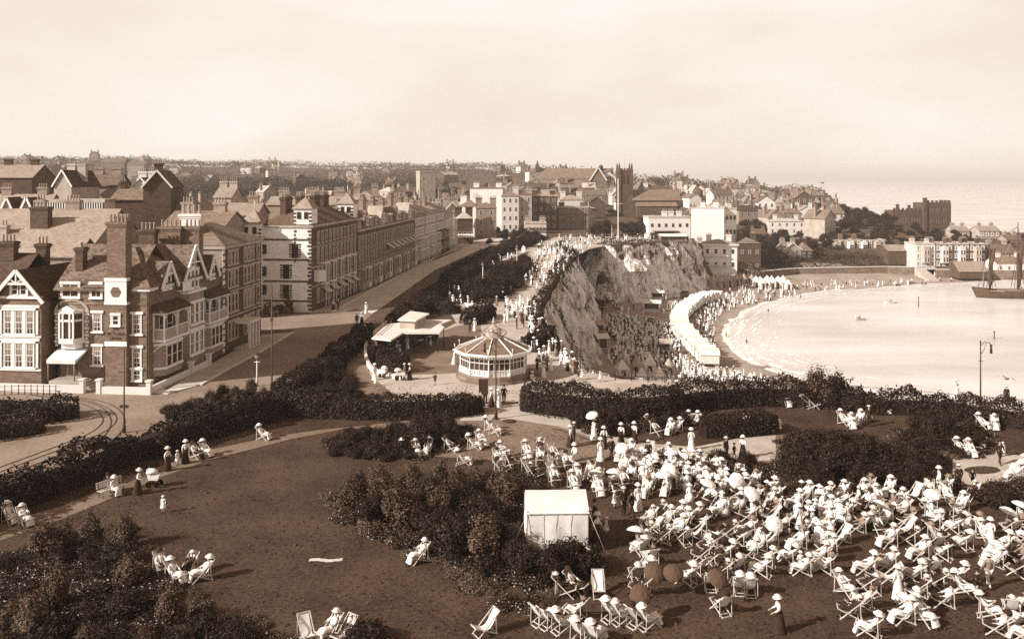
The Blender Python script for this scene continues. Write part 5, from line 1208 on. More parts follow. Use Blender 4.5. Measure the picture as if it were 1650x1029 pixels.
# dark screen of tall bushes beside the tent
bed('crowded behind the white tent wall', px((842,905),(900,915),(952,905),(955,925),(900,940),(840,935)), 1.0, (0,4), .8, 1.1, 13)

# ================================================================== bandstand
bc = Vector((-1.9, 90.0, 0)); b = thing('bandstand', 'white bandstand with glazed screens, ribbed conical roof and ornate crown', 'bandstand', bc, R(11))
N_ = 10
m = MB(); m.lathe([(3.95,0),(3.95,.2),(3.7,.2),(3.7,.55)], n=N_*2, smooth=False); m.build('base', STONE, b)
m = MB(); m.lathe([(3.62,.55),(3.62,.7)], n=N_*2, smooth=False); m.build('floor', WOOD, b)
def pol(r_, a, z): return (r_*math.cos(a), r_*math.sin(a), z)
colm = MB(); colm.lathe([(.13,0),(.13,.3),(.075,.4),(.065,2.0),(.1,2.1),(.14,2.3)], n=8); colm = colm.mesh('column', WHITE)
for k in range(N_):
    a = 2*PI*k/N_; link('column', colm, b, pol(3.45, a, .7)); a2 = a+2*PI/N_
    s = MB(); p, q_ = Vector(pol(3.45, a, .7)), Vector(pol(3.45, a2, .7))
    for zz, th in ((.06,.07),(.62,.06),(1.35,.06),(1.75,.07),(2.2,.1)): s.bar(p+Vector((0,0,zz)), q_+Vector((0,0,zz)), .07, th)
    for f in (.25,.5,.75): c_ = p.lerp(q_, f); s.bar(c_+Vector((0,0,.06)), c_+Vector((0,0,2.2)), .05)
    for f in (.125,.375,.625,.875): c_ = p.lerp(q_, f); s.bar(c_+Vector((0,0,.06)), c_+Vector((0,0,.62)), .03)
    for s_ in (0, 1):
        e = p if s_ == 0 else q_; o2 = p.lerp(q_, .2 if s_ == 0 else .8); s.bar(e+Vector((0,0,1.75)), o2+Vector((0,0,2.2)), .06)
    sc = s.build('screen_frame', WHITE, b)
    g = MB(); gi = .985; P = [Vector((p.x*gi,p.y*gi,p.z+.64)), Vector((q_.x*gi,q_.y*gi,q_.z+.64)), Vector((q_.x*gi,q_.y*gi,q_.z+1.74)), Vector((p.x*gi,p.y*gi,p.z+1.74))]
    pn = MB(); pn.quad(*P); pn.build('pane', GLASS, sc)
    lw = MB(); lw.quad(*[Vector((v.x, v.y, zz)) for v, zz in ((P[0],.74),(P[1],.74),(P[1],1.32),(P[0],1.32))]); lw.build('panel', STUCCO_L, sc)
    up_ = MB(); up_.quad(*[Vector((v.x, v.y, zz)) for v, zz in ((P[0],2.46),(P[1],2.46),(P[1],2.9),(P[0],2.9))]); up_.build('panel', STUCCO_L, sc) if k % 2 else None
m = MB(); m.lathe([(4.0,2.92),(1.0,4.12)], n=N_, smooth=False); m.lathe([(3.95,2.88),(.95,4.05)], n=N_, smooth=False); m.build('roof', mat('roof_boards', .13, .3, 2), b)
for k in range(N_): m = MB(); a = 2*PI*k/N_; m.bar(pol(4.04, a, 2.95), pol(1.02, a, 4.15), .1, .09); m.build('rib', WHITE, b)
m = MB()
for k in range(N_):
    a, a2 = 2*PI*k/N_, 2*PI*(k+1)/N_; m.bar(pol(4.04, a, 2.9), pol(4.04, a2, 2.9), .12, .2)
    for f in range(9): m.bar(Vector(pol(4.05,a,2.82)).lerp(Vector(pol(4.05,a2,2.82)), (f+.5)/9), Vector(pol(4.05,a,2.66)).lerp(Vector(pol(4.05,a2,2.66)), (f+.5)/9), .16, .03)
m.build('eaves_trim', WHITE, b)
for k in range(N_): a = 2*PI*k/N_; m = MB(); m.tube([pol(4.0,a,3.0), pol(4.05,a,3.45)], .03, 5); m.lathe([(.0,3.4),(.09,3.5),(.0,3.62)], (4.05*math.cos(a),4.05*math.sin(a),0), 6); m.build('finial', WHITE, b)
cr_ = MB(); cr_.lathe([(1.05,4.05),(1.1,4.2),(.8,4.25),(.75,4.75),(.92,4.8),(.5,5.1),(.12,5.4),(.1,5.5),(.2,5.62),(.02,6.25)], n=10, smooth=False)
for k in range(N_):
    a = 2*PI*k/N_; cr_.tube([pol(.95,a,4.2), pol(1.4,a,4.5), pol(1.15,a,4.85), pol(.65,a,5.0), pol(.95,a,5.3)], .045, 5)
cr_.build('crown', STUCCO_M, b)
m = MB(); m.prism([(3.7,-1.0),(5.0,-.7),(5.0,.7),(3.7,1.0)], 0, .3); m.prism([(3.7,-1.0),(4.4,-.9),(4.4,.9),(3.7,1.0)], .3, .5); m.build('step', STONE, b)

# ================================================================== tea shelter with flat pale roofs
def atz(pts, z): return [at(a, b_, z) for a, b_ in pts]
k0 = at(660, 555); k = thing('tea_shelter', 'low tea shelter with flat pale roofs on two levels and a dark open front', 'shelter', (k0.x, k0.y, 0))
def rel(ps): return [(p.x-k0.x, p.y-k0.y) for p in ps]
m = MB(); m.prism(rel(atz([(599,546),(629.5,549.5),(649,537.5),(708,537.5),(716,529),(709,523.5),(728,516.5),(680,516),(623,524)], 2.35)), 2.3, 2.48); m.build('roof', STUCCO_L, k)
m = MB(); m.prism(rel(atz([(640.5,516),(670,517.5),(692,506),(661,502)], 3.5)), 3.45, 3.6); m.build('upper_roof', STUCCO_L, k)
m = MB(); m.prism(rel(atz([(644,515.5),(668,516.5),(686,507),(662,503.5)], 3.5)), 2.48, 3.45); m.build('upper_wall', STUCCO_M, k)
m = MB(); back = rel(atz([(625,524),(680,517),(706,517),(706,519),(680,519),(628,527)], 2.3)); m.prism(back, 0, 2.3); 
lw = rel(atz([(603,545),(625,525),(629,527),(608,546)], 2.3)); m.prism(lw, 0, 2.3); m.build('wall', BRICK_D, k)
for p in rel(atz([(629,548.5),(648,537),(668,537),(688,537),(706,537),(715,529),(608,546.5)], 2.3)): m = MB(); m.tube([(p[0],p[1],0),(p[0],p[1],2.3)], .06, 6); m.build('post', DARKP, k)
ra = rel(atz([(602,541),(623,523)], 2.48)); m = MB(); m.bar((ra[0][0],ra[0][1],3.0),(ra[1][0],ra[1][1],3.0),.05); m.bar((ra[0][0],ra[0][1],2.75),(ra[1][0],ra[1][1],2.75),.05)
for f in range(9): m.bar((ra[0][0]+(ra[1][0]-ra[0][0])*f/8,ra[0][1]+(ra[1][1]-ra[0][1])*f/8,2.48),(ra[0][0]+(ra[1][0]-ra[0][0])*f/8,ra[0][1]+(ra[1][1]-ra[0][1])*f/8,3.0),.05)
m.build('railing', WOOD, k)
def table(p, label):
    t = thing('cafe_table', label, 'table', p, rnd.uniform(0, 3), 'tables at the tea shelter')
    MB().lathe([(.5,.7),(.5,.74)], n=12).build('table_top', WHITE, t); m = MB(); m.lathe([(.28,0),(.25,.03),(.04,.06),(.04,.7)], n=8); m.build('pedestal', IRON, t); return t
for p in ((676,557),(640,566),(690,551)): table(at(*p), 'round white table under the tea shelter roof')
# white kerb wall curving round the hedge
mb = MB(); cv = catmull(px((596,546),(589,562),(590,580),(598,596),(616,606),(640,610),(652,612)), 8)
for i in range(len(cv)-1): mb.bar(cv[i]+Vector((0,0,.25)), cv[i+1]+Vector((0,0,.25)), .3, .5)
tag(mb.build('kerb_wall', STUCCO_L), 'low white kerb wall curving round the hedge beside the shelter path', 'wall')

# ================================================================== lamp posts and poles
def pole(name, label, p, h, r0, extra=None, m=IRON, cat='pole'):
    t = thing(name, label, cat, p); mb = MB(); mb.lathe([(r0*2.2,0),(r0*2.0,.5),(r0*1.2,.7),(r0,.9),(r0*.7,h)], n=8); mb.build('post', m, t)
    return t
def lantern(t, x, y, z, s=1.0, hang=False):
    f = MB(); f.lathe([(.07*s,0),(.16*s,.34*s),(.2*s,.36*s),(.06*s,.52*s),(.02*s,.6*s)], (x,y,z), 6, False); f.build('lantern', IRON, t)
    g = MB(); g.lathe([(.075*s,.03*s),(.165*s,.33*s)], (x,y,z), 6, False); g.build('lamp_glass', CURTAIN, t)
t = pole('tramway_pole', 'thin dark pole on the tram road before the corner house', at(200,697), 6.9, .07)
m = MB(); m.bar((-.45,0,4.9),(.35,0,4.9),.06); m.box(-.35,.35,-.03,.03,2.0,2.25) ; m.build('cross_arm', IRON, t)
t = pole('tramway_pole', 'tall dark pole with bracket beside the hedge at the street end', at(438,626), 10.1, .08)
m = MB(); m.tube([(0,0,7.2),(.5,0,7.6),(1.1,0,7.5)], .04, 5); m.box(-.1,.1,-.1,.1,6.6,6.9); m.build('bracket', IRON, t)
t = pole('street_lamp', 'short white lamp post with square lantern at the pavement corner', at(414,622), 2.6, .07, m=STUCCO_L, cat='lamp post'); lantern(t, 0, 0, 2.6, 1.5)
m = MB(); m.bar((-.3,0,2.4),(.3,0,2.4),.06); m.build('ladder_bar', STUCCO_L, t)
def bracket_lamp(label, p, h, sgn, s=1.0):
    t = pole('lamp_post', label, p, h, .075, cat='lamp post')
    m = MB(); m.tube([(0,0,h-.2),(sgn*.35,0,h+.12),(sgn*.8,0,h+.05),(sgn*.95,0,h-.15)], .035, 5); m.tube([(0,0,h-1.0),(sgn*.3,0,h-.6),(sgn*.5,0,h)], .025, 5); m.lathe([(.05,0),(.09,.1),(0,.35)], (0,0,h), 6); m.bar((-.25,0,h-1.6),(.25,0,h-1.6),.04); m.build('bracket', IRON, t)
    f = MB(); f.lathe([(.1,0),(.13,-.12),(.06,-.2),(.1,-.3),(.12,-.75),(.05,-.8)], (sgn*.95,0,h-.12), 8); f.build('lamp_shade', DARKP, t); return t
t = bracket_lamp('tall dark lamp post with hanging lamp before the bandstand', at(799,675), 6.6, -1)
m = MB(); m.box(-.32,-.1,-.06,.06,3.4,3.4+.6) if 0 else m.lathe([(.35,.0),(.3,.08)], n=10); m.build('base_ring', DARKP, t)
bracket_lamp('lamp post with hanging lamp on the cliff edge against the sea', at(1580,655), 5.7, 1, 1)
t = pole('flagpole', 'tall white flagpole on the cliff top near the hotel', at(996,385), 20.5, .16, m=WHITE, cat='flagpole'); m = MB(); m.bar((-1.6,0,12),(1.6,0,12),.08); m.build('yard', WHITE, t)
for a_, b_, lb in ((833,432,'white lamp post on the promenade by the crowd'), (986,388,'pale lamp post on the clifftop by the hotel'), (778,470,'small pale post between the promenade beds')):
    t = pole('street_lamp', lb, at(a_, b_), 4.6, .09, m=STUCCO_L, cat='lamp post'); lantern(t, 0, 0, 4.6, 1.6)
t = pole('signpost', 'dark notice post with board at the garden gate', at(779,655), 1.1, .06, cat='sign'); m = MB(); m.box(-.42,.42,-.06,.06,1.1,2.5); m.build('board', DARKP, t)
# gate posts and railings at the entrance
for a_, b_, lb in ((774,660,'left garden gate post beside the hedge end'), (838,658,'right garden gate post beside the hedge end')):
    t = thing('gate_post', lb, 'post', at(a_, b_)); m = MB(); m.box(-.14,.14,-.14,.14,0,1.3); m.build('post', STUCCO_M, t); m = MB(); m.lathe([(.22,1.3),(.22,1.36),(0,1.6)], n=4, smooth=False, rot=PI/4); m.build('cap', STUCCO_M, t)
# cliff railing
def railing(label, pts, h=1.0, gap=1.6, m=IRON):
    P = [Vector((p[0], p[1], 0)) for p in pts]; t = thing('railing', label, 'railing', P[0]); r = MB(); posts = MB(); posts.lathe([(.05,0),(.035,h),(.06,h+.04),(0,h+.12)], n=6); pm = posts.mesh('post', m); c = 0; tot = sum((P[i+1]-P[i]).length for i in range(len(P)-1)); gap = max(gap, tot/95)
    for i in range(len(P)-1):
        for zz in (.45, h-.05): r.bar(P[i]-P[0]+Vector((0,0,zz)), P[i+1]-P[0]+Vector((0,0,zz)), .035)
        n = max(1, int((P[i+1]-P[i]).length/gap))
        for k in range(n): link('post', pm, t, P[i].lerp(P[i+1], k/n)-P[0])
    r.build('rail', m, t)
railing('iron railing along the cliff edge behind the seaward hedge', [(10.5,88.4),(25,85),(45.6,76.8),(59.5,72.9),(100,58)])
railing('railing on the cliff edge above the sands', [(3.6,134),(3.6,123),(5.4,101),(7.5,92),(10.4,88.5)])
railing('railing on the far clifftop promenade', [(5.8,158),(9.4,189),(15.6,226),(21.8,251),(31,266.5),(53,285)], 1.0, 2.0, STUCCO_M)
railing('iron garden railing on the island bed by the tram road', px((-60,640),(30,636),(100,637)), .9, .6)

# ================================================================== white concert tent
tp = at(899, 893); t = thing('concert_tent', 'white canvas tent with sloping roof standing against the dark bushes', 'tent', tp, R(2))
wd = 1.66
m = MB()
def slack(a, b_, nx_=26, nz_=8):
    vs = []; fs = []; a = Vector(a); b_ = Vector(b_); nn = Vector((b_-a).cross(Vector((0,0,1)))).normalized()
    for i in range(nx_+1):
        for j in range(nz_+1):
            u, v = i/nx_, j/nz_; dsp = (.035*math.sin(u*17+v*2)+.03*float(fnoise(u*6, v*2.5+a.x)))*math.sin(PI*min(1, v+.15))+.05*math.sin(PI*v)*math.sin(PI*u)
            p = a.lerp(b_, u)+nn*dsp; vs.append((p.x, p.y, 2.32*v))
    for i in range(nx_):
        for j in range(nz_): fs.append((i*(nz_+1)+j, (i+1)*(nz_+1)+j, (i+1)*(nz_+1)+j+1, i*(nz_+1)+j+1))
    m.add(vs, fs, True)
slack((-wd,0,0),(wd,0,0)); slack((wd,0,0),(wd,3,0)); slack((-wd,3,0),(-wd,0,0))
m.build('canvas_wall', CANVAS, t)
rf = MB(); n_ = 14; vs = []; fs = []
for i in range(n_+1):
    x = -wd-.06+(2*wd+.12)*i/n_; sg = .03*math.sin(PI*i/n_); vs += [(x,-.1,2.26+.015*(i%2)), (x,.8,2.62-sg), (x,1.6,2.98-sg*.5), (x,2.4,2.62-sg), (x,3.1,2.28)]
for i in range(n_):
    for j in range(4): fs.append((i*5+j,(i+1)*5+j,(i+1)*5+j+1,i*5+j+1))
rf.add(vs, fs, True); rf.build('roof', CANVAS, t)
for xx in (-wd,wd):
    for yy in (0.02,3.0): m = MB(); m.tube([(xx,yy,0),(xx,yy,2.36)], .04, 6); m.build('tent_pole', WOOD, t)
m = MB()
for xx in (-.85,-.1,.7): m.box(xx-.012,xx+.012,-.075,-.06,.05,2.3)
m.build('seam', mat('canvas_seam', .45, .2, 2), t)
for xx, dx in ((-wd,-1.2),(wd,1.0)): m = MB(); m.tube([(xx,0,2.34),(xx+dx,-.9,.03)], .012, 4); m.build('guy_rope', WOODP, t)

# ================================================================== beach: bathing machines, tents, stalls
def machine_proto():
    t = bpy.data.objects.new('bathing_machine', None); COL.objects.link(t)
    m = MB(); m.box(-1.15,1.15,-1.95,1.95,.8,2.7); m.build('cabin', STUCCO_L, t)
    m = MB(); m.gable(-1.15,1.15,-1.95,1.95,2.7,3.25,.18,.08,'y'); m.build('roof', CANVAS, t)
    w_ = MB(); w_.M = Matrix.Rotation(R(90),4,'Y'); w_.lathe([(.5,-.05),(.5,.05),(.4,.05),(.4,-.05)], n=12, smooth=False); w_.M = None; wm = w_.mesh('wheel', WOOD)
    for x in (-1.1,1.1):
        for y in (-1.5,1.5): link('wheel', wm, t, (x,y,.5))
    m = MB()
    for k in range(3): m.box(-.4,.4,1.95+.25*k,2.2+.25*k,.1,.75-.22*k)
    m.build('step', WOOD, t); return t
mp_ = machine_proto(); first = True
cv = catmull([Vector((p[0],p[1],0)) for p in ((39.6,173),(40.2,180),(40.2,192),(40.6,204),(41.6,216),(43.8,227),(47.5,239),(52.5,252),(58,263),(65,272))], 12)
acc = 0; step_ = 2.55; prev = cv[0]; places = []
for i in range(1, len(cv)):
    acc += (cv[i]-cv[i-1]).length
    if acc >= step_: acc -= step_; places.append((cv[i], (cv[min(i+1,len(cv)-1)]-cv[i-1]).normalized()))
for i, (p, d) in enumerate(places):
    t = mp_ if i == 0 else dup(mp_)
    t.location = (p.x, p.y, T1(p.x, p.y)-.02); t.rotation_euler = (0,0,math.atan2(d.y,d.x)+rnd.uniform(-.07,.07)); t.scale = (.9,1.05*rnd.uniform(.9,1.05),rnd.uniform(.9,1.08))
    for c in kids(t):
        if c.name.startswith('roof'): c.material_slots[0].link = 'OBJECT'; c.material_slots[0].material = rnd.choice((CANVAS, CANVAS, CANVAS, STUCCO_L, mat('worn_canvas', .6, .2, 1)))
    tag(t, ('pale canvas roofed bathing machine at the near end of the curved row' if i == 0 else 'pale canvas roofed bathing machine in the curved row on the sands'), 'bathing machine', 'bathing machines in a curved row')
def tent_proto(kind):
    t = bpy.data.objects.new('bathing_tent', None); COL.objects.link(t); m = MB()
    if kind == 0: m.lathe([(1.05,0),(1.0,1.5),(1.12,1.52),(.06,2.7)], n=4, smooth=False, rot=PI/4)
    else: m.lathe([(1.2,0),(1.1,.2),(.75,1.6),(.08,2.6)], n=9, smooth=False)
    m.build('canvas', CANVAS if kind == 0 else STUCCO_M, t); f = MB(); f.tube([(0,0,2.5),(0,0,3.0)], .03, 5); f.build('tent_pole', WOOD, t)
    d = MB(); d.quad((-.3,-.8 if kind == 0 else -1.15,.02),(.3,-.8 if kind == 0 else -1.15,.02),(.22,-.8 if kind == 0 else -.86,1.4),(-.22,-.8 if kind == 0 else -.86,1.4)); d.build('doorway', DARKP, t); return t
TP = [tent_proto(0), tent_proto(1)]; tu = [0, 0]
def tent(kind, p, s, rz, label, group, z=None):
    t = TP[kind] if not tu[kind] else dup(TP[kind]); tu[kind] = 1
    t.location = (p[0], p[1], T1(p[0], p[1])-.03); t.rotation_euler = (0,0,rz); t.scale = (s,s,s*rnd.uniform(.95,1.1)); tag(t, label, 'tent', group)
for i in range(18):
    a_ = 1112+i*6.2; y_ = 292+i*1.0+(i%2)*1.5; tent(1, ((a_-825)/F*y_, y_), 1.5, rnd.uniform(0,1), 'small dun pointed tent in the far row under the bank', 'far row of tents')
for i in range(13):
    a_ = 1218+(i%7)*8.5+rnd.uniform(-2,2); y_ = 300+(i//7)*6+rnd.uniform(-1.5,1.5); tent(0, ((a_-825)/F*y_, y_), 1.35, rnd.uniform(-.4,.4), 'white pointed tent in the cluster at the beach centre', 'white tents at the beach centre')
for (a_, b_, s_, kd, lb) in ((1002,598,1.45,0,'pale square tent at the left of the near tent group'),(1026,592,1.4,1,'dun round tent in the near tent group'),(1047,590,1.5,0,'pale square tent with ridge top in the near tent group'),(1034,604,1.2,0,'low pale tent in front of the near tent group'),(1062,604,1.3,0,'pale tent at the right of the near tent group'),(1078,588,1.3,1,'brown round tent behind the near tent group')):
    p = at(a_, b_, -14.6); tent(kd, p, s_, rnd.uniform(-.3,.3), lb, None)
def stall(label, p, w_, dp, h, m, rm, rz=0, cat='stall'):
    t = thing('beach_stall', label, cat, (p[0], p[1], T1(p[0], p[1])-.05), rz); a = MB(); a.box(-w_/2,w_/2,0,dp,.05,h); a.build('body', m, t); r = MB(); r.gable(-w_/2,w_/2,-.1,dp+.1,h,h+.6,.35,.1); r.build('roof', rm, t)
    c = MB(); c.box(-w_/2-.1,w_/2+.1,-.5,-.02,.9,1.0); c.build('counter', WOODP, t); o_ = MB(); o_.box(-w_/2+.3,w_/2-.3,-.015,.0,1.0,h-.2); o_.build('opening', DARKP, t)
stall('small hut with white roof at the foot of the chalk headland', at(972,556,-14.8), 2.2, 3, 3.2, STUCCO_M, CANVAS, .2, 'hut')
stall('dark hut with pale roof edge against the headland', at(962,528,-14.8), 3.4, 3, 2.6, STUCCO_D, LEAD, .15, 'hut')
stall('white stage wagon with wheels among the beach crowd', at(1050,491,-14.9), 4.6, 3, 2.6, STUCCO_L, CANVAS, -.2, 'wagon')
stall('small white covered cart behind the stage wagon', at(1058,474,-14.9), 4.0, 2.5, 2.4, STUCCO_L, CANVAS, -.2, 'wagon')
stall('long low stall with pale roof at the cliff foot', at(1085,462,-15), 8.5, 3, 2.4, WOOD, CANVAS, .05)
stall('second low stall with pale roof beside the long stall', at(1096,468,-15), 5.5, 2.5, 2.0, WOOD, CANVAS, .1)
stall('dark puppet booth among the spectators', at(1072,552,-14.7), 1.8, 1.5, 2.6, BRICK_D, LEAD, 0)
# sea walls
def seawall(label, pts, z0, z1, m=STONE):
    t = MB(); P = [Vector((p[0],p[1],0)) for p in pts]; o = thing('sea_wall', label, 'wall', (P[0].x,P[0].y,0))
    for i in range(len(P)-1): t.bar(P[i]-P[0]+Vector((0,0,(z0+z1)/2)), P[i+1]-P[0]+Vector((0,0,(z0+z1)/2)), 1.2, z1-z0)
    t.build('wall', m, o); c = MB()
    for i in range(len(P)-1): c.bar(P[i]-P[0]+Vector((0,0,z1+.12)), P[i+1]-P[0]+Vector((0,0,z1+.12)), 1.5, .22)
    c.build('coping', KERB, o)
seawall('long stone sea wall below the wooded bank', [(93,325),(110,336.5),(148,343),(162,341)], -18.2, -14.2)
seawall('harbour quay wall in front of the harbour houses', [(163,334),(190,332),(250,331)], -18.4, -14.4)
t = thing('slipway', 'pale sloping slipway between the sea wall and the quay', 'slipway', (158,331,-17)); m = MB(); m.add([(-2,-6,-.6),(2,-6,-.6),(3,8,2.6),(-1,8,2.6),(-2,-6,-1.5),(2,-6,-1.5),(3,8,-1.5),(-1,8,-1.5)], [(0,1,2,3),(0,4,5,1),(1,5,6,2),(3,2,6,7),(0,3,7,4)]); m.build('ramp', PAVE, t)

# ================================================================== sailing barge, rowing boats, sea marks
def hull(L_, bm_, dp, fr, n=18, flare=.55, sheer=.5, keel=.35):
    vs = []; fs = []; k = 9
    for i in range(n+1):
        s = i/n*2-1; wv = bm_/2*max(.02,(1-abs(s)**(2.6 if s < 0 else 3.4)))**.75; sh = sheer*s*s
        for j in range(k):
            u = j/(k-1)*2-1; a = abs(u); y = wv*math.copysign(min(1,a*1.5)**flare, u) if a > 0 else 0; z = -dp*keel+(dp*keel+fr+sh)*(max(0,(a-.35)/.65))**1.1
            vs.append((s*L_/2*(1+.04*max(0,z)), y, z))
    for i in range(n):
        for j in range(k-1): fs.append((i*k+j,(i+1)*k+j,(i+1)*k+j+1,i*k+j+1))
    return vs, fs
t = thing('sailing_barge', 'two masted sailing barge with furled dark sails moored by the pier', 'sailing boat', (161.5, 281, -18.0), R(-7))
m = MB(); v_, f_ = hull(21.5, 5.6, 2.4, 2.5, sheer=1.0); m.add(v_, f_, True); m.build('hull', mat('tarred_hull', .06, .4, .8), t)
m = MB(); m.prism([(-9.4,-1.4),(-5.5,-2.3),(5.5,-2.4),(9.4,-1.4),(9.4,1.4),(5.5,2.4),(-5.5,2.3),(-9.4,1.4)], 2.05, 2.2); m.box(-4,3,-1.4,1.4,2.2,2.9); m.box(6,8.5,-1.2,1.2,2.2,3.4); m.build('deck', WOOD, t)
m = MB(); m.box(-7.5,6,-2.72,-2.58,2.3,2.55); m.build('bulwark', STUCCO_M, t)
def mast(x, h, r0, m_=WOOD): m = MB(); m.tube([(x,0,1.2),(x,0,h*.6),(x,0,h)], [r0,r0*.8,r0*.35], 7); m.build('mast', m_, t)
mast(-6.6, 17.5, .32, IRON); mast(2.0, 24.5, .34, BARK); mast(-8.6, 10, .16)
m = MB(); m.tube([(-6.7,.2,2.5),(-3.5,.3,10),(.4,.4,18.5)], [.16,.14,.08], 6); m.tube([(2.2,.2,3),(10,.2,5)], .12, 6); m.tube([(2.2,.2,3.4),(5,.3,12),(8,.4,20)], [.15,.13,.08], 6); m.build('spar', WOOD, t)
m = MB(); m.tube([(-6.6,-.15,3),(-6.5,-.1,7),(-6.2,0,10.5),(-5.6,.1,13.5),(-4.9,.2,16.2)], [.35,.85,.6,.75,.15], 8); m.build('furled_sail', mat('brown_sail', .05, .4, 1), t)
m = MB(); m.tube([(2.2,-.15,3.5),(2.5,-.1,9),(2.8,0,14),(3.8,.1,17.5)], [.4,.8,.6,.2], 8); m.build('furled_sail', MATS['brown_sail'], t)
m = MB()
for x, h in ((-6.6,17),(2.0,22)):
    for e in (-1,1): 
        for dx in (-1.2,0,1.2): m.tube([(x+dx,e*2.6,1.9),(x,0,h*.72)], .08, 4)
m.tube([(-7,0,17),(-10.3,0,2.8)], .08, 4); m.tube([(2.0,0,23),(-7,0,17.2)], .08, 4); m.tube([(2.0,0,22.5),(10.3,0,2.8)], .08, 4); m.tube([(-7,0,12),(2.0,0,3)], .03, 4); m.build('rigging', IRON, t)
def rowboat(label, p, rz, L_=4.6):
    t = thing('rowing_boat', label, 'rowing boat', p, rz); m = MB(); v_, f_ = hull(L_, 1.5, .5, .5, 12, .6, .2); m.add(v_, f_, True); m.build('hull', STUCCO_L, t)
    m = MB(); 
    for x in (-1.2,0,1.2): m.box(x-.14,x+.14,-.6,.6,.25,.3)
    m.build('thwart', WOOD, t); m = MB(); m.tube([(.2,-.5,.5),(.4,-2.2,.05)], .03, 5); m.tube([(.2,.5,.5),(.4,2.2,.05)], .03, 5); m.build('oar', WOOD, t); return t
ROW = [rowboat('white rowing boat with two people out in the bay', at(1384,515,-17.9), .5), rowboat('white rowing boat nearer the sailing barge', at(1434,488,-17.9), .2)]
rowboat('rowing boat drawn up by the harbour slipway', at(1442,457,-17.3), 1.2); rowboat('pale rowing boat resting on the far sands', at(1466,454,-17.3), .8)
for a_, y_, h, lb in ((1480,494,3.0,'slender wooden post standing in the bay near the rowing boat'),(1602,546,1.9,'short dark post in the water left of the cliff lamp')):
    t = thing('sea_mark', lb, 'post', at(a_, y_, -18)); m = MB(); m.tube([(0,0,-1),(.03,0,h)], [.17,.1], 7); m.build('post', IRON, t); m = MB(); m.lathe([(.2,h-.3),(.22,h-.1),(.05,h)], n=7); m.build('cap', IRON, t)
# gulls over the sea
for a_, b_, d_ in ((1622,610,66),(1325,295,120)):
    t = thing('gull', 'gull gliding over the bay at lower right' if a_ > 1500 else 'distant gull above the headland', 'bird', atd(a_, b_, d_), .3); m = MB(); m.lathe([(0,-.28),(.07,-.15),(.09,.05),(.05,.22),(0,.3)], n=8); 
    m.v = [(v[2], v[1], v[0]*.9) for v in m.v]; m.build('body', STUCCO_D, t)
    for s_ in (-1,1): m = MB(); m.add([(-.08,0,.05),(.1,0,.05),(.12,s_*.4,.16),(-.02,s_*.4,.16),(.0,s_*.85,.02),(-.08,s_*.8,.02)], [(0,1,2,3),(3,2,4,5)]); m.v = [(a, b2, c) for a, b2, c in m.v]+[]; m.build('wing', STUCCO_D, t)
# ================================================================== people: bodies grown from joint graphs, clothes as separate children
C_WHITE = mat('white_cotton', .7, .16, 5, rough=.95); C_CREAM = mat('cream_linen', .55, .15, 5, rough=.95); C_GREY = mat('grey_flannel', .17, .2, 5, rough=.95)
C_DARK = mat('dark_serge', .018, .3, 5, rough=.9); C_BROWN = mat('brown_tweed', .06, .3, 8, rough=.95); C_STRAW = mat('straw', .6, .15, 9, rough=.9)
C_STRIPE = mat('striped_cotton', .4, .6, 9, stretch=(1,.02,.02), detail=0, rough=.95)
SKIN = mat('skin', .36, .08, 3, rough=.6); HAIR = mat('dark_hair', .03, .3, 6); BOOT = mat('boots', .02, .2, 3, rough=.5)
def skinned(name, verts, edges, radii, m, root=0, sub=1):
    me = bpy.data.meshes.new('g'); me.from_pydata(verts, edges, []); o = bpy.data.objects.new('g', me); COL.objects.link(o)
    sk = o.modifiers.new('s', 'SKIN'); sk.use_smooth_shade = True; sk.branch_smoothing = .6
    sv = me.skin_vertices[0].data
    for i, r in enumerate(radii): sv[i].radius = (r, r) if not hasattr(r, '__len__') else r; sv[i].use_root = (i == root)
    ss = o.modifiers.new('u', 'SUBSURF'); ss.levels = sub; ss.render_levels = sub
    dg = bpy.context.evaluated_depsgraph_get(); r_ = bpy.data.meshes.new_from_object(o.evaluated_get(dg)); r_.name = name
    bpy.data.objects.remove(o); bpy.data.meshes.remove(me)
    r_.materials.clear(); r_.materials.append(m); r_.polygons.foreach_set('use_smooth', [True]*len(r_.polygons)); return r_
V3 = Vector
def pose(**k):
    J = dict(pel=V3((0,0,.93)), bel=V3((0,0,1.07)), che=V3((0,0,1.27)), nb=V3((0,.01,1.42)), nk=V3((0,0,1.48)), hd=V3((0,-.015,1.57)), ht=V3((0,0,1.645)))
    for s, g in (('L',-1),('R',1)):
        J['sh'+s] = V3((g*.17,.01,1.385)); J['el'+s] = V3((g*.23,.03,1.12)); J['wr'+s] = V3((g*.22,-.06,.9)); J['hip'+s] = V3((g*.09,0,.88)); J['kn'+s] = V3((g*.1,-.02,.49)); J['an'+s] = V3((g*.1,.03,.08)); J['to'+s] = V3((g*.12,-.13,.035))
    for a, b in k.items(): J[a] = V3(b)
    return J
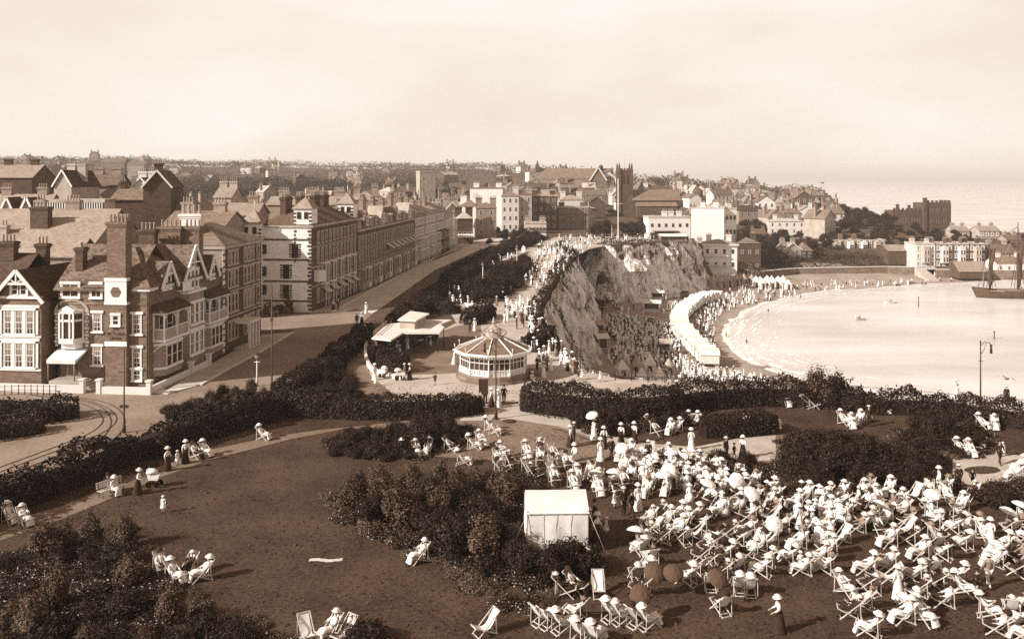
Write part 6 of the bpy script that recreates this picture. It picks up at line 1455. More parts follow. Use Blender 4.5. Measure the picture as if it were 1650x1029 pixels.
def body_mesh(J, name='person'):
    v = []; e = []; r = []
    def add(p, rad, par=None):
        v.append(tuple(p)); r.append(rad); 
        if par is not None: e.append((par, len(v)-1))
        return len(v)-1
    pel = add(J['pel'], .115); bel = add(J['bel'], .1, pel); che = add(J['che'], (.125,.105), bel); nb = add(J['nb'], .065, che); nk = add(J['nk'], .048, nb)
    up = (J['ht']-J['nk']).normalized(); f = J.get('face', V3((0,-1,0)))
    h1 = add(J['nk'].lerp(J['hd'], .6), .062, nk); hd = add(J['hd'], .088, h1); ht = add(J['ht'], .06, hd); add(J['hd']+f*.108-up*.012, .013, hd)
    for g, s in ((-1,'L'),(1,'R')):
        a = add(J['sh'+s], .062, che); b = add(J['el'+s], .042, a); c = add(J['wr'+s], .027, b)
        d = (J['wr'+s]-J['el'+s]).normalized(); side = d.cross(V3((0,1,0))) if abs(d.y) < .9 else d.cross(V3((0,0,1))); side.normalize()
        p = add(J['wr'+s]+d*.05, (.036,.02), c); k = add(J['wr'+s]+d*.09, (.036,.016), p); nrm = d.cross(side)
        for i, (o_, ln) in enumerate(((-.028,.062),(-.009,.075),(.01,.07),(.028,.055))):
            q = add(J['wr'+s]+d*.105+side*o_, .009, k); q = add(J['wr'+s]+d*(.105+ln*.55)+side*o_+nrm*.008, .0085, q); add(J['wr'+s]+d*(.105+ln)+side*o_+nrm*.026, .007, q)
        q = add(J['wr'+s]+d*.05-side*.045+nrm*.01, .011, p); add(J['wr'+s]+d*.085-side*.06+nrm*.022, .009, q)
        a = add(J['hip'+s], .088, pel); b = add(J['kn'+s], .055, a); m_ = add(J['kn'+s].lerp(J['an'+s], .35), .055, b); c = add(J['an'+s], .034, m_); add(J['to'+s], .03, c)
    return skinned(name, v, e, r, SKIN)
def top_mesh(J, m, name, k=1.0, waist=.1, puff=.0, long=False):
    v = []; e = []; r = []
    def add(p, rad, par=None):
        v.append(tuple(p)); r.append(rad)
        if par is not None: e.append((par, len(v)-1))
        return len(v)-1
    lo = J['pel'].lerp(J['hipL'].lerp(J['hipR'], .5), .7) if long else J['pel']
    a = add(lo, .15*k if long else .122*k); b = add(J['bel'], waist*1.15*k, a); c = add(J['che'], (.145*k,.125*k), b); add(J['nb'].lerp(J['nk'], .3), .06, c)
    for s in 'LR': s1 = add(J['sh'+s], .072+puff, c); s2 = add(J['sh'+s].lerp(J['el'+s], .5), .062+puff, s1); s3 = add(J['el'+s], .054+puff*.5, s2); add(J['el'+s].lerp(J['wr'+s], .88), .037, s3)
    return skinned(name, v, e, r, m)
def trouser_mesh(J, m, name='trousers', short=False):
    v = [tuple(J['pel'])]; e = []; r = [.125]
    for s in 'LR':
        i = len(v); end = J['kn'+s].lerp(J['an'+s], .05 if short else .93); v += [tuple(J['hip'+s]), tuple(J['kn'+s])]+([] if short else [tuple(end)]); r += [.1,.07]+([] if short else [.055]); e += [(0,i),(i,i+1)]+([] if short else [(i+1,i+2)])
    return skinned(name, v, e, r, m)
def boot_mesh(J):
    mb = MB()
    for s in 'LR':
        a, t_ = J['an'+s], J['to'+s]; mb.tube([a+(J['kn'+s]-a)*.2, a, a.lerp(t_, .45)-V3((0,0,.01)), t_+(t_-a)*.12], [.045,.048,.045,.032], 7)
    return mb.mesh('boots', BOOT)
def loft(path, m, name, n=14, fold=.0):
    vs = []; fs = []; X = V3((1,0,0))
    for i, (c, rx, ry) in enumerate(path):
        c = V3(c); d = (V3(path[min(i+1,len(path)-1)][0])-V3(path[max(i-1,0)][0])).normalized(); nn = X.cross(d).normalized()
        for k in range(n):
            a = 2*PI*k/n; w_ = 1+fold*(i/(len(path)-1))*(1 if k % 2 else -1); vs.append(c+X*rx*math.cos(a)*w_+nn*ry*math.sin(a)*w_)
    for i in range(len(path)-1):
        for k in range(n): fs.append((i*n+k, i*n+(k+1)%n, (i+1)*n+(k+1)%n, (i+1)*n+k))
    fs.append(tuple(range(n))[::-1]); mb = MB(); mb.add(vs, fs, True); return mb.mesh(name, m)
def hat_mesh(kind, J, m):
    mb = MB(); c = J['ht']; up = (J['ht']-J['nk']).normalized(); q = V3((0,0,1)).rotation_difference(up)
    mb.M = Matrix.Translation(c) @ q.to_matrix().to_4x4()
    if kind == 'wide': mb.lathe([(.14,-.0),(.215,.0),(.22,.02),(.16,.05),(.15,.1),(.11,.15),(0,.165)], (0,0,.0), 14, sy=1.05)
    elif kind == 'huge': mb.lathe([(.15,-.01),(.26,.03),(.26,.05),(.17,.06),(.16,.13),(.1,.18),(0,.19)], n=14)
    elif kind == 'boater': mb.lathe([(.1,-.005),(.165,-.005),(.165,.01),(.1,.012),(.1,.085),(0,.09)], n=14)
    elif kind == 'cap': mb.lathe([(.1,-.03),(.13,.03),(.11,.06),(0,.07)], (0,.0,0), 12); mb.box(-.07,.07,-.17,-.08,-.02,-.005)
    elif kind == 'bowler': mb.lathe([(.1,-.02),(.145,-.015),(.1,-.005),(.1,.06),(.06,.11),(0,.12)], n=12)
    elif kind == 'bonnet': mb.lathe([(.13,-.06),(.2,.02),(.12,.06),(.09,.11),(0,.12)], n=12)
    return mb.mesh('hat', m)
def hair_mesh(J, long=True):
    mb = MB(); up = (J['ht']-J['nk']).normalized(); q = V3((0,0,1)).rotation_difference(up); mb.M = Matrix.Translation(J['hd']) @ q.to_matrix().to_4x4()
    vs = []; fs = []; n = 12; rows = 6
    for j in range(rows+1):
        t = -.35+1.92*j/rows
        for k in range(n):
            a = 2*PI*k/n; fr = max(0, -math.sin(a)); z = math.sin(t)*.115; z = max(z, .03*fr+(-.05 if fr < .2 else .03)); rr = .108*math.cos(min(t, PI/2)); vs.append((rr*math.cos(a), rr*math.sin(a)+.014, z))
    for j in range(rows):
        for k in range(n): fs.append((j*n+k, j*n+(k+1)%n, (j+1)*n+(k+1)%n, (j+1)*n+k))
    mb.add(vs, fs, True)
    if long: mb.lathe([(0,-.05),(.06,-.02),(.06,.03),(0,.06)], (0,.12,-.02), 8)
    return mb.mesh('hair', HAIR)
ST = pose()
WALK = pose(knL=(-.09,-.14,.5), anL=(-.09,-.2,.1), toL=(-.1,-.36,.05), knR=(.09,.06,.5), anR=(.09,.26,.13), toR=(.1,.12,.035), elL=(-.23,.1,1.12), wrL=(-.22,.05,.9), elR=(.23,-.06,1.13), wrR=(.21,-.2,.96))
PUSH = pose(elL=(-.22,-.08,1.14), wrL=(-.2,-.33,1.03), elR=(.22,-.08,1.14), wrR=(.2,-.33,1.03), che=(0,-.05,1.26), nb=(0,-.07,1.4), nk=(0,-.08,1.46), hd=(0,-.11,1.55), ht=(0,-.1,1.63), shL=(-.17,-.06,1.37), shR=(.17,-.06,1.37))
HOLD = pose(elR=(.24,-.1,1.14), wrR=(.17,-.22,1.33))
def seated(dx=0.):
    k = {'pel':(0,.14,.40),'bel':(0,.23,.52),'che':(0,.36,.70),'nb':(0,.45,.84),'nk':(0,.47,.90),'hd':(0,.47,1.0),'ht':(0,.50,1.075)}
    for s, g in (('L',-1),('R',1)):
        k['sh'+s] = (g*.17,.41,.82); k['el'+s] = (g*.27,.22,.62); k['wr'+s] = (g*.2,-.02,.58); k['hip'+s] = (g*.09,.1,.40); k['kn'+s] = (g*(.1+dx),-.33,.52); k['an'+s] = (g*(.09+dx),-.5,.1); k['to'+s] = (g*(.1+dx),-.67,.05)
    return pose(**k)
SIT = seated(); SITR = seated(); SITR['elL'] = V3((-.26,.16,.66)); SITR['wrL'] = V3((-.1,-.06,.78)); SITR['elR'] = V3((.26,.16,.66)); SITR['wrR'] = V3((.1,-.06,.78))
UPK = {'pel':(0,.1,.46),'bel':(0,.11,.6),'che':(0,.08,.8),'nb':(0,.07,.95),'nk':(0,.06,1.01),'hd':(0,.03,1.1),'ht':(0,.04,1.18)}
for s, g in (('L',-1),('R',1)): UPK.update({'sh'+s:(g*.17,.08,.92),'el'+s:(g*.23,.04,.68),'wr'+s:(g*.12,-.16,.6),'hip'+s:(g*.09,.06,.45),'kn'+s:(g*.1,-.36,.47),'an'+s:(g*.1,-.38,.09),'to'+s:(g*.11,-.55,.04)})
SITU = pose(**UPK)
GR = {'pel':(0,.1,.13),'bel':(0,.13,.27),'che':(0,.12,.47),'nb':(0,.1,.61),'nk':(0,.09,.67),'hd':(0,.07,.76),'ht':(0,.08,.83)}
for s, g in (('L',-1),('R',1)): GR.update({'sh'+s:(g*.17,.11,.58),'el'+s:(g*.24,.06,.36),'wr'+s:(g*.16,-.14,.27),'hip'+s:(g*.09,.04,.13),'kn'+s:(g*.13,-.36,.24),'an'+s:(g*.12,-.7,.08),'to'+s:(g*.13,-.8,.14)})
GROUND = pose(**GR)
def skirt_st(J, m, full=1.0, name='skirt', fold=.05): w_ = J['bel']; return loft([((w_.x,w_.y,w_.z+.02),.115,.1),((0,.0,.95),.165,.14),((0,.0,.7),.21*full,.2*full),((0,.01,.35),.26*full,.26*full),((0,.02,.04),.31*full,.33*full)], m, name, 16, fold)
def skirt_sit(J, m, name='skirt'):
    b = J['bel']; p = J['pel']; k = J['knL'].lerp(J['knR'],.5); a = J['anL'].lerp(J['anR'],.5)
    return loft([(b,.13,.11),(p+V3((0,.0,.0)),.19,.14),(p.lerp(k,.5)+V3((0,0,.02)),.22,.125),(k+V3((0,.04,.0)),.21,.12),(k+V3((0,-.06,-.08)),.21,.11),(k.lerp(a,.6)+V3((0,-.02,0)),.23,.11),(a+V3((0,-.02,.0)),.25,.12)], m, name, 14, .03)
def skirt_gr(J, m, name='skirt'): return loft([(J['bel'],.13,.12),((0,.06,.14),.24,.15),((0,-.25,.2),.26,.16),((0,-.55,.14),.3,.12),((0,-.75,.06),.33,.05)], m, name, 14, .04)
PROTO = {}
def proto(key, J, parts, sc=1.0):
    o = bpy.data.objects.new('person', body_mesh(J)); COL.objects.link(o); o.location = (0,-700,-400)
    for me in parts: link(me.name.split('.')[0], me, o)
    PROTO[key] = o
def woman(key, J, m_top, m_skirt, hat, m_hat, mk=skirt_st):
    proto(key, J, [top_mesh(J, m_top, 'blouse', 1.0, .098, .012), mk(J, m_skirt), boot_mesh(J), hair_mesh(J), hat_mesh(hat, J, m_hat)])
def man(key, J, m_j, m_t, hat, m_hat): proto(key, J, [top_mesh(J, m_j, 'jacket', 1.08, .125, .004, True), trouser_mesh(J, m_t), boot_mesh(J), hair_mesh(J, False), hat_mesh(hat, J, m_hat)])
def child(key, J, girl, m1, m2, hat, m_hat):
    if girl: proto(key, J, [top_mesh(J, m1, 'frock', 1.05, .11, .015), loft([((0,0,1.08),.13,.12),((0,0,.8),.22,.2),((0,0,.55),.3,.28)], m1, 'skirt', 14, .06), boot_mesh(J), hair_mesh(J), hat_mesh(hat, J, m_hat)])
    else: proto(key, J, [top_mesh(J, m1, 'jacket', 1.05, .12, .0, True), trouser_mesh(J, m2, 'trousers', True), boot_mesh(J), hair_mesh(J, False), hat_mesh(hat, J, m_hat)])
woman('w_white', ST, C_WHITE, C_WHITE, 'wide', C_WHITE); woman('w_walk', WALK, C_WHITE, C_DARK, 'wide', C_STRAW); woman('w_push', PUSH, C_WHITE, C_DARK, 'wide', C_WHITE); woman('w_hold', HOLD, C_WHITE, C_WHITE, 'wide', C_STRAW)
man('m_dark', ST, C_DARK, C_DARK, 'boater', C_STRAW); man('m_walk', WALK, C_DARK, C_DARK, 'cap', C_DARK); man('m_light', WALK, C_GREY, C_CREAM, 'boater', C_STRAW)
child('girl', ST, True, C_WHITE, None, 'bonnet', C_WHITE); child('boy', WALK, False, C_DARK, C_DARK, 'cap', C_DARK)
woman('s_white', SIT, C_WHITE, C_WHITE, 'huge', C_WHITE, skirt_sit); woman('s_read', SITR, C_WHITE, C_WHITE, 'wide', C_STRAW, skirt_sit); woman('s_dark', SIT, C_WHITE, C_DARK, 'wide', C_DARK, skirt_sit)
man('s_man', SITR, C_DARK, C_DARK, 'boater', C_STRAW); man('s_cream', SIT, C_CREAM, C_CREAM, 'cap', C_GREY)
woman('u_white', SITU, C_WHITE, C_WHITE, 'wide', C_WHITE, skirt_sit); man('u_man', SITU, C_DARK, C_GREY, 'bowler', C_DARK)
woman('g_white', GROUND, C_WHITE, C_WHITE, 'wide', C_STRAW, skirt_gr)
DESC = {'w_white':'woman in long white dress','w_walk':'woman in white blouse and dark skirt','w_push':'woman in dark skirt and white hat','w_hold':'woman in white dress with raised hand','m_dark':'man in dark suit and boater','m_walk':'man in dark suit and cap','m_light':'man in pale trousers and boater','girl':'girl in short white frock and bonnet','boy':'boy in dark jacket and cap','s_white':'woman in white reclining','s_read':'woman in straw hat reading','s_dark':'woman in dark skirt reclining','s_man':'man in boater reclining','s_cream':'man in cream reclining','u_white':'woman in white sitting upright','u_man':'man in bowler hat sitting upright','g_white':'woman in white sitting on the grass'}
PUSED = set(); NP_ = 0
def person(key, p, yaw, where, group=None, s=1.0, recolor=None, desc=None):
    """yaw 0 faces the camera side (-y), 90 faces right"""
    global NP_
    o = PROTO[key]
    if key in PUSED: o = dup(o)
    elif recolor: o = dup(o)
    else: PUSED.add(key)
    o.location = (p[0], p[1], (p[2] if len(p) > 2 else 0)); o.rotation_euler = (0,0,R(yaw)); k = s*(.62 if key == 'girl' else .72 if key == 'boy' else .96 if key[0] in 'wg' else 1.03 if key[0] == 'm' else 1.0); o.scale = (k,k,k)
    tag(o, (desc or DESC[key])+' '+where, 'person', group)
    if recolor:
        for c in kids(o):
            m = recolor.get(c.name.split('.')[0])
            if m: c.material_slots[0].link = 'OBJECT'; c.material_slots[0].material = m
    NP_ += 1; return o

# ------------------------------------------------------------------ deck chairs, parasols, perambulators, benches
def chair_proto():
    t = bpy.data.objects.new('deck_chair', None); COL.objects.link(t); t.location = (0,-700,-400); A = []
    f = MB()
    for s in (-1,1): f.bar((s*.29,.68,1.02),(s*.29,-.42,.0),.035,.045)
    f.bar((-.31,.68,1.02),(.31,.68,1.02),.045); f.bar((-.29,-.38,.04),(.29,-.38,.04),.035); f.build('back_frame', WOODP, t)
    f = MB()
    for s in (-1,1): f.bar((s*.245,-.5,.48),(s*.245,.62,.0),.035,.045)
    f.bar((-.27,-.5,.48),(.27,-.5,.48),.045); f.bar((-.27,.58,.03),(.27,.58,.03),.04); f.bar((-.245,.4,.1),(.245,.4,.1),.03); f.build('seat_frame', WOODP, t)
    for s in (-1,1): f = MB(); f.bar((s*.325,.47,.83),(s*.325,.5,.05),.028,.035); f.build('prop', WOODP, t)
    pts = catmull([V3((0,.70,1.04)),V3((0,.5,.74)),V3((0,.26,.40)),V3((0,.02,.29)),V3((0,-.26,.37)),V3((0,-.52,.5))], 4); vs = []; fs = []
    for q_ in pts:
        for x in (-.235,-.12,0,.12,.235): vs.append((x,q_.y,q_.z-.015*(1-(x/.235)**2)))
    for i in range(len(pts)-1):
        for j in range(4): fs.append((i*5+j,i*5+j+1,(i+1)*5+j+1,(i+1)*5+j))
    m = MB(); m.add(vs, fs, True); me = m.mesh('canvas', CANVAS); link('canvas', me, t); return t
CH = chair_proto(); CHU = 0
def chair(p, yaw, where, group, canvas=None, desc=None):
    global CHU
    t = CH if not CHU else dup(CH); CHU += 1
    t.location = (p[0],p[1],p[2] if len(p) > 2 else 0); t.rotation_euler = (0,0,R(yaw))
    d = 'white canvas deck chair'
    if canvas is not None and canvas is not CANVAS:
        d = {'striped_canvas':'striped deck chair','tarpaulin':'brown canvas deck chair','cream_linen':'cream canvas deck chair'}[canvas.name]
        for c in kids(t):
            if c.name.startswith('canvas'): c.material_slots[0].link = 'OBJECT'; c.material_slots[0].material = canvas
    return tag(t, (desc or d)+' '+where, 'deck chair', group)
def para_proto():
    t = bpy.data.objects.new('parasol', None); COL.objects.link(t); t.location = (0,-700,-400); m = MB(); m.lathe([(.52,0),(.46,.1),(.3,.2),(.02,.27)], n=10, smooth=False); m.lathe([(.50,-.005),(.44,.09),(.29,.19),(.02,.255)], n=10, smooth=False); m.build('canopy', C_WHITE, t)
    for k in range(10): a = 2*PI*(k)/10; r_ = MB(); r_.tube([(.51*math.cos(a),.51*math.sin(a),.0),(.3*math.cos(a),.3*math.sin(a),.185),(0,0,.25)],.006,4); r_.build('rib', WOOD, t)
    m = MB(); m.tube([(0,0,.33),(0,0,-.62)],.011,5); m.build('shaft', WOOD, t); return t
PA = para_proto(); PAU = 0
def parasol(p, label, tx=0, ty=0, dark=False, group=None):
    global PAU
    t = PA if not PAU else dup(PA); PAU += 1; t.location = p; t.rotation_euler = (tx,ty,0)
    if dark:
        for c in kids(t):
            if c.name.startswith('canopy'): c.material_slots[0].link = 'OBJECT'; c.material_slots[0].material = C_BROWN
    return tag(t, label, 'parasol', group)
def pram(p, yaw, label):
    t = thing('pram', label, 'pram', p, R(yaw)); m = MB(); m.xprism([(-.3,.5),(.3,.5),(.42,.85),(-.42,.85)],-.22,.22); m.M = None; b_ = m.build('body', C_DARK if 'dark' in label else C_WHITE, t)
    h = MB(); n = 8; vs = []; fs = []
    for j in range(5):
        a = PI*.5*j/4
        for k in range(2): vs.append((-.42+.34*math.sin(a)*1.0-.05, (-.24 if k == 0 else .24), .85+.36*math.cos(a)-.02*j))
    for j in range(4): fs.append((2*j,2*j+1,2*j+3,2*j+2))
    h.add(vs, fs); h.lathe([(.02,1.24),(.22,1.2),(.36,1.08),(.42,.93),(.40,.93),(.0,1.1)], (-.15,0,0), 12, sy=.7); h.build('hood', C_WHITE, t)
    for x in (-.28,.28):
        for y in (-.25,.25):
            w_ = MB(); w_.M = Matrix.Translation((x,y,.22)) @ Matrix.Rotation(R(90),4,'X'); w_.lathe([(.22,-.015),(.22,.015),(.19,.015),(.19,-.015)], n=14, smooth=False)
            for k in range(6): a = PI*k/3; w_.bar((0,0,0),(.2*math.cos(a),.2*math.sin(a),0),.012)
            w_.build('wheel', IRON, t)
    m = MB()
    for y in (-.2,.2): m.tube([(-.4,y,.8),(-.75,y,1.02)],.014,5); m.tube([(-.28,y,.22),(0,y,.5),(.28,y,.22)],.015,5)
    m.bar((-.75,-.22,1.02),(-.75,.22,1.02),.03); m.build('handle', IRON, t); return t
def bench(p, yaw, label):
    t = thing('park_bench', label, 'bench', p, R(yaw)); m = MB()
    for k in range(4): m.box(-.9,.9,-.2+.12*k,-.1+.12*k,.42,.45)
    m.build('seat', WOODP, t); m = MB()
    for k in range(3): m.box(-.9,.9,.26+.02*k,.29+.02*k,.55+.14*k,.65+.14*k)
    m.build('backrest', WOODP, t)
    for x in (-.75,.75): m = MB(); m.tube([(x,-.18,0),(x,-.16,.43)],.025,5); m.tube([(x,.2,0),(x,.22,.43),(x,.33,.95)],.025,5); m.build('leg', IRON, t)
q = random.Random(77)
# ------------------------------------------------------------------ people one can single out
G = at
person('w_push', G(222,796), 95, 'pushing a white pram along the lawn path'); pram(G(245,784)+V3((.15,0,0)), 0, 'white hooded pram pushed along the lawn path')
bench(G(180,796), 60, 'park bench with two sitters beside the lawn path'); person('u_white', G(183,797)+V3((.1,-.1,0)), 60, 'on the bench beside the lawn path'); person('u_man', G(174,792), 60, 'on the bench beside the lawn path')
person('w_walk', G(270,758), 80, 'mid-way along the lawn path'); person('girl', G(286,749), 60, 'beside the walking woman on the lawn path')
person('w_white', G(299,746), 20, 'standing before the long left hedge', recolor={'skirt':C_DARK}, desc='woman in white blouse and dark skirt')
for i,(a,b_,kk,yw,w_) in enumerate(((318,738,'s_dark',60,'at the left of the pair by the long left hedge'),(333,735,'s_white',55,'at the right of the pair by the long left hedge'))):
    chair(G(a,b_), yw, 'holding a sitter by the long left hedge, '+('left' if i == 0 else 'right')+' of the pair', None); person(kk, G(a,b_), yw, w_)
person('girl', G(263,826), 0, 'standing alone on the open lawn', s=1.0)
for a,b_,kk,w_ in ((18,842,'s_white','at far left edge by the path'),(42,846,'s_read','second from the left edge by the path')):
    chair(G(a,b_), 55, 'at far left by the path, '+('outer' if a < 30 else 'inner')+' of two', None); person(kk, G(a,b_), 55, w_)
chair(G(426,708), 70, 'alone against the hedge left of the oval bed', None); person('s_white', G(426,708), 70, 'alone against the hedge left of the oval bed')
for i,(a,b_,kk,yw,w_) in enumerate(((262,925,'s_dark',40,'leftmost of the lawn group at lower left'),(285,938,'s_white',60,'second of the lawn group at lower left'),(300,928,'s_man',-20,'third of the lawn group at lower left'),(322,935,'s_white',-60,'rightmost of the lawn group at lower left'))):
    chair(G(a,b_), yw, w_, None, (CANVAS,None,None,CANVAS)[i]); person(kk, G(a,b_), yw, w_)
for a,b_,yw,cv_,w_ in ((496,1034,30,CANVAS,'cut by the bottom edge, left of three'),(528,1030,-40,CANVAS,'cut by the bottom edge, middle of three'),(552,1036,-35,CANVAS_T,'cut by the bottom edge, right of three')): chair(G(a,b_), yw, w_, None, cv_)
person('s_read', G(528,1030), -40, 'at the bottom edge of the lawn')
chair(G(672,906), -52, 'alone beside the big central bed', None, CANVAS_T); person('s_read', G(672,906), -52, 'alone beside the big central bed')
chair(G(779,1022), -60, 'standing empty on the lawn at bottom centre', None)
for i,(a,b_,kk,yw) in enumerate(((652,735,'s_white',30),(672,735,'s_read',20),(688,732,'s_white',-10),(728,727,'s_dark',70),(765,724,'s_white',80),(778,718,'s_read',40),(748,749,'s_white',90),(792,694,'s_white',70),(800,700,'s_cream',60))):
    w_ = ['first from the left along the oval bed','second along the oval bed','third along the oval bed','by the right end of the oval bed','facing right below the gate','just below the gate path','alone on the grass strip above the central bed','beside the gate path near the lamp','at the gate path next to the tall lamp'][i]
    chair(G(a,b_), yw, w_, None); person(kk, G(a,b_), yw, w_)
for a,b_,kk,yw,w_ in ((782,651,'m_dark',200,'at the gate beside the notice post'),(792,655,'w_walk',90,'passing the lamp post at the gate'),(803,657,'w_white',30,'standing at the gate beside the tall lamp'),(812,651,'m_walk',0,'coming through the garden gate'),
    (919,720,'w_walk',100,'left of the couple on the gate path'),(925,716,'m_dark',90,'walking beside the woman on the gate path'),(957,708,'w_hold',-60,'carrying the white parasol on the gate path'),(973,722,'w_walk',200,'behind the parasol on the gate path'),(985,738,'boy',0,'standing before the group on the gate path'),(1001,716,'w_walk',170,'in the middle of the gate path group'),(1022,714,'w_walk',150,'at the right of the gate path group'),(968,742,'w_white',20,'standing on the worn grass below the gate path'),(985,742,'m_walk',30,'beside the woman in white below the gate path'),(912,745,'g_white',60,'in a small group left of the standing woman'),(925,742,'u_white',-50,'in a small group left of the standing woman'),
    (1256,696,'girl',0,'at the end of the square clipped hedge'),(1400,687,'m_dark',0,'standing on the upper lawn right of a seated group'),(1114,725,'w_white',180,'standing at the head of the crowd near the dark bed'),(1197,738,'w_walk',150,'on the pale path right of the crowd head'),(1170,742,'m_dark',40,'left of the woman on the pale path'),(1183,740,'boy',60,'left of the woman on the pale path'),
    (1611,748,'m_walk',0,'on the plaza edge at right'),(1616,735,'girl',0,'behind the man on the plaza edge'),(1513,792,'w_white',-100,'stooping at the plaza corner'),(1545,790,'m_dark',180,'with back turned at the plaza corner'),(1567,784,'boy',0,'standing alone on the plaza'),(1332,770,'girl',20,'standing in front of the dark bed'),
    (1447,965,'w_white',190,'standing tall among the chairs at right'),(1574,955,'boy',180,'standing in grey beside the man near the right edge'),(1593,948,'m_light',190,'standing with back turned near the right edge'),(1596,882,'w_white',170,'standing behind the right edge group'),(1256,1018,'w_push',-90,'bending alone at bottom right of the crowd'),(1288,858,'w_white',200,'standing in the middle of the chairs'),(1300,866,'boy',180,'next to the standing woman amid the chairs'),(1290,920,'girl',10,'standing by the middle row of chairs'),
    (950,868,'m_dark',90,'at the mouth of the white tent'),(962,873,'w_walk',60,'beside the tent corner'),(977,862,'girl',100,'right of the tent corner'),(958,852,'m_walk',80,'right behind the tent wall'),(1005,830,'m_dark',30,'standing among the onlookers right of the tent'),(1018,835,'m_walk',60,'second of the onlookers right of the tent'),(1028,822,'w_white',20,'third of the onlookers right of the tent'),(990,818,'girl',60,'small onlooker right of the tent'),(1045,748,'m_dark',180,'standing behind the first row right of the gate path')):
    person(kk, G(a,b_), yw, w_)
pp = G(957,708); parasol((pp.x-.17,pp.y-.2,1.95), 'white parasol held open on the gate path', .25, -.3)
pp = G(1186,800); parasol((pp.x,pp.y-.2,1.1), 'round white parasol turned to the viewer in the crowd', 1.25, .1)
pp = G(1248,880); parasol((pp.x,pp.y,1.25), 'white parasol with dark centre tilted among the chairs', .9, .3)
# table pair, groups on the upper lawn
t = thing('tea_table', 'small white covered table on the upper lawn', 'table', G(1117,682)); MB().box(-.75,.75,-.3,.3,.72,.78).build('table_top', C_WHITE, t)
for x in (-.65,.65): 
    for y in (-.24,.24): MB().box(x-.03,x+.03,y-.03,y+.03,0,.72).build('leg', WOODP, t)
for a,b_,yw,kk,w_ in ((1110,685,150,'u_white','left at the upper lawn table'),(1124,686,210,'u_white','right at the upper lawn table')): person(kk, G(a,b_), yw, w_)
for i,(a,b_,kk,yw) in enumerate(((1060,700,'s_dark',40),(1078,700,'s_white',-30),(1052,690,'s_man',60),(1088,697,'s_white',-60),(1172,650,'s_white',20),(1186,651,'s_read',0),(1200,652,'s_white',-20),(1252,652,'s_cream',10),(1270,655,'s_read',0),(1302,657,'s_white',80),(1312,658,None,80),(1362,684,'s_white',30),(1374,690,'s_read',-10),(1384,684,'s_white',-40),(1418,664,'s_white',20),(1433,666,'s_read',-30),(1552,732,'s_white',30),(1566,735,'s_white',0),(1580,728,'s_dark',-40),(1586,690,'s_white',30),(1604,692,'s_read',-20),(1206,690,'s_dark',0),(1640,760,'s_white',-80),(1632,772,'s_white',-90))):
    w_ = ['in the left group under the wide hedge','in the left group under the wide hedge, facing left','outermost of the left group under the wide hedge','rightmost of the group under the wide hedge','left of three before the seaward hedge','middle of three before the seaward hedge','right of three before the seaward hedge','left of a pair before the seaward bush','right of a pair before the seaward bush','lying turned right before the seaward bush','empty beside the reclining sitter before the seaward bush','left in the trio at the dark bed corner','middle in the trio at the dark bed corner','right in the trio at the dark bed corner','left of the pair by the ragged hedge','right of the pair by the ragged hedge','left of the trio above the plaza','middle of the trio above the plaza','right of the trio above the plaza','left of the pair below the ragged hedge','right of the pair below the ragged hedge','on top side of the square clipped hedge','upper of two at the plaza edge','lower of two at the plaza edge'][i]
    chair(G(a,b_), yw, w_, None)
    if kk: person(kk, G(a,b_), yw, w_)
# nearest chairs at the bottom, seen large
for a,b_,yw,kk,cv_,w_ in ((876,1003,125,None,CANVAS,'left of two empty chairs at bottom centre'),(889,1008,125,'s_dark',CANVAS,'right of two chairs at bottom centre'),(910,1016,120,'s_white',CANVAS,'next to the two chairs at bottom centre'),(925,996,-120,'s_cream',SHEET,'behind the bottom centre chairs'),(940,1030,130,'s_white',CANVAS,'in the bottom centre group with a wide hat'),(962,1034,140,'s_white',CANVAS,'rightmost of the bottom centre group'),(990,998,120,'s_white',CANVAS,'left of the pair below the crowd'),(1006,1002,118,'s_read',CANVAS,'right of the pair below the crowd'),(1030,1006,125,'s_dark',CANVAS_T,'with dark parasol below the crowd'),(1048,1010,120,'s_white',CANVAS,'outermost below the crowd'),(1030,958,-110,'s_man',CANVAS,'at the open left end of the arc'),(1160,985,-160,'s_dark',CANVAS,'below the arc with a brown parasol'),(1190,952,175,'s_white',CANVAS,'left of the two chairs seen from behind'),(1207,955,175,'s_white',CANVAS,'right of the two chairs seen from behind'),
   (925,912,-70,'s_white',CANVAS,'beside the tent foot'),(935,920,-60,'s_read',CANVAS,'just in front of the tent foot'),(912,960,80,'s_man',SHEET,'in the shade below the tent'),(930,955,60,'s_dark',SHEET,'second in the shade below the tent'),(965,960,0,None,CANVAS,'low and empty in the shade right of the tent')):
    chair(G(a,b_), yw, w_, None, cv_)
    if kk: person(kk, G(a,b_), yw, w_)
for a,b_,dz,w_ in ((1032,1000,1.2,'dark parasol over a chair below the crowd'),(1157,975,1.3,'brown parasol under the arc of chairs, right one'),(1085,962,1.2,'brown parasol under the arc of chairs, middle one'),(1055,960,1.15,'brown parasol under the arc of chairs, left one')):
    p = G(a,b_); parasol((p.x,p.y,dz), w_, q.uniform(.5,1.0), q.uniform(-.4,.4), True)
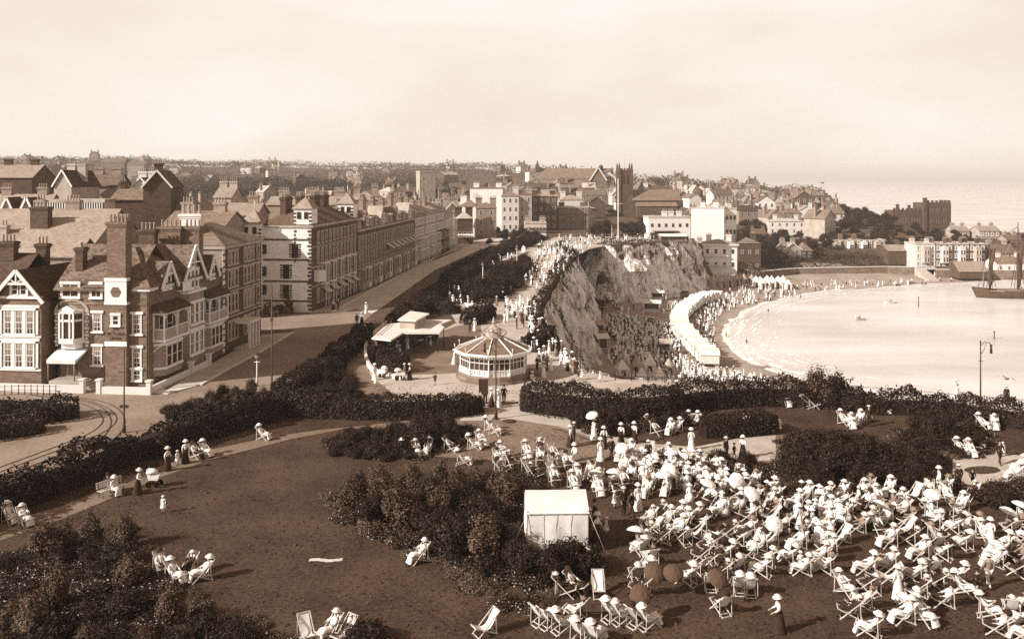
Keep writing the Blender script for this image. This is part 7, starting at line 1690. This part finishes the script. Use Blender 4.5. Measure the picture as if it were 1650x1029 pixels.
# ------------------------------------------------------------------ the seated crowd round the tent
STG = at(985,852)
ZONES = [('in the row left of the worn turf', [(800,738),(880,728),(965,775),(1000,800),(960,806),(905,782),(810,768)], 1.02, 20),
 ('in the rows just right of the gate path', [(990,735),(1060,735),(1130,752),(1130,800),(1040,806),(1000,790)], 1.0, 27),
 ('in the rows below the pale path', [(1130,752),(1200,775),(1250,800),(1245,845),(1150,835),(1110,805)], 1.0, 26),
 ('in the arc of chairs facing the tent', [(1045,835),(1120,835),(1175,868),(1185,925),(1140,958),(1095,950),(1120,900),(1095,875),(1050,885),(1055,930),(1020,945),(1025,900)], .95, 29),
 ('in the short row right of the arc', [(1192,860),(1242,862),(1240,925),(1195,930)], 1.05, 9),
 ('in the middle block of the crowd', [(1245,805),(1400,795),(1410,850),(1360,880),(1330,935),(1280,930),(1240,890)], 1.08, 28),
 ('in the block below the plaza', [(1400,800),(1500,795),(1565,800),(1570,860),(1530,910),(1440,900),(1400,860)], 1.05, 27),
 ('in the block at the right edge', [(1570,850),(1655,850),(1655,935),(1620,930),(1570,900)], 1.1, 17),
 ('in the lower right rows', [(1350,935),(1420,915),(1540,930),(1560,960),(1510,1000),(1400,1040),(1345,1000)], 1.12, 18),
 ('at the bottom right corner', [(1585,985),(1655,980),(1655,1035),(1590,1035)], 1.05, 8)]
used = [(o.location.x, o.location.y) for o in COL.objects if o.name.startswith('deck_chair') and o.location.y > 0]
NSEAT = 0
for zi, (w_, poly, gap, n) in enumerate(ZONES):
    P = [(v.x, v.y) for v in px(*poly)]; xs_ = [p[0] for p in P]; ys_ = [p[1] for p in P]; c = 0
    for k in range(n*80):
        x = q.uniform(min(xs_), max(xs_)); y = q.uniform(min(ys_), max(ys_))
        if not inpoly(np.array([x]), np.array([y]), P)[0] or any((x-u)**2+(y-v)**2 < gap*gap for u, v in used): continue
        used.append((x, y)); c += 1; NSEAT += 1
        yw = math.degrees(math.atan2(STG.x-x, -(STG.y-y)))+q.uniform(-35,35)
        if zi >= 6 and q.random() < .45: yw += q.choice((-70,70,180))
        cv_ = q.choice((CANVAS,CANVAS,CANVAS,CANVAS,C_CREAM,CANVAS_T,SHEET)); chair((x,y,0), yw, w_, 'deck chairs '+w_, cv_)
        u = q.random()
        if u < .93:
            kk = q.choices(('s_white','s_read','s_dark','s_man','s_cream'), (32,22,20,18,8))[0]; rc = None
            if kk in ('s_white','s_read') and q.random() < .25: rc = {'skirt':C_CREAM,'blouse':C_WHITE}
            if kk == 's_dark' and q.random() < .4: rc = {'blouse':C_GREY,'skirt':C_DARK}
            hm_ = q.random()
            if kk != 's_man' and hm_ < .42: rc = dict(rc or {}); rc['hat'] = (C_STRAW, C_CREAM, C_DARK, C_GREY)[int(hm_/.105)]
            top = {'s_white':'white','s_read':'white','s_dark':'white','s_man':'dark','s_cream':'cream'}[kk]; ht = {'s_white':'white','s_read':'straw','s_dark':'dark','s_man':'straw','s_cream':'grey'}[kk]
            if rc and 'blouse' in rc: top = {'white_cotton':'white','grey_flannel':'grey'}[rc['blouse'].name]
            if rc and 'hat' in rc: ht = {'straw':'straw','cream_linen':'cream','dark_serge':'dark','grey_flannel':'grey'}[rc['hat'].name]
            de = ('man' if kk in ('s_man','s_cream') else 'woman')+' in '+top+' and '+ht+' hat'+(' reading' if kk in ('s_read','s_man') else ' reclining')
            person(kk, (x,y,0), yw, w_, de+' '+w_, q.uniform(.95,1.05), rc, de)
        if q.random() < .06: parasol((x-.2,y-.25,1.25+q.uniform(0,.3)), 'open white parasol over a sitter '+w_, q.uniform(-.5,.9), q.uniform(-.6,.6), False, 'parasols '+w_)
        if c >= n: break
# ------------------------------------------------------------------ strollers on the promenade nearest the viewer
RC = [None,None,{'skirt':C_CREAM},{'skirt':C_GREY},{'skirt':C_DARK}]
def stroll(n, poly, where, group, gap=.8, seed=1, kinds=('w_white','w_walk','m_dark','m_walk','m_light','girl','boy'), wt=(34,26,14,8,8,6,4)):
    qq = random.Random(seed); P = [(v.x, v.y) for v in px(*poly)]; xs_ = [p[0] for p in P]; ys_ = [p[1] for p in P]; mine = []; tries = 0
    while len(mine) < n and tries < n*60:
        tries += 1; x = qq.uniform(min(xs_), max(xs_)); y = qq.uniform(min(ys_), max(ys_))
        if not inpoly(np.array([x]), np.array([y]), P)[0] or any((x-u)**2+(y-v)**2 < gap*gap for u, v in mine) or (x+1.9)**2+(y-90)**2 < 30: continue
        mine.append((x,y)); k = qq.choices(kinds, wt)[0]; person(k, (x,y,.01), qq.choice((0,180,0,180,20,200,90,-90)), where, group+', '+DESC[k].split(' in ')[0])
for a,b_,kk,yw,w_ in ((604,612,'w_white',60,'by the white kerb beside a pram'),(652,613,'m_light',-90,'facing a pram at the end of the white kerb'),(660,612,'w_walk',-80,'near the pram by the kerb end'),(732,587,'w_white',100,'pushing a cart on the forecourt'),(743,601,'w_white',90,'beside the bandstand steps at left'),(656,562,'w_white',0,'under the tea shelter roof'),(640,567,'u_white',60,'seated under the left roof of the tea shelter'),(694,560,'girl',0,'under the right of the tea shelter'),(605,622,'girl',0,'just above the clipped hedge at the path'),(701,620,'boy',0,'alone on the pale forecourt strip'),
   (590,505,'w_white',0,'at the road corner by the hedge'),(583,522,'w_walk',200,'by the end of the hedge at the road'),(575,525,'m_dark',190,'left one at the hedge end by the road'),(588,545,'w_white',170,'on the side path by the hedge end'),(537,500,'w_walk',0,'left of two at the terrace corner'),(545,500,'m_dark',0,'right of two at the terrace corner'),(757,535,'m_walk',0,'on the terrace behind the bandstand'),(765,533,'w_white',0,'on the terrace behind the bandstand'),(690,500,'w_white',0,'on the bench behind the shelter hedge'),
   (876,608,'w_hold',0,'sitting close at right of the bandstand'),(858,612,'g_white',40,'low beside the bandstand base'),(932,612,'boy',0,'left of two on the clifftop strip'),(938,612,'girl',0,'right of two on the clifftop strip'),(967,615,'girl',10,'alone on the clifftop strip')):
    person(kk, G(a,b_), yw, w_)
pram(G(618,608), 150, 'white hooded pram by the white kerb'); pram(G(644,612), 10, 'pale pram at the end of the white kerb')
for a,b_,w_ in ((1622,652,'at the far right cliff edge'),(1541,640,'beyond the ragged hedge left of the cliff lamp')):
    person('m_dark' if a > 1600 else 'w_white', G(a,b_), 0, w_)
# oarsmen
for t_, z_ in ((ROW[0],0),(ROW[1],0)):
    p = t_.location; rz = t_.rotation_euler.z; person('u_man', (p.x+.2*math.cos(rz),p.y+.2*math.sin(rz),p.z-.12), math.degrees(rz)-90, 'rowing the '+('left' if t_ is ROW[0] else 'right')+' boat in the bay'); 
    if t_ is ROW[0]: person('u_white', (p.x-1.2*math.cos(rz),p.y-1.2*math.sin(rz),p.z-.12), math.degrees(rz)+90, 'in the stern of the left boat in the bay')
# ------------------------------------------------------------------ the far crowd reads as one mass
def crowd_person(S, p, k, yaw, sit=False, sc=1.0):
    """S: dict material -> MB ; small but shaped figure: boots, skirt or legs, torso, arms, head, hat"""
    c, s_ = math.cos(yaw), math.sin(yaw); M = Matrix.Translation(p) @ Matrix.Rotation(yaw,4,'Z') @ Matrix.Scale(sc,4)
    top, low, hat = k
    for mm in S.values(): mm.M = M
    h = -.45 if sit else 0
    if low in ('w','c','g') or (low == 'd' and top == 'w'): S[low].lathe([(.28,.02),(.2,.5),(.1,1.05+h)] if not sit else [(.34,.02),(.3,.4),(.12,.62)], n=7)
    else:
        for x in (-.09,.09): S[low].tube([(x,0,.0),(x,0,.9+h)], [.07,.09], 5)
    S[top].lathe([(.12,.85+h),(.13,1.05+h),(.18,1.3+h),(.14,1.42+h),(.05,1.46+h)], n=7, sy=.72)
    for x in (-1,1): S[top].tube([(x*.18,0,1.36+h),(x*.24,.02,1.12+h),(x*.19,-.12,.95+h)], [.06,.05,.035], 5)
    S['s'].lathe([(.04,1.44+h),(.09,1.52+h),(.09,1.6+h),(.03,1.67+h)], n=6)
    S[hat].lathe([(.24 if hat == 'w' else .15,1.62+h),(.22 if hat == 'w' else .14,1.64+h),(.1,1.66+h),(.09,1.74+h),(0,1.76+h)], n=8)
    for mm in S.values(): mm.M = None
S = {'w':MB(),'c':MB(),'g':MB(),'d':MB(),'s':MB()}
KS = [('w','w','w')]*10+[('w','d','w')]*4+[('d','d','w')]*3+[('d','d','d')]*2+[('g','g','w')]*2+[('c','c','c')]*2+[('w','c','d')]*2
qq = random.Random(9); NC = 0
def crowd(n, poly, z=None, sit=.0, gap=.7, world=False, dark=0.0):
    global NC
    P = poly if world else [(v.x, v.y) for v in [at(a, b_, z or 0) for a, b_ in poly]]; xs_ = [p[0] for p in P]; ys_ = [p[1] for p in P]; mine = []; tr = 0; grid = set()
    while len(mine) < n and tr < n*25:
        tr += 1; x = qq.uniform(min(xs_), max(xs_)); y = qq.uniform(min(ys_), max(ys_))
        g_ = (int(x/gap), int(y/gap))
        if g_ in grid or not inpoly(np.array([x]), np.array([y]), P)[0]: continue
        grid.add(g_); mine.append(1); zz = T1(x, y) if z else 0.01
        k = qq.choice(KS); 
        if qq.random() < dark: k = ('d','d',qq.choice('wdd'))
        crowd_person(S, (x, y, zz-.02), k, qq.uniform(0, 6.28), qq.random() < sit, qq.uniform(.82, 1.05)); NC += 1
crowd(36, ((864,600),(905,600),(935,606),(925,590),(900,560),(885,530),(868,525),(850,545),(858,580)), gap=.8)
crowd(12, ((790,470),(830,475),(860,500),(860,520),(800,525),(795,495)), gap=1.0)
crowd(34, ((1000,735),(1080,738),(1180,770),(1240,800),(1235,840),(1150,830),(1060,805)), None, 1.0, 1.0); crowd(16, ((1260,800),(1400,800),(1520,800),(1520,850),(1300,880)), None, 1.0, 1.3)
crowd(150, ((840,470),(878,470),(905,440),(928,415),(950,402),(905,392),(868,398),(850,430)), gap=.9)
crowd(40, ((795,490),(860,500),(866,515),(862,545),(840,540),(800,500)), gap=1.0)
crowd(70, ((900,383),(1082,382),(1082,387),(985,393),(950,400),(905,392)), gap=.8)
crowd(24, ((745,470),(775,520),(740,515),(718,470)), gap=1.2); crowd(14, ((770,432),(830,408),(880,392),(860,400),(790,436)), gap=1.0)
crowd(640, ((975,505),(1000,500),(1060,505),(1095,520),(1100,548),(1060,556),(1000,545),(978,528)), -14.8, .3, .6, dark=.08)
crowd(170, ((975,552),(1090,556),(1140,580),(1130,590),(1060,575),(985,575)), -14.8, .3, .9, dark=.1)
crowd(260, ((985,600),(1075,594),(1130,588),(1190,584),(1262,606),(1262,622),(1180,620),(1000,612)), -15.2, .15, .8)
crowd(120, ((1135,560),(1125,530),(1118,505),(1135,485),(1160,475),(1172,490),(1155,505),(1150,535),(1160,570)), -16.4, .3, .8, dark=.1)
crowd(150, ((1120,480),(1200,462),(1290,458),(1290,470),(1215,482),(1150,500)), -16.6, .3, .8, dark=.1)
crowd(60, ((1280,458),(1400,452),(1480,450),(1540,449),(1540,453),(1420,458),(1300,468)), -17.2, .3, 1.0)
crowd(40, ((960,500),(985,470),(1030,478),(1100,470),(1110,490),(1030,500)), -14.9, .2, .9, dark=.1)
crowd(30, ((1476,430),(1590,430),(1590,434),(1476,434)), -14.2, 0, .9)
for mm, ma in zip('wcgds', (C_WHITE, C_CREAM, C_GREY, C_DARK, SKIN)): pass
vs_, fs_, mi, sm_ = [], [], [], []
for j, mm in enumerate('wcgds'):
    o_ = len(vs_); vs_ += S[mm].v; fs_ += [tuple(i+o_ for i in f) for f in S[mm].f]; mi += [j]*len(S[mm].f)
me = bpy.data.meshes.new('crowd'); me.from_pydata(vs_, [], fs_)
for ma in (mat('shade_lifted_white', .9, .05, 3), C_CREAM, C_GREY, C_DARK, SKIN): me.materials.append(ma)  # crowd's white is raised in colour to offset the cliff's shadow
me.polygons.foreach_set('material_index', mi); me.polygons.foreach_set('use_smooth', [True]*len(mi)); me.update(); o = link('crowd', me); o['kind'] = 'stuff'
# bathers in the shallows stay with the beach crowd's look but stand apart
for a, b_ in ((1203,556),(1170,545),(1238,505),(1250,480),(1290,482)):
    person('boy', (at(a,b_,-18.3)), q.uniform(0,360), 'wading in the shallows off the sands', 'waders in the shallows', 1.25)
# ------------------------------------------------------------------ small street things
def carriage(p, rz, label):
    t = thing('carriage', label, 'carriage', p, rz); m = MB(); m.xprism([(-1.1,.7),(1.0,.7),(1.3,1.2),(.5,1.25),(.3,1.0),(-.4,1.0),(-.6,1.5),(-1.3,1.5)],-.6,.6); m.build('body', DARKP, t); m = MB(); m.lathe([(.7,1.5),(.6,2.0),(.1,2.2)], (-.8,0,0), 10, sy=.9); m.build('hood', DARKP, t)
    for x, r_ in ((-.8,.55),(.9,.42)):
        for y in (-.68,.68):
            w_ = MB(); w_.M = Matrix.Translation((x,y,r_)) @ Matrix.Rotation(R(90),4,'X'); w_.lathe([(r_,-.03),(r_,.03),(r_-.07,.03),(r_-.07,-.03)], n=16, smooth=False)
            for k in range(8): a = PI*k/4; w_.bar((0,0,0),((r_-.03)*math.cos(a),(r_-.03)*math.sin(a),0),.03)
            w_.build('wheel', WOOD, t)
    m = MB()
    for y in (-.4,.4): m.tube([(1.1,y,.7),(2.6,y*.7,.9)],.03,5)
    m.build('shaft', WOOD, t)
carriage(G(457,505), R(170), 'dark hooded carriage waiting before the pale end wall')
carriage(G(395,520)+V3((2,6,0)), R(80), 'dark carriage standing in the side street shade')
# fallen towel on the lawn and a flat drain cover by the gate path
m = MB(); p = G(524,902)
vs = [(x*.16-.85+q.uniform(-.02,.02), y*.17-.2+.08*math.sin(x*.7), .02+.012*((x+y)%2)) for x in range(12) for y in range(3)]; fs = [(i*3+j,(i+1)*3+j,(i+1)*3+j+1,i*3+j+1) for i in range(11) for j in range(2)]
m.add(vs, fs, True); o = m.build('towel', C_CREAM, None, p); tag(o, 'pale cloth lying flat on the open lawn', 'cloth')
m = MB(); m.lathe([(.6,0),(.58,.05),(.2,.07)], n=14); tag(m.build('drain_cover', IRON, None, G(820,679)+V3((0,0,.02))), 'dark round drain cover on the grass by the gate path', 'drain cover')
# ------------------------------------------------------------------ prototypes never used are removed
for o in list(COL.objects):
    if o.parent is None and o.location.z < -300:
        for c in list(o.children_recursive): bpy.data.objects.remove(c)
        bpy.data.objects.remove(o)
print('PEOPLE', NP_, 'CHAIRS', CHU, 'SEATS', NSEAT, 'CROWD', NC, 'OBJECTS', len(bpy.data.objects))

for o in COL.objects:
    if o.get('label') and len(o['label'].split()) > 16: print('LONG', o.name, o['label'])
